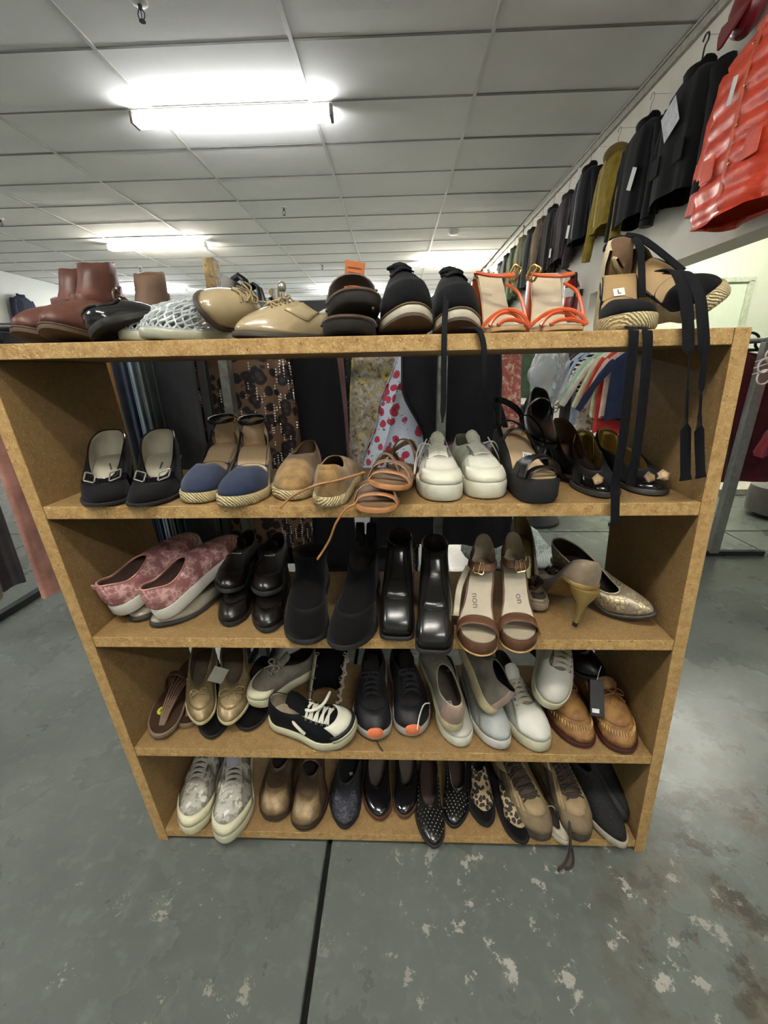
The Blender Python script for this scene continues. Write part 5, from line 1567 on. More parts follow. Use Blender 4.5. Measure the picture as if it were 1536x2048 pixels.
NAVY_BLK = mat('blue_black_suede', '#0a0c0f', 0.92, var=0.16, vs=50, bump=0.35, bs=900, sheen=0.03, spec=0.2)
def wedge_sneaker(label, at, yaw, side, lace=()):
    s = Shoe('suede_sneaker', label, at, 1, yaw, side, (-3, 0), 0.006, group='black suede lace-up sneakers', L=0.26, wf=0.100, wh=0.072, hh=0.030, hp=0.018, ts=0.016, sole='fill', rim=0.003, c1=0.46, cw=0.062, zH=0.075, zM=0.060, zF=0.094, dome=0.45, tl=0.26, tp=2.3, upper=NAVY_BLK, lining=mat('black_insole', '#121214'), solem=mat('chalk_sole', '#c7c1ac', 0.6, var=0.06), insole=mat('black_insole', '#121214'))
    s.sole()
    # darker walking sole under the rolled toe
    s.sole(mat('taupe_tread', '#5c4d3f', 0.8), 'outsole', top=-0.013, grow=0.0042, bottom=lambda t: s.zb(t) - 0.0006)
    s.upper(); s.insole()
    s.tube('welt', mat('welt_brown', '#7a644b', 0.7), [(x, y, s.zf(t) + 0.0005) for x, y, t in s.ring(grow=0.003)], 0.0016, smooth_=1)
    s.patch('toe_overlay', NAVY_BLK, 0.83, 1.0, 0.0, 0.4, 0.002)
    s.tongue(NAVY_BLK, 0.052, 0.03, 0.02)
    s.laces(0.47, 0.66, 4, 0.022, mat('black_flat_lace', '#0f1115', 0.8, spec=0.2), 0.003, bow=0.5, flat=True)
    for pts in lace:
        inv = s.root.matrix_basis.inverted()
        P = catmull([inv @ Vector(p) for p in pts], 5)
        w = [0.011] * (len(P) - 3) + [0.008, 0.004, 0.003]
        MB().ribbon(P, w, 0.0022, inv.to_3x3() @ Vector((1, 0.2, 0))).build('hanging_lace', mat('black_flat_lace', '#17191e'), s.root)
    return s
z1 = ZS[1]
wedge_sneaker('black suede sneaker with a chalky sole, next to the brown suede sandals', (0.030, 0.024), 4, 1)
wedge_sneaker('black suede sneaker whose long flat laces hang over the edge, beside the orange sandals', (0.122, 0.030), 3, -1,
              [[(0.098, 0.10, z1 + 0.085), (0.092, 0.05, z1 + 0.06), (0.085, 0.012, z1 + 0.02), (0.083, -0.006, z1 - 0.01), (0.083, -0.010, z1 - 0.06), (0.084, -0.011, z1 - 0.10), (0.083, -0.012, z1 - 0.138)],
               [(0.118, 0.0255, z1 + 0.010), (0.135, 0.008, z1 + 0.008), (0.147, -0.004, z1 + 0.003), (0.155, -0.010, z1 - 0.02), (0.157, -0.012, z1 - 0.055), (0.157, -0.012, z1 - 0.082)]])

ORANGE = mat('orange_strap', '#cf5a2e', 0.35, var=0.05, coat=0.2)
def orange_sandal(label, at, yaw, side, price):
    s = Shoe('orange_sandal', label, at, 1, yaw, side, group='strappy orange heeled sandals', L=0.155, wf=0.080, wh=0.052, ww=0.054, hh=0.105, hp=0.008, ts=0.002, st=0.008, rim=0.001, tl=0.24, tp=3.0, bend=0.006, solem=mat('tan_edge', '#b08d62', 0.5), insole=mat('nude_insole', '#b5a78d', 0.5, var=0.04))
    s.sole(); s.insole(grow=-0.001)
    s.heel_post(ORANGE, 'block', tc=0.12)
    r = 0.0032
    def arc(t0, t1, h, w=1.15):
        return [(s.cx(lerp(t0, t1, (u + 1) / 2)) + u * s.hw(lerp(t0, t1, (u + 1) / 2)) * w, s.y(lerp(t0, t1, (u + 1) / 2)), s.zf(lerp(t0, t1, (u + 1) / 2)) + 0.002 + h * (1 - abs(u) ** 2.2)) for u in (-1, -0.75, -0.4, 0, 0.4, 0.75, 1)]
    for q in (arc(0.90, 0.74, 0.022, 1.2), arc(0.72, 0.92, 0.026, 1.2), arc(0.96, 0.94, 0.008, 1.12)):
        s.tube('strap', ORANGE, q, r)
    st = s.tube('ankle_strap', ORANGE, [(-0.028, s.y(.28), s.zf(.2) - .005), (-0.040, s.y(.42), s.zf(.2) - .004), (-0.024, s.y(.58), s.zf(.2) - .012), (0.010, s.y(.62), s.zf(.2) - .014), (0.038, s.y(.46), s.zf(.2) - .006), (0.030, s.y(.28), s.zf(.2) - .002)], r)
    s.tube('side_strap', ORANGE, [(0.032, s.y(.34), s.zf(.3) - .006), (0.044, s.y(.55), s.zf(.4)), (0.046, s.y(.75), s.zf(.6) + 0.008), (0.036, s.y(.86), 0.010)], r)
    s.frame('buckle', GOLD, (side * -0.036, s.y(.5), s.zf(.2) - .006), 0.016, 0.022, 0.0022, (0, 30, -20), st)
    if price:
        s.sticker(PAPER, 0.25, 0.030, 0.018, 0.004, -14, '5,-', INK, size=0.016, dz=0.006)
    return s
orange_sandal('strappy orange heeled sandal with a price sticker on its insole, beside the black sneakers', (0.190, 0.024), 12, -1, True)
orange_sandal('strappy orange heeled sandal standing between its pair and the espadrille wedges', (0.276, 0.022), 3, 1, False)

RIBBON = mat('black_ribbon', '#0d0e12', 0.85, var=0.1, vs=120, bump=0.2, bs=900, spec=0.2)
def esp(label, at, yaw, rot, lift, side, sticker):
    s = Shoe('ribbon_espadrille', label, at, 1, yaw, side, rot, lift, group='ribbon-tie espadrille wedges', L=0.225, wf=0.092, wh=0.066, ww=0.068, hh=0.108, hp=0.024, ts=0.003, sole='fill', rim=0.004, tl=0.25, tp=2.6, c0=0.10, c1=0.64, cw=0.080, zH=0.004, zM=0.006, zF=0.032, dome=0.45, upper=NAVY_BLK, lining=NAVY_BLK, solem=JUTE, insole=mat('tan_footbed', '#a08256', 0.6, var=0.06))
    s.sole(); s.upper(name='vamp'); s.insole(grow=-0.003)
    v, n = [], 19
    for k in range(n):
        a = -2.05 + 4.1 * k / (n - 1)
        hgt = 0.074 * max(0.2, math.cos(a / 2.25) ** 1.1)
        for rr, zz in ((0.034, -0.02), (0.0360, hgt * 0.4), (0.0300, hgt), (0.0225, hgt), (0.0250, hgt * 0.4), (0.0245, 0)):
            v.append((s.cx(.1) + rr * math.sin(a), s.y(0.165) + rr * 1.2 * math.cos(a), s.zf(0.1) + zz))
    f = [(k * 6 + j, k * 6 + 6 + j, k * 6 + 7 + j, k * 6 + 1 + j) for k in range(n - 1) for j in range(5)]
    cup = mesh('heel_counter', v, f, [JUTE_WEAVE, mat('brown_lining', '#6b5238')], s.root)
    for p in cup.data.polygons:
        if p.index % 5 >= 3:
            p.material_index = 1
    s.tube('top_binding', RIBBON, [(s.cx(.1) + 0.028 * math.sin(a), s.y(0.165) + 0.034 * math.cos(a), s.zf(.1) + 0.074 * math.cos(a / 2.25) ** 1.1 + 0.001) for a in (-0.9, -0.5, 0, 0.5, 0.9)], 0.0032)
    s.ribbon('inner_ribbon', RIBBON, [(0.024, s.y(0.12), s.zf(.1) + 0.066), (0.030, s.y(0.3), s.zf(.2) + 0.036), (0.036, s.y(.5), s.zf(.5) + 0.014)], 0.014, 0.002, (1, 0.2, 0.4))
    if sticker:
        s.sticker(PAPER, 0.42, 0.022, 0.018, -0.002, 6, 'L', INK, size=0.014, dz=0.0055)
    return s
def hang(s, name, pts, w, wd=(1, 0.15, 0), m=None):
    inv = s.root.matrix_basis.inverted()
    P = catmull([inv @ Vector(p) for p in pts], 6)
    return MB().ribbon(P, w, 0.0022, [inv.to_3x3() @ Vector(wd)] * len(P) if not isinstance(wd, list) else [inv.to_3x3() @ Vector(wd[min(i // 6, len(wd) - 1)]) for i in range(len(P))]).build(name, m or RIBBON, s.root)
e1 = esp('espadrille wedge with black toe, standing upright, two black ribbons hanging down from it', (0.396, 0.022), -14, (0, 0), 0.0, 1, True)
e2 = esp('espadrille wedge tipped on its side at the end of the board, twisted black ribbons hanging', (0.536, 0.040), -8, (2, -40), 0.036, -1, False)
hang(e1, 'hanging_ribbon', [(0.395, 0.075, z1 + 0.018), (0.388, 0.02, z1 + 0.004), (0.382, -0.006, z1 - 0.012), (0.386, -0.010, z1 - 0.09), (0.392, -0.010, z1 - 0.17), (0.394, -0.006, z1 - 0.25), (0.396, -0.012, z1 - 0.272), (0.402, -0.016, z1 - 0.318)], 0.020)
hang(e1, 'hanging_ribbon', [(0.415, 0.075, z1 + 0.016), (0.410, 0.02, z1 + 0.004), (0.407, -0.006, z1 - 0.012), (0.414, -0.011, z1 - 0.09), (0.420, -0.012, z1 - 0.17), (0.423, -0.010, z1 - 0.25)], 0.021)
hang(e2, 'hanging_ribbon', [(0.462, 0.10, z1 + 0.095), (0.455, 0.05, z1 + 0.085), (0.450, 0.012, z1 + 0.05), (0.452, -0.004, z1 + 0.004), (0.455, -0.012, z1 - 0.05), (0.462, -0.012, z1 - 0.11), (0.470, -0.010, z1 - 0.17), (0.486, -0.006, z1 - 0.262)], [0.026] * 18 + [0.024] * 6 + [0.014] * 6 + [0.012] * 6 + [0.026] * 7, [(1, .15, 0)] * 4 + [(.6, .8, 0), (.3, 1, 0), (1, .3, 0), (1, .1, 0)])
hang(e2, 'hanging_ribbon', [(0.476, 0.10, z1 + 0.092), (0.474, 0.05, z1 + 0.085), (0.474, 0.012, z1 + 0.05), (0.476, -0.005, z1 + 0.003), (0.480, -0.014, z1 - 0.05), (0.484, -0.014, z1 - 0.11), (0.492, -0.013, z1 - 0.17), (0.512, -0.008, z1 - 0.255)], [0.024] * 24 + [0.012] * 10 + [0.024] * 9, [(1, .15, 0)] * 5 + [(.4, 1, 0), (1, .3, 0), (1, .1, 0)])
# ================================================================ clothes and rails behind the rack
def cloth(name, col, **k):
    q = dict(rough=0.9, var=0.12, vs=14, bump=0.25, bs=500, sheen=0.15, spec=0.2)
    q.update(k)
    return mat(name, col, **q)
def garment(name, label, cat, at, yaw, prof, m, folds=5, amp=0.012, seed=1, hem=0.012, group=None, n=56, rows_=16, quilt=0.0):
    """hanging garment: prof = [(z below the top, half width, half depth, x shift)], one closed cloth loop per height"""
    rn = random.Random(seed)
    ph = [rn.uniform(0, 6.28) for _ in range(4)]
    zs_ = [prof[0][0] + (prof[-1][0] - prof[0][0]) * i / rows_ for i in range(rows_ + 1)]
    v = []
    for i, z in enumerate(zs_):
        w = interp([(p[0], p[1]) for p in prof], z)
        d = interp([(p[0], p[2]) for p in prof], z)
        sx = interp([(p[0], p[3]) for p in prof], z)
        fz = (z - prof[0][0]) / (prof[-1][0] - prof[0][0])
        for k in range(n):
            a = 2 * pi * k / n
            rip = amp * (0.25 + 0.9 * fz) * (math.sin(folds * a + ph[0] + 0.6 * math.sin(3 * fz + ph[1])) + 0.5 * math.sin((folds * 2 + 1) * a + ph[2] + 1.3 * fz))
            c, s_ = math.cos(a), math.sin(a)
            if quilt and k == 0:
                pf = quilt * (abs(math.sin(pi * z / 0.088)) ** 0.6 - 0.5)
                w, d = w + pf, d + pf
            x = w * math.copysign(abs(c) ** 0.75, c) + sx + rip * 0.25 * c
            y = d * math.copysign(abs(s_) ** 0.8, s_) + rip
            zz = -z
            if i == rows_:
                zz += hem * math.sin(3 * a + ph[3])
            v.append(Vector((x, y, zz)))
    f = [(i * n + k, i * n + n + k, i * n + n + (k + 1) % n, i * n + (k + 1) % n) for i in range(rows_) for k in range(n)]
    f.append(tuple(range(n)))
    o = mesh(name, v, f, m)
    o.data.set_sharp_from_angle(angle=1.2)
    o.location = at
    o.rotation_euler.z = math.radians(yaw)
    return tag(o, label, cat, group)

POST = mat('post_metal', '#5d5f58', 0.55, metal=0.2, var=0.1, vs=9, pat='patches', ps=14, cols=['#6c6d62', '#4b4c46'])
POST_GILT = mat('chipped_gilt', '#8a744c', 0.5, metal=0.2, pat='patches', ps=26, cols=['#b29a63', '#4a4033'])
DARK_METAL = mat('dark_metal', '#2c2e30', 0.45, metal=0.4, var=0.1)
BLACK_RAIL = mat('black_rail', '#1b1c1e', 0.5, var=0.08)
rk = empty('clothes_rail', (-0.2, 1.4, 0), 'square-post clothes rail with a chipped gilt post end, standing behind the shoe rack', 'clothes rail')
def part(mb, name, m, parent, **k):
    o = mb.build(name, m, None, **k)
    o.parent = parent
    o.matrix_parent_inverse = Matrix.Translation(-Vector(parent.location))
    return o
part(MB().box((-0.553, 0.70, 0.60), (0.030, 0.045, 1.20)), 'post', POST, rk, smooth=False, bevel=0.002)
part(MB().box((-0.553, 0.70, 1.343), (0.032, 0.047, 0.286)), 'post_end', POST_GILT, rk, smooth=False, bevel=0.002)
part(MB().box((0.158, 0.70, 0.67), (0.030, 0.045, 1.34)), 'post', POST, rk, smooth=False, bevel=0.002)
for x in (-0.553, 0.158):
    part(MB().box((x, 2.1, 0.70), (0.030, 0.045, 1.40)), 'post', POST, rk, smooth=False, bevel=0.002)
    part(MB().box((x, 1.40, 0.018), (0.04, 1.6, 0.034)), 'foot', DARK_METAL, rk, smooth=False, bevel=0.003)
part(MB().box((-0.553, 1.41, 1.433), (0.022, 1.38, 0.045)), 'rail', DARK_METAL, rk, smooth=False, bevel=0.002)
part(MB().box((0.158, 1.40, 1.315), (0.022, 1.38, 0.03)), 'rail', DARK_METAL, rk, smooth=False, bevel=0.002)
part(MB().box((-0.20, 0.915, 1.375), (0.68, 0.03, 0.042)), 'cross_bar', DARK_METAL, rk, smooth=False, bevel=0.002)
cb = part(MB().tube([(-0.412, 0.885, 1.40), (-0.412, 0.885, 1.43)], 0.014, 12), 'rail_connector', mat('dull_chrome', '#b9b7a9', 0.3, metal=0.7), rk)
part(MB().ball((-0.400, 0.93, 1.445), (0.016, 0.016, 0.02), 12, 8).tube([(-0.400, 0.93, 1.40), (-0.400, 0.93, 1.435)], 0.009, 10), 'finial', mat('dull_chrome', '#b9b7a9'), rk)
part(MB().tube([(-0.43, 0.905, 1.425), (-0.43, 0.93, 1.425)], 0.013, 12), 'bolt', mat('brass_bolt', '#b09a68', 0.35, metal=0.8), rk)

SEQ = cloth('leopard_sequin', '#3a2d27', pat='leopard', ps=25, cols=['#2c2320', '#141214', '#54402f'], rough=0.45, sheen=0)
def sequin_dots(o, m, n, seed):
    rn = random.Random(seed)
    me = o.data
    b = MB()
    fs = [p for p in me.polygons if len(p.vertices) == 4 and p.normal.y < -0.2]
    for _ in range(n):
        p = rn.choice(fs)
        q = [me.vertices[i].co for i in p.vertices]
        c = (q[0].lerp(q[1], rn.random())).lerp(q[3].lerp(q[2], rn.random()), rn.random())
        for k in range(rn.randint(2, 5)):
            b.ball(c + Vector((rn.uniform(-.0005, .0005), 0, -0.0095 * k)) + p.normal * 0.0015, (0.0032, 0.0014, 0.0032), 6, 3)
    s_ = b.build('sequin', m, o)
    s_['kind'] = 'stuff'
o = garment('leopard_dress', 'sequinned leopard-print dress hanging right behind the gilt rail post', 'dress', (-0.63, 0.86, 1.395), 0, [(0, .10, .02, 0.0), (.07, .24, .035, 0), (.4, .262, .045, 0), (.92, .285, .055, 0)], SEQ, 7, 0.012, 4, 0.01)
sequin_dots(o, mat('sequin_silver', '#d8cfc6', 0.25, metal=0.4, var=0.2, vs=90), 260, 5)
garment('black_dress', 'long plain black dress hanging beside the leopard dress', 'dress', (-0.42, 1.015, 1.395), 0, [(0, .08, .02, 0.06), (.06, .17, .035, 0.02), (.5, .215, .04, 0.0), (1.08, .24, .05, 0)], cloth('black_cloth', '#0d0e12', sheen=0.04), 6, 0.010, 6)
garment('pink_dress', 'dusty pink dress showing as a thin strip beside the black dress', 'dress', (-0.38, 1.20, 1.40), 0, [(0, .08, .02, 0), (.06, .15, .03, 0), (.5, .16, .03, 0.0), (.8, .16, .035, 0.0)], cloth('dusty_pink', '#7d5a58'), 6, 0.008, 8)
garment('speckled_dress', 'dark green speckled dress between the pink dress and the yellow floral one', 'dress', (-0.36, 1.31, 1.38), 0, [(0, .08, .02, 0), (.06, .16, .025, 0), (.9, .17, .03, 0)], cloth('speckled', '#2b2f2c', pat='flecks', ps=60, cols=['#7f8579']), 6, 0.010, 9)
garment('yellow_floral_dress', 'muted yellow floral dress hanging between the black dress and the white rose dress', 'dress', (0.03, 1.205, 1.295), 0, [(0, .08, .02, 0), (.06, .20, .03, -0.02), (.3, .22, .034, -.02), (.72, .265, .038, -0.0)], cloth('yellow_floral', '#9c9278', pat='patches', ps=24, cols=['#b9a85c', '#6f6253', '#a8a5a0']), 7, 0.012, 11)
garment('mauve_dress', 'brown mauve floral dress tucked behind the yellow floral dress', 'dress', (0.07, 1.42, 1.295), 0, [(0, .08, .02, 0), (.06, .17, .035, 0), (.8, .22, .05, 0)], cloth('mauve_floral', '#6d5650', pat='patches', ps=30, cols=['#8c7468', '#4f3d3a']), 6, 0.014, 12)
garment('rose_dress', 'white dress printed with red roses, flaring out behind the black skirt', 'dress', (0.17, 0.975, 1.30), 0, [(0, .07, .02, 0), (.09, .165, .03, 0), (.30, .24, .04, 0.0), (.54, .335, .045, 0.02)], cloth('rose_print', '#a9b1bd', pat='floral', ps=25, cols=['#5e1c2b', '#a3303f', '#aeb6c2', '#50566f'], bump=0.1), 9, 0.015, 13, 0.008)
garment('black_skirt', 'short black skirt hanging in front of the rose dress by the second post', 'skirt', (0.205, 0.83, 1.30), 0, [(0, .12, .02, 0), (.08, .175, .03, -0.005), (.2, .18, .035, 0.0), (.40, .145, .04, 0.045)], cloth('black_skirt', '#0f1014', sheen=0.04), 7, 0.012, 14, 0.006)
garment('long_black_dress', 'long black dress hanging low behind the rose dress', 'dress', (0.21, 1.10, 1.30), 0, [(0, .08, .02, 0), (.08, .19, .03, 0), (.5, .30, .038, 0), (.93, .34, .04, 0.0)], cloth('black_cloth', '#15161b'), 8, 0.009, 15, 0.014)
garment('salmon_dress', 'salmon red patterned dress at the end of the rail beyond the black skirt', 'dress', (0.36, 1.315, 1.295), 0, [(0, .08, .02, 0), (.06, .2, .04, 0.02), (.4, .22, .05, 0.02), (.56, .23, .05, 0.02)], cloth('salmon_print', '#8f544b', pat='patches', ps=26, cols=['#a8766a', '#8a4038', '#b59a87']), 8, 0.014, 16)
# black shoulder bags and straps heaped over the rail
GLOSS = mat('black_gloss_cloth', '#17191d', 0.4, var=0.15, vs=20, bump=0.3, bs=60)
for i, (y0, y1, l0, l1, lab) in enumerate(((0.905, 0.96, .10, .13, 'black shoulder bag strap slung nearest over the gilt-ended rail'), (1.06, 1.13, .15, .12, 'glossy black scarf second along the gilt-ended rail'), (1.36, 1.47, .13, .17, 'black cardigan slung third along the gilt-ended rail'), (1.52, 1.68, .16, .14, 'black shawl slung at the far end of the gilt-ended rail'))):
    v, f, n = [], [], 9
    prof = [(-0.030, -l0), (-0.028, -l0 * .5), (-0.024, 0.0), (-0.016, 0.052), (0.0, 0.064), (0.016, 0.052), (0.024, 0.0), (0.028, -l1 * .5), (0.032, -l1)]
    for k in range(n):
        y = y0 + (y1 - y0) * k / (n - 1)
        for q, (x, z) in enumerate(prof):
            v.append((-0.553 + x * (1 + 0.16 * math.sin(3 * k + q)) + 0.004 * math.copysign(1, x), y + 0.004 * math.sin(q * 2 + k), 1.41 + z + (0.012 * abs(math.sin(1.7 * k + i)) if z > 0 else 0.012 * math.sin(2 * k))))
    f = [(k * 9 + q, k * 9 + q + 1, k * 9 + 10 + q, k * 9 + 9 + q) for k in range(n - 1) for q in range(8)]
    o = mesh('black_cloth', v, f, GLOSS)
    so = o.modifiers.new('thickness', 'SOLIDIFY')
    so.thickness = 0.006
    so.offset = 1 if o.data.polygons[4].normal.z > 0 else -1
    tag(o, lab, 'cloth', 'black cloths on the gilt-ended rail')
# crate on the floor
e = empty('storage_crate', (-0.20, 1.34, 0), 'black crate with an olive strip on the floor below the dresses', 'crate')
MB().box((0, 0, 0.18), (0.62, 0.36, 0.36)).build('crate_body', mat('crate_black', '#17181a', 0.6), e, smooth=False, bevel=0.006)
MB().box((0, -0.183, 0.335), (0.63, 0.01, 0.03)).build('rim_strip', mat('olive_strip', '#6d6649', 0.7, var=0.2, vs=40), e, smooth=False, bevel=0.002)
MB().box((0.27, -0.19, 0.24), (0.05, 0.02, 0.20)).build('fabric_flap', mat('leopard_flap', '#4d4232', 0.8, pat='leopard', ps=60, cols=['#2b2119', '#1b1512', '#6d5d43']), e, smooth=False)
# pale lace bag on the floor
e = empty('lace_bag', (0.66, 1.62, 0), 'pale mint lace cloth bag slumped on the floor behind the brown heels', 'bag')
rn = random.Random(4)
b = MB()
rings = []
for i in range(9):
    t = i / 8
    r = 0.24 * math.sin(pi * (0.12 + 0.8 * t)) ** 0.6 * (1 - 0.35 * t)
    rings.append([Vector((r * 1.3 * math.cos(a) * (1 + 0.06 * math.sin(5 * a + i)), r * 0.8 * math.sin(a) * (1 + 0.08 * math.sin(4 * a + 2 * i)), 0.006 + 0.27 * t)) for a in [2 * pi * k / 30 for k in range(30)]])
b.loft(rings).build('cloth_body', cloth('mint_lace', '#a9bab1', pat='cells', ps=40, cols=['#d3dcd4', '#93a79d'], bump=0.5), e)
MB().ball((0.20, -0.05, 0.07), (0.13, 0.10, 0.065), 16, 8).build('cloth_fold', mat('white_frill', '#c8d0cc', 0.8, pat='stripes', ps=22, cols=['#a9b3ae', 'X']), e)
MB().ball((0.02, 0.05, 0.27), (0.05, 0.04, 0.03), 10, 6).build('teal_trim', mat('teal_cloth', '#3f9a86', 0.8), e)

# --- trousers on the rail along the side of the rack, edges to the viewer
r2 = empty('trouser_rail', (-1.4, 0.7, 0), 'black clothes rail of folded trousers beside the shoe rack', 'clothes rail')
part(MB().tube([(-2.05, 0.7, 1.31), (-0.62, 0.7, 1.31)], 0.014, 10), 'rail', DARK_METAL, r2)
for x in (-2.0, -0.63):
    part(MB().box((x, 0.7, 0.66), (0.028, 0.028, 1.30)), 'post', BLACK_RAIL, r2, smooth=False, bevel=0.003)
    part(MB().box((x, 0.90, 0.022), (0.04, 0.9, 0.036)), 'foot', BLACK_RAIL, r2, smooth=False, bevel=0.004)
TR = [(-1.93, '#2c2a2b', .95, 'black trousers at the outer end of the trouser rail'), (-1.84, '#6b5148', .80, 'brown trousers near the outer end of the trouser rail'), (-1.74, '#b07a83', .86, 'pink trousers on the trouser rail, hem showing beside the rack'),
      (-1.62, '#63574a', .98, 'khaki brown trousers on the trouser rail'), (-1.50, '#2a2527', .90, 'dark trousers between the khaki and velvet trousers'), (-1.345, '#b07f70', .93, 'dusty pink velvet trousers hanging next to the rack side panel'), (-1.20, '#26262c', 1.0, 'black velvet trousers beside the dusty pink ones'),
      (-0.872, '#3a3633', .8, 'charcoal trousers tucked beside the rack side panel'), (-0.845, '#d09a4e', .66, 'mustard orange trousers edging past the rack side panel'), (-0.820, '#2b2f3a', .80, 'dark grey jeans next to the mustard orange trousers'), (-0.796, '#263349', .84, 'navy jeans on the trouser rail'), (-0.772, '#5d6f80', .78, 'faded blue jeans with a pale seam on the trouser rail'),
      (-0.748, '#454d4d', .80, 'grey green trousers next to the faded jeans'), (-0.724, '#2f3a38', .90, 'bottle green trousers on the trouser rail'), (-0.698, '#1c2129', .92, 'blue-black trousers at the inner end of the trouser rail')]
for i, (x, c, ln, lab) in enumerate(TR):
    m = cloth('trouser_cloth_%02d' % i, c, bump=0.35, bs=300, var=0.2, vs=9)
    e = empty('trousers', (x, 0.665, 1.288), lab, 'trousers', 'trousers on the side rail')
    e.rotation_euler.z = math.radians(random.Random(i).uniform(-0.6, 0.6))
    kd, kt = (0.42, 2.2) if x < -1.1 else ((1, 1.5) if 'orange' in lab else (1, 1))
    g = garment('folded_leg', None, None, (0, -0.01, 0), 90, [(0, .120 * kd, .007 * kt, 0), (.05, .125 * kd, .009 * kt, 0), (.4, .12 * kd, .0092 * kt, 0.004), (ln, .115 * kd, .0095 * kt, 0.006)], m, 5, 0.0014, 40 + i, 0.006)
    g.parent = e
    MB().box((0.0, 0.0, -0.012), (0.017, 0.18, 0.03)).build('waistband', m, e, bevel=0.006)
    if i in (10, 11, 12):
        MB().tube([(0.004, -0.132 + 0.003 * k, -0.03 - (ln - 0.05) * k / 8) for k in range(9)], 0.0045, 6).build('seam', cloth('pale_seam_%d' % i, ['#3a4a63', '#93a3ad', '#6b7472'][i - 10]), e)

# --- children's clothes rail across the shop
r3 = empty('childrens_rail', (1.5, 2.8, 0), 'rail of colourful children\'s clothes across the shop floor', 'clothes rail')
part(MB().tube([(1.66, 2.25, 1.31), (1.66, 3.58, 1.31)], 0.014, 10), 'rail', CHROME, r3)
for x, y in ((1.66, 2.25), (1.66, 3.58)):
    part(MB().tube([(x, y, 0.02), (x, y, 1.31)], 0.014, 10), 'post', DARK_METAL, r3)
    part(MB().tube([(x, y, 0.0), (x, y, 0.02)], 0.05, 16), 'foot', DARK_METAL, r3)
def jacket(name, label, cat, at, yaw, m, ln=0.62, w=0.20, d=0.05, sl=0.52, group=None, seed=1, collar=True, flare=1.0, spread=0.10, front=None, details=(), sm=None, sw=1.0, fwd=0.0, hood=None, quilt=0.0, rip=0.009):
    e = empty(name, at, label, cat, group)
    e.rotation_euler.z = math.radians(yaw)
    g = garment('body', None, None, (0, 0, 0), 0, [(0, w * .30, d * .5, 0), (.022, w * .55, d * .75, 0), (.07, w * .92, d, 0), (.2, w, d * 1.2, 0), (ln, w * flare, d * 1.25, 0)], m, 6, rip, seed, 0.01, rows_=44 if quilt else 16, quilt=quilt)
    g.parent = e
    rn = random.Random(seed)
    for sg in (-1, 1):
        sp = spread * rn.uniform(0.6, 1.3)
        fy = fwd + rn.uniform(-0.02, 0.02)
        P = catmull([(sg * w * .86, 0, -0.075), (sg * (w + sp * .45), -fy * .4, -0.075 - sl * .4), (sg * (w + sp), -fy, -0.07 - sl)], 5)
        R_ = [0.060, 0.062, 0.060, 0.058, 0.056, 0.055, 0.053, 0.052, 0.050, 0.048, 0.046]
        rings = []
        for i, p in enumerate(P):
            r = R_[min(i, 10)] * (w / 0.20) ** 0.7 * sw * (1 + 0.05 * math.sin(i * 2.1 + seed))
            t = (P[min(i + 1, len(P) - 1)] - P[max(i - 1, 0)]).normalized()
            a1 = Vector((0, 1, 0))
            a2 = t.cross(a1).normalized()
            rings.append([p + a2 * r * math.cos(q) + a1 * r * (0.75 if sw > 0.7 else 0.5) * math.sin(q) + a2 * 0.004 * math.sin(3 * q + i) for q in [2 * pi * k / 14 for k in range(14)]])
        MB().loft(rings).build('sleeve', sm or m, e)
    if collar:
        b = MB()
        rings = []
        for rr, z in ((1.0, -0.03), (1.12, 0.018), (1.0, 0.03), (0.8, 0.012)):
            rings.append([Vector((w * .36 * rr * math.cos(q), d * .8 * rr * math.sin(q) - 0.004, z - 0.02 * (math.sin(q) < -0.6))) for q in [2 * pi * k / 18 for k in range(18)]])
        b.loft(rings, cap=False).build('collar', m, e)
    if hood:
        MB().ball((0, 0.005, -0.02), (w * 0.55, d * 1.35, 0.075), 14, 8).build('hood', hood, e)
    if front:
        MB().ribbon([(0.0, -d * 0.95 - .006, -0.04), (0.0, -d * 1.25 - .009, -0.2), (0.0, -d * 1.3 - .010, -ln + .02)], 0.022, 0.005, Vector((1, 0, 0))).build('placket', front, e)
    for k, q in enumerate(details):
        if q[0] == 'tag':
            t = MB().box((0, 0, 0), (q[3], 0.0015, q[4])).build('price_tag', q[6] if len(q) > 6 else PAPER, e, smooth=False)
            t.location = (q[1], -d * 1.25 - 0.014, q[2])
            t.rotation_euler = (0, q[5], 0)
        elif q[0] == 'buttons':
            b = MB()
            for i in range(q[1]):
                b.ball((0.02, -d * 1.28 - 0.012, -0.1 - (ln - 0.16) * i / max(1, q[1] - 1)), (0.007, 0.004, 0.007), 8, 5)
            b.build('button', q[2], e)['kind'] = 'stuff'
        elif q[0] == 'pocket':
            for sg in (-1, 1):
                MB().box((sg * w * 0.5, -d * 1.25 - 0.008, -ln * .68), (0.085, 0.008, 0.10)).build('pocket', m, e, bevel=0.004)
    return e
KC = [('#6e6675', 'lilac grey top'), ('#3b3440', 'plum knit'), ('#c63a33', 'red top with yellow sleeve'), ('#45433f', 'charcoal hoodie'), ('#b9c9d6', 'pale blue shirt'), ('#2c3a55', 'dark denim jacket'), ('#a9b8cc', 'light blue tee'), ('#1c1c20', 'black and white striped top'), ('#d6cdbf', 'cream printed dress'),
      ('#9fc7ad', 'mint green top'), ('#d8d4c8', 'white knit cardigan'), ('#d8d9b0', 'pale yellow dress'), ('#c23a36', 'red blouse'), ('#d2b9a8', 'pink beige tunic'), ('#26304a', 'navy sweatshirt')]
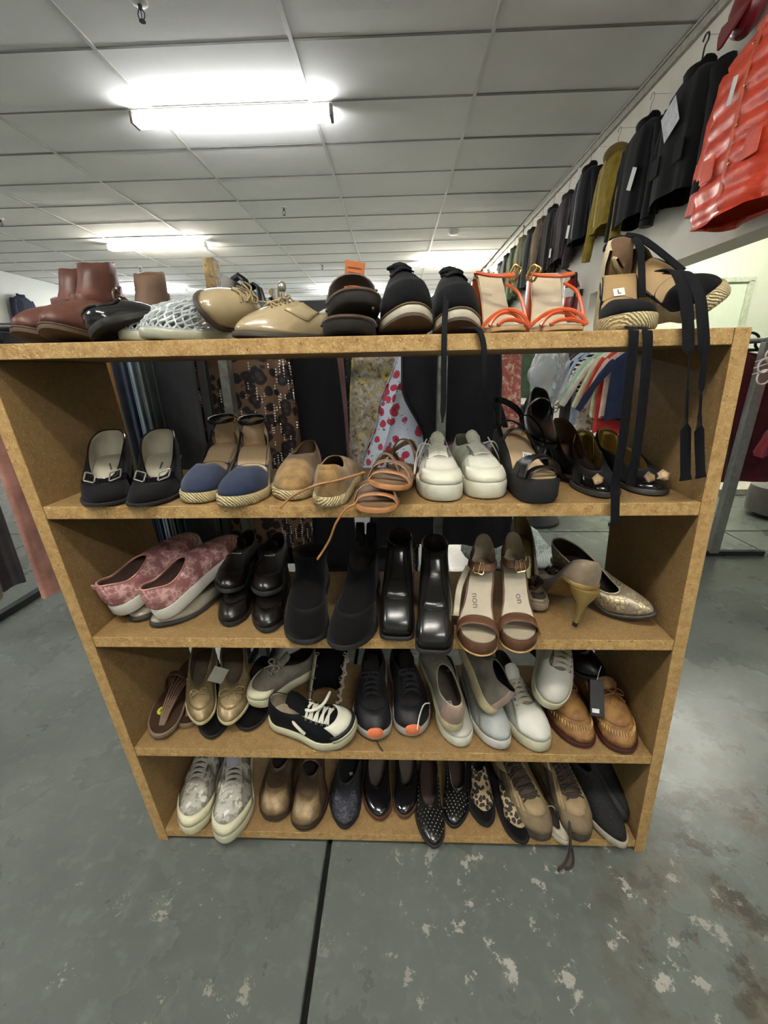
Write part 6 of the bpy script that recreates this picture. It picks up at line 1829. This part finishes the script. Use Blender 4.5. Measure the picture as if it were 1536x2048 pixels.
for i, (c, what) in enumerate(KC):
    y = 3.50 - 0.078 * i
    kw = dict(pat='stripes', ps=9, cols=['#dcd8cf', 'Z']) if 'striped' in what else (dict(pat='patches', ps=30, cols=['#8c7a68']) if 'printed' in what else {})
    m = cloth('kids_cloth_%02d' % i, c, **kw)
    sm = cloth('mustard_sleeve', '#d9a021') if 'yellow sleeve' in what else m
    jacket('childrens_shirt', what + " on the children's clothes rail", 'top', (1.66, y, 1.275 - 0.01 * (i % 3)), random.Random(i).uniform(-3, 3), m, ln=random.Random(i + 50).choice([0.42, 0.48, 0.62]), w=0.135, d=0.014, sl=0.34, group="tops on the children's rail", seed=60 + i, collar=False, spread=0.16, sm=sm, sw=0.62, rip=0.004)
# green adult jacket and its dark neighbours
jacket('green_jacket', 'sage green jacket hanging beyond the fan', 'jacket', (1.36, 4.0, 1.34), -3, cloth('sage', '#5d7157'), 0.50, 0.18, 0.05, 0.48, seed=81, spread=0.07)
jacket('dark_jacket', 'blue-black jacket hanging beside the sage green jacket', 'jacket', (1.10, 4.15, 1.34), 6, cloth('blue_black', '#20262c'), 0.55, 0.16, 0.05, 0.5, seed=82, spread=0.05)
r5 = empty('far_rail', (1.5, 4.15, 0), 'far clothes rail that carries the sage green jacket', 'clothes rail')
part(MB().tube([(0.82, 4.1, 1.39), (1.76, 4.1, 1.39)], 0.013, 10).tube([(0.82, 4.1, 0.0), (0.82, 4.1, 1.39)], 0.013, 10).tube([(1.76, 4.1, 0.0), (1.76, 4.1, 1.39)], 0.013, 10), 'rail_frame', DARK_METAL, r5)
e = empty('black_crate', (1.28, 3.86, 0), 'black crate with white labels stacked under the sage green jacket', 'crate')
MB().box((0, 0, 0.38), (0.34, 0.3, 0.76)).build('crate_body', mat('crate_black', '#17181a'), e, smooth=False, bevel=0.008)
for dz in (0.66, 0.52):
    MB().box((-0.12, -0.153, dz), (0.05, 0.002, 0.09)).build('label_card', PAPER, e, smooth=False)
e = empty('blue_bin', (1.27, 3.22, 0), 'pale blue plastic bin on the floor behind the fan', 'bin')
MB().loft([[Vector((s_ * x, t_ * y, z)) for s_, t_ in ((-1, -1), (1, -1), (1, 1), (-1, 1))] for x, y, z in ((0.12, 0.10, 0.0), (0.14, 0.12, 0.60), (0.15, 0.13, 0.60), (0.15, 0.13, 0.62), (0.135, 0.115, 0.62))], True).build('bin_body', mat('pale_blue_plastic', '#93a9b8', 0.4), e, smooth=False)
for s_ in (-1, 1):
    MB().box((s_ * 0.155, 0, 0.60), (0.012, 0.09, 0.02)).build('handle', mat('pale_blue_plastic', '#93a9b8'), e, bevel=0.003)

# --- fan in a plastic bag
fan = empty('stand_fan', (1.085, 2.38, 0), 'stand fan with its head wrapped in a clear plastic bag', 'fan')
FANW = mat('fan_grey', '#8b8f90', 0.4)
MB().loft([[Vector((r * math.cos(a), r * math.sin(a), z)) for a in [2 * pi * k / 24 for k in range(24)]] for r, z in ((0.19, 0.0), (0.19, 0.02), (0.03, 0.045))]).build('base', DARK_METAL, fan)
MB().tube([(0, 0, 0.03), (0, 0, 0.93)], 0.02, 12).build('pole', DARK_METAL, fan)
MB().tube([(0, 0, 0.86), (0, 0, 0.92)], 0.034, 12).build('collar', BLK_SOLE, fan)
hd = empty('fan_head', (0, 0, 1.10))
hd.parent = fan
hd.scale = (0.95, 0.95, 0.95)
hd.rotation_euler = (0, 0, math.radians(48))
MB().tube([(0, 0.03, 0), (0, 0.09, 0), (0, 0.15, 0)], [0.07, 0.075, 0.05], 14).build('motor_housing', FANW, hd)
b = MB()
for r, y in ((0.195, 0.0), (0.16, -0.045), (0.11, -0.055), (0.05, -0.06), (0.16, 0.04), (0.11, 0.05)):
    b.tube([(r * math.cos(a), y, r * math.sin(a)) for a in [2 * pi * k / 28 for k in range(28)]], 0.003, 5, True)
for k in range(24):
    a = 2 * pi * k / 24
    for sg in (-1, 1):
        b.tube([(0.03 * math.cos(a), sg * 0.06, 0.03 * math.sin(a)), (0.14 * math.cos(a), sg * 0.05, 0.14 * math.sin(a)), (0.195 * math.cos(a), 0, 0.195 * math.sin(a))], 0.0016, 4)
b.build('wire_guard', FANW, hd)['kind'] = 'stuff'
for k in range(3):
    a0 = 2 * pi * k / 3
    v = []
    for i in range(5):
        for j in range(4):
            a = a0 + 0.9 * j / 3
            r = 0.03 + 0.14 * i / 4
            v.append((r * math.cos(a), -0.02 + 0.04 * j / 3, r * math.sin(a)))
    o = mesh('blade', v, [(i * 4 + j, i * 4 + j + 1, i * 4 + 5 + j, i * 4 + 4 + j) for i in range(4) for j in range(3)], mat('fan_blade', '#a9b7bb', 0.35), hd)
    o.modifiers.new('thickness', 'SOLIDIFY').thickness = 0.003
pl = bpy.data.materials.new('clear_film')
pl.use_nodes = True
nt = pl.node_tree
pb = nt.nodes['Principled BSDF']
pb.inputs['Base Color'].default_value = (0.8, 0.85, 0.87, 1)
pb.inputs['Roughness'].default_value = 0.15
pb.inputs['Alpha'].default_value = 0.3
rings = []
rn = random.Random(9)
for i in range(15):
    t = i / 14
    z = -0.25 + 0.48 * t
    r = 0.225 * math.sqrt(max(0.02, 1 - ((z) / 0.235) ** 2)) if z > -0.18 else 0.15 - 0.12 * (-0.18 - z) / 0.07
    rings.append([Vector((r * math.cos(a) * (1 + rn.uniform(-.04, .04)), 0.11 * (r / 0.22) ** 0.6 * math.sin(a) * (1 + rn.uniform(-.12, .12)), z)) for a in [2 * pi * k / 26 for k in range(26)]])
MB().loft(rings).build('plastic_bag', pl, hd)

# --- wall of jackets
WJ = [  # y, top z, length, half width, colour, what, options
    (1.66, 2.54, 0.72, 0.27, '#c04a2e', 'orange puffer jacket with a white tag on the wall under the red hat', dict(m=mat('orange_puffer', '#d8492c', 0.36, var=0.16, vs=12, bump=0.8, bs=60, col2='#c03c22'), quilt=0.02, d=0.085, sl=0.56, front=mat('orange_placket', '#cf5a38', 0.5), details=(('tag', -0.06, -0.22, 0.03, 0.10, 0.15), ('buttons', 5, GOLD), ('pocket',)))),
    (2.24, 2.66, 0.58, 0.22, '#101112', 'black wool jacket with a large white paper on the wall beside the orange puffer', dict(d=0.075, sl=0.58, details=(('tag', -0.02, -0.20, 0.13, 0.16, -0.5, mat('white_sheet', '#c9cbd0', 0.7)), ('pocket',)))),
    (2.74, 2.66, 0.56, 0.22, '#0d0e12', 'black jacket with a folded white slip beside the mustard jacket', dict(d=0.07, sl=0.54, details=(('tag', 0.10, -0.34, 0.06, 0.12, 0.4),))),
    (3.16, 2.67, 0.50, 0.19, '#97802f', 'mustard hooded jacket hanging on the wall', dict(d=0.07, sl=0.60, front=mat('zip_mustard', '#b59b4b', 0.4), hood=cloth('hood_brown', '#7a6330'))),
    (3.66, 2.76, 0.54, 0.20, '#16171e', 'navy black jacket with white tags next to the mustard jacket', dict(d=0.065, sl=0.52, front=mat('zip_silver', '#6c6f78', 0.4), details=(('tag', 0.0, -0.04, 0.05, 0.09, 0.2), ('tag', -0.1, -0.44, 0.06, 0.10, 0.3)))),
    (4.14, 2.72, 0.56, 0.20, '#41363a', 'plum checked jacket on the wall beyond the navy one', dict(d=0.06, sl=0.60, details=(('tag', -0.1, -0.46, 0.05, 0.08, 0.1),))),
    (4.56, 2.74, 0.60, 0.19, '#2c2626', 'dark brown jacket on the wall beyond the plum one', dict(d=0.06, sl=0.54)),
    (4.92, 2.74, 0.62, 0.19, '#77614b', 'tan brown coat in the middle of the wall row', dict(d=0.06, sl=0.54)),
    (5.30, 2.74, 0.62, 0.19, '#31393a', 'dark teal jacket in the wall row next to the cream fleece', dict(d=0.06, sl=0.54)),
    (5.70, 2.76, 0.60, 0.19, '#8d8869', 'cream fleece jacket in the wall row', dict(d=0.06, sl=0.54)),
    (6.12, 2.74, 0.66, 0.19, '#5d6f4c', 'leaf green jacket in the wall row', dict(d=0.06, sl=0.56)),
    (6.52, 2.74, 0.70, 0.19, '#38412f', 'moss green coat far along the wall row', dict(d=0.06, sl=0.56)),
    (6.92, 2.72, 0.70, 0.19, '#3c3c3a', 'grey patterned coat near the far end of the wall row', dict(d=0.06, sl=0.56)),
    (7.9, 2.74, 0.5, 0.17, '#6f8095', 'blue denim jacket at the far end of the wall row', dict(d=0.05, sl=0.44)),
    (8.8, 2.70, 0.45, 0.16, '#7b8a98', 'faded blue jacket last on the wall', dict(d=0.05, sl=0.4))]
for i, (y, zt, ln, w, c, lab, op) in enumerate(WJ):
    m = op.pop('m', None) or cloth('wall_cloth_%02d' % i, c, bump=0.4, bs=160, var=0.16, sheen=0.05)
    jacket('wall_jacket', lab, 'jacket', (WX - op['d'] * 1.3 - 0.035, y, zt), -90, m, ln, w, group='jackets hung along the wall', seed=100 + i, spread=0.05, fwd=0.03, **op)
    hm = mat('hanger_black', '#1d1b19', 0.4) if i in (1, 9) else mat('hanger_wire', '#b5afa0', 0.4, metal=0.4)
    h = empty('coat_hanger', (WX - op['d'] * 1.3 - 0.035, y, zt + 0.03), ('black' if i in (1, 9) else 'pale wire') + ' hanger carrying the ' + lab.split(' on ')[0].split(' with ')[0].split(' in ')[0].split(' hanging')[0].split(' at ')[0].split(' last')[0].split(' near')[0].split(' far')[0], 'hanger', 'wall hangers')
    h.rotation_euler.z = math.radians(-90)
    r_ = 0.0045 if i in (1, 9) else 0.0025
    MB().tube(catmull([(0, 0, -0.05), (0, 0, 0.06), (0.022, 0, 0.085), (0.018, 0, 0.115), (-0.008, 0, 0.122), (-0.024, 0, 0.10)], 5), r_, 6).build('hook', hm, h)
    MB().tube([(-0.10, 0, -0.075), (0, 0, -0.05), (0.10, 0, -0.075)], r_, 6).build('shoulder_bar', hm, h)
    n_ = MB().tube([(0, 0.0, 0.117), (0, op['d'] * 1.3 + 0.034, 0.117)], 0.002, 6).build('wall_nail', steel, h)
# red cap at the top of the wall
cp = empty('red_hat', (WX - 0.075, 2.03, 2.79), 'glossy dark red hat hanging high on the wall above the orange puffer', 'hat')
cp.rotation_euler = (0, 0, math.radians(-90))
CAPR = mat('cap_red', '#7d1f2a', 0.3, var=0.1, coat=0.3)
MB().loft([[Vector((r * math.cos(a), 0.6 * r * math.sin(a), z)) for a in [2 * pi * k / 20 for k in range(20)]] for r, z in ((0.085, 0.06), (0.105, 0.0), (0.098, -0.05), (0.07, -0.09), (0.03, -0.115))]).build('crown', CAPR, cp)
MB().loft([[Vector((x * s_, -0.055 + t_ * 0.006 - 0.03 * k, -0.03 - 0.085 * k)) for s_, t_ in ((-1, -1), (1, -1), (1, 1), (-1, 1))] for k, x in ((0, 0.085), (0.5, 0.075), (1.0, 0.045), (1.5, 0.012))]).build('peak', CAPR, cp)

# fire extinguisher under the jackets
fx = empty('fire_extinguisher', (WX - 0.10, 3.80, 1.72), 'red fire extinguisher with a white label and black hose on the wall below the jackets', 'extinguisher')
MB().loft([[Vector((r * math.cos(a), r * math.sin(a), z)) for a in [2 * pi * k / 20 for k in range(20)]] for r, z in ((0.06, -0.16), (0.07, -0.14), (0.07, 0.16), (0.05, 0.20), (0.022, 0.225))]).build('cylinder_body', mat('fire_red', '#9c1f20', 0.3, coat=0.4), fx)
MB().loft([[Vector((0.0708 * math.cos(a), 0.0708 * math.sin(a), z)) for a in [2 * pi * k / 20 for k in range(20)]] for z in (0.06, 0.14)], cap=False).build('body_label', PAPER, fx)
MB().box((0, 0, 0.25), (0.05, 0.03, 0.05)).bar((0, 0, 0.27), (-0.09, -0.02, 0.30), 0.02, 0.012).build('valve_handle', BLK_SOLE, fx)
MB().tube(catmull([(0, -0.02, 0.25), (-0.02, -0.12, 0.24), (-0.02, -0.15, 0.10), (-0.02, -0.11, -0.06)], 6), 0.011, 8).build('hose', BLK_SOLE, fx)
MB().box((-0.06, 0.06, 0.21), (0.002, 0.07, 0.07)).build('inspection_tag', mat('yellow_card', '#c9a52e', 0.6), fx, smooth=False)
MB().box((0.085, 0, 0.1), (0.03, 0.05, 0.06)).build('wall_bracket', DARK_METAL, fx)

# --- red rail at the side
r4 = empty('red_rail', (2.1, 2.1, 0), 'grey clothes rail with dark red dresses standing beside the shoe rack', 'clothes rail')
for x, y in ((2.005, 1.73), (2.005, 2.75)):
    part(MB().box((x, y, 0.64), (0.058, 0.040, 1.24)), 'post', mat('grey_post', '#74776f', 0.5, metal=0.2), r4, smooth=False, bevel=0.003)
    part(MB().box((2.07, y, 0.016), (0.50, 0.035, 0.03)), 'foot', DARK_METAL, r4, smooth=False, bevel=0.003)
part(MB().tube([(2.005, 1.70, 1.27), (2.005, 2.80, 1.27)], 0.014, 10), 'rail', POST, r4)
LACE_RED = cloth('wine_lace', '#4a141d', pat='flecks', ps=70, cols=['#2b0a10'], rough=0.7)
garment('wine_lace_dress', 'dark wine red lace dress hanging on the rail beside the shoe rack', 'dress', (2.12, 1.86, 1.215), 0, [(0, .08, .02, -.2), (.05, .2, .04, -.1), (.3, .30, .05, 0.05), (.74, .36, .07, 0.12)], LACE_RED, 9, 0.016, 31, 0.012)
garment('maroon_dress', 'plain maroon dress hanging behind the wine lace dress', 'dress', (1.97, 2.06, 1.205), 0, [(0, .08, .02, 0), (.05, .2, .03, 0), (.3, .21, .04, 0), (.86, .22, .045, 0.0)], cloth('maroon_cloth', '#35141b'), 7, 0.014, 32)
garment('coral_blouse', 'coral red lace blouse hanging at the near end of the red rail', 'blouse', (2.17, 1.60, 1.21), 0, [(0, .06, .02, 0), (.05, .15, .04, 0), (.2, .17, .05, 0.02), (.30, .18, .05, 0.03)], cloth('coral_lace', '#b3403c', pat='flecks', ps=60, cols=['#d46a60']), 9, 0.012, 33)
garment('red_scarf', 'dusty red sheer scarf dangling below the coral blouse', 'scarf', (2.16, 1.63, 0.885), 0, [(0, .05, .015, 0), (.12, .10, .03, -.02), (.22, .12, .03, -.03)], cloth('sheer_red', '#7c2b35'), 7, 0.012, 34)
for i in range(3):
    h = empty('black_hanger', (2.005, 1.86 + 0.09 * i, 1.262), 'black plastic hanger hook on the red dress rail, %s' % ['carrying the wine lace dress', 'second along the rail', 'third along the rail'][i], 'hanger', 'hangers on the red rail')
    MB().tube(catmull([(0.06, 0, -0.04), (0.034, 0, -0.012), (0.042, 0, 0.03), (0.0, 0, 0.052), (-0.042, 0, 0.03), (-0.040, 0, 0.0)], 5), 0.007, 7).build('hook', BLK_SOLE, h)
    MB().tube([(-0.12, 0, -0.03), (0.06, 0, -0.04), (0.24, 0, -0.03)], 0.008, 7).build('shoulder_bar', BLK_SOLE, h)
e = empty('loop_hanger', (1.86, 1.53, 1.14), 'white plastic loop hanger for scarves beside the wine lace dress', 'hanger')
WP = mat('white_plastic', '#d6c6c0', 0.35)
for i, (x, z, r) in enumerate(((-0.01, 0.0, 0.030), (0.03, 0.085, 0.036), (0.02, 0.05, 0.030), (0.012, -0.055, 0.032))):
    MB().tube([(x + r * math.cos(a), 0.004 * i, z + r * 1.1 * math.sin(a)) for a in [2 * pi * k / 20 for k in range(20)]], 0.0042, 7, True).build('loop', WP, e)
b = MB()
for k in range(3):
    b.tube([(-0.05, 0.01, -0.04 + 0.03 * k), (0.09, 0.01, 0.0 + 0.035 * k)], 0.0035, 6)
b.build('spine', WP, e)
MB().tube(catmull([(0.09, 0.01, 0.07), (0.10, 0.02, 0.12), (0.085, 0.1, 0.14), (0.07, 0.15, 0.135)], 5), 0.0035, 6).build('hook', WP, e)
# grey pouf and pale plinth beyond
e = empty('grey_stool', (3.02, 2.45, 0), 'round grey upholstered stool on the floor beyond the red rail', 'stool')
MB().loft([[Vector((r * math.cos(a), r * math.sin(a), z)) for a in [2 * pi * k / 28 for k in range(28)]] for r, z in ((0.16, 0.02), (0.21, 0.04), (0.22, 0.16), (0.21, 0.24), (0.15, 0.27))]).build('cushion', cloth('grey_felt', '#77746d'), e)
MB().tube([(0, 0, 0), (0, 0, 0.03)], 0.15, 20).build('base', BLK_SOLE, e)
MB().box((3.2, 3.35, 0.03), (0.9, 0.7, 0.06)).build('low_plinth', mat('plinth_pale', '#bdb5aa', 0.7), smooth=False, bevel=0.006)
tag(bpy.data.objects['low_plinth'], 'low pale plinth on the floor beyond the wine lace dress', 'plinth')
# door in the bright annex
dr = MB().box((3.62, 4.46, 1.0), (0.40, 0.05, 1.96)).build('door_1', mat('annex_door', '#d3dcc6', 0.5, var=0.02), smooth=False, bevel=0.004)
tag(dr, kind='structure')
b = MB().box((3.41, 4.45, 1.0), (0.045, 0.09, 1.98)).box((3.845, 4.45, 1.0), (0.045, 0.09, 1.98)).box((3.63, 4.45, 2.0), (0.5, 0.09, 0.05))
b.build('door_frame', mat('annex_frame', '#c9d0b8', 0.5), dr, smooth=False, bevel=0.004)
MB().box((3.60, 4.432, 1.44), (0.09, 0.004, 0.13)).build('door_notice', PAPER, dr, smooth=False)

# --- clothes on the far side wall
for i, (y, zt, ln, lab) in enumerate(((6.25, 2.74, 1.0, 'black coat with a pink tag on the opposite wall above the oxblood boot'), (6.85, 2.72, 1.0, 'charcoal coat on the opposite wall beside the pink-tagged coat'), (7.9, 2.62, 0.6, 'small navy top on the opposite wall further back'), (5.55, 2.72, 1.0, 'grey black coat on the opposite wall at the edge of view'))):
    jacket('opposite_wall_coat', lab, 'coat', (XL + 0.12, y, zt), 90, cloth('opposite_cloth_%d' % i, ['#30363a', '#3d444a', '#25283a', '#343a40'][i]), ln, 0.22, 0.06, 0.6, 'coats on the opposite wall', 140 + i, True, 1.1, 0.04, details=(('tag', 0.02, -0.16, 0.13, 0.13, 0.2, mat('pink_card', '#d6a7a4', 0.6)),) if i == 0 else ())
# ================================================================ ceiling fittings
BRASS = mat('sprinkler_metal', '#4a4a48', 0.4, metal=0.6)
SPR = [(-1.345, 2.19, 'pendant sprinkler head with a white escutcheon nearest the viewer'), (-1.36, 5.14, 'pendant sprinkler head beyond the large fluorescent lamp'), (-4.77, 7.80, 'pendant sprinkler head far behind the gilt rail post'), (-1.40, 8.02, 'pendant sprinkler head above the orange swing tag'), (-4.97, 5.19, 'pendant sprinkler head beside the outer ceiling runner')]
for x, y, lab in SPR:
    e = empty('sprinkler', (x, y, H), lab, 'sprinkler', 'ceiling sprinklers')
    MB().loft([[Vector((r * math.cos(a), r * math.sin(a), z)) for a in [2 * pi * k / 18 for k in range(18)]] for r, z in ((0.042, 0.004), (0.04, -0.008), (0.018, -0.014))]).build('escutcheon', steel, e)
    b = MB().tube([(0, 0, -0.01), (0, 0, -0.032)], 0.011, 10)
    for sg in (-1, 1):
        b.tube(catmull([(sg * 0.008, 0, -0.03), (sg * 0.018, 0, -0.05), (sg * 0.014, 0, -0.068), (0, 0, -0.078)], 4), 0.003, 6)
    b.tube([(0, 0, -0.03), (0, 0, -0.075)], 0.0025, 6)
    b.build('frame_arms', BRASS, e)
    MB().tube([(0, 0, -0.078), (0, 0, -0.082)], 0.017, 14).build('deflector', BRASS, e)
e = empty('smoke_detector', (0.83, 6.26, H), 'round white smoke detector on the ceiling near the wall of jackets', 'smoke detector')
MB().loft([[Vector((r * math.cos(a), r * math.sin(a), z)) for a in [2 * pi * k / 24 for k in range(24)]] for r, z in ((0.075, 0.004), (0.075, -0.02), (0.06, -0.04), (0.03, -0.048))]).build('detector_body', steel, e)
MB().tube([(0.062, 0, -0.028), (0.03, 0, -0.044)], 0.004, 6).build('vent_ring', BRASS, e)
# ================================================================ settle the shoes: small shifts so that neighbours touch without passing through one another
SETTLE = {
    'ankle_boot': (0.0046, 0.0092, 0.0, 0.944),
    'ankle_boot.001': (0.001, -0.0024, 0.0, 0.956),
    'beige_lace_up': (0.0, 0.0, 0.0, 0.86),
    'beige_lace_up.001': (-0.012, -0.012, 0.0, 0.86),
    'black_back_shoe': (-0.0029, 0.0032, 0.0086, 1.0),
    'black_back_shoe.001': (0.0012, 0.0049, 0.009, 1.0),
    'black_flat': (0.0019, -0.012, 0.0, 0.86),
    'black_flat.001': (0.012, 0.0023, 0.0, 0.936),
    'black_flat_below': (0.012, -0.012, 0.0, 0.86),
    'black_flat_below.001': (0.0042, 0.0004, 0.0, 1.0),
    'black_loafer': (0.012, 0.012, 0.009, 0.86),
    'black_loafer.001': (0.0074, 0.008, 0.009, 0.86),
    'black_loafer.002': (0.0109, -0.003, 0.0, 0.86),
    'black_loafer.003': (0.0013, -0.0064, 0.0, 0.86),
    'black_pump': (-0.0014, -0.0, 0.0, 1.0),
    'black_strap_shoe': (-0.0106, 0.012, 0.0, 0.86),
    'black_strap_shoe.001': (-0.0092, 0.012, 0.009, 0.896),
    'braided_sandal': (0.0009, -0.012, 0.0, 0.86),
    'braided_sandal.001': (-0.005, 0.012, 0.0, 0.86),
    'bronze_mary_jane': (-0.0056, 0.0006, 0.0, 1.0),
    'bronze_mary_jane.001': (0.0028, -0.0008, 0.0, 0.996),
    'brown_pump': (0.0073, 0.012, 0.0, 0.86),
    'buckled_boot': (-0.012, 0.012, 0.0, 0.86),
    'buckled_boot.001': (0.0, 0.0, 0.0, 0.86),
    'buckled_boot.002': (0.012, 0.012, 0.0, 0.86),
    'espadrille_wedge': (0.0014, 0.0001, 0.0, 1.0),
    'espadrille_wedge.001': (-0.0013, -0.0004, 0.0, 1.0),
    'gold_boat_shoe': (0.009, -0.0028, 0.009, 0.86),
    'gold_boat_shoe.001': (0.007, 0.0012, 0.0, 0.964),
    'grey_knit_trainer': (0.012, -0.0003, 0.0, 0.86),
    'grey_slip_sneaker': (-0.0007, 0.0004, 0.009, 0.86),
    'grey_sneaker': (-0.0076, 0.0049, 0.0, 0.984),
    'heeled_sandal': (0.0027, -0.0047, 0.0, 0.952),
    'heeled_sandal.001': (-0.0055, -0.012, 0.0, 0.912),
    'high_top_sneaker': (0.0091, -0.0065, 0.0, 0.996),
    'hiking_shoe': (0.0, 0.0, 0.0, 0.86),
    'hiking_shoe.001': (0.0, 0.0, 0.0, 0.86),
    'jelly_flat': (-0.0011, 0.012, 0.0, 0.86),
    'jelly_flat.001': (0.0001, -0.012, 0.0, 0.86),
    'knit_slip_on': (0.0095, -0.012, 0.0, 0.86),
    'knit_slip_on.001': (-0.012, 0.012, 0.0, 0.86),
    'leather_sandal': (-0.012, -0.012, 0.0, 0.86),
    'leather_sandal.001': (0.0, 0.0, 0.0, 0.86),
    'leopard_flat': (-0.012, 0.012, 0.0, 0.86),
    'leopard_flat.001': (0.012, -0.012, 0.0, 0.86),
    'offwhite_sneaker': (-0.0117, -0.0003, 0.0, 0.86),
    'orange_sandal': (0.012, -0.012, 0.0, 0.86),
    'orange_sandal.001': (0.012, 0.0009, 0.0, 0.972),
    'pale_flat': (0.0, 0.0, 0.0, 0.86),
    'pearl_flat': (-0.0056, 0.0007, 0.0, 1.0),
    'pearl_flat.001': (-0.012, -0.0049, 0.0, 0.964),
    'peep_toe_pump': (-0.012, 0.012, 0.0, 0.86),
    'perforated_flat': (0.0, -0.0, 0.0, 0.992),
    'platform_sandal': (0.004, -0.012, 0.0, 0.86),
    'ribbon_espadrille': (0.0, 0.0, 0.0, 0.86),
    'ribbon_espadrille.001': (0.0, 0.0, 0.0, 0.86),
    'round_toe_pump': (-0.012, 0.0001, 0.0, 0.96),
    'round_toe_pump.001': (-0.012, 0.012, 0.0, 0.86),
    'running_shoe': (0.0069, 0.0014, 0.0, 1.0),
    'slip_on_shoe': (-0.0087, 0.0007, 0.009, 0.86),
    'slip_on_sneaker': (-0.0014, 0.0001, 0.0, 1.0),
    'slip_on_sneaker.001': (-0.012, -0.012, 0.0045, 0.86),
    'snake_pump': (0.0, 0.0, 0.0, 0.86),
    'snake_sneaker': (-0.0042, 0.0005, 0.0, 1.0),
    'snake_sneaker.001': (0.0042, -0.0005, 0.0, 1.0),
    'square_mule': (-0.012, -0.012, 0.009, 0.86),
    'stiletto_pump': (-0.0008, -0.012, 0.0, 0.86),
    'studded_flat': (0.0055, -0.012, 0.0, 0.86),
    'studded_flat.001': (-0.012, 0.012, 0.0, 0.86),
    'suede_bootie': (-0.0033, -0.0032, 0.0, 0.952),
    'suede_bootie.001': (-0.0012, -0.0058, 0.0, 0.94),
    'suede_sandal': (0.012, -0.012, 0.0, 0.86),
    'suede_sandal.001': (0.012, 0.012, 0.0, 0.86),
    'suede_sneaker': (0.0053, 0.0018, 0.008, 0.904),
    'suede_sneaker.001': (0.0, 0.0, 0.0, 0.86),
    'tan_espadrille': (-0.0055, 0.0019, 0.0, 1.0),
    'tan_espadrille.001': (0.0027, -0.0008, 0.0, 0.996),
    'tan_moccasin': (0.0004, -0.0016, 0.0, 1.0),
    'tan_moccasin.001': (-0.0004, -0.0051, 0.0, 1.0),
    'white_leather_sneaker': (0.012, -0.0005, 0.0, 0.916),
    'white_leather_sneaker.001': (-0.0003, -0.0014, 0.0087, 1.0),
    'white_sneaker': (-0.0013, 0.0079, 0.0, 0.872),
    'white_sneaker.001': (-0.0001, 0.012, 0.0, 0.868),
}
for k, (dx, dy, dz, sc) in SETTLE.items():
    o = bpy.data.objects.get(k)
    if o is not None:
        o.location += Vector((dx, dy, dz))
        o.scale.x *= sc
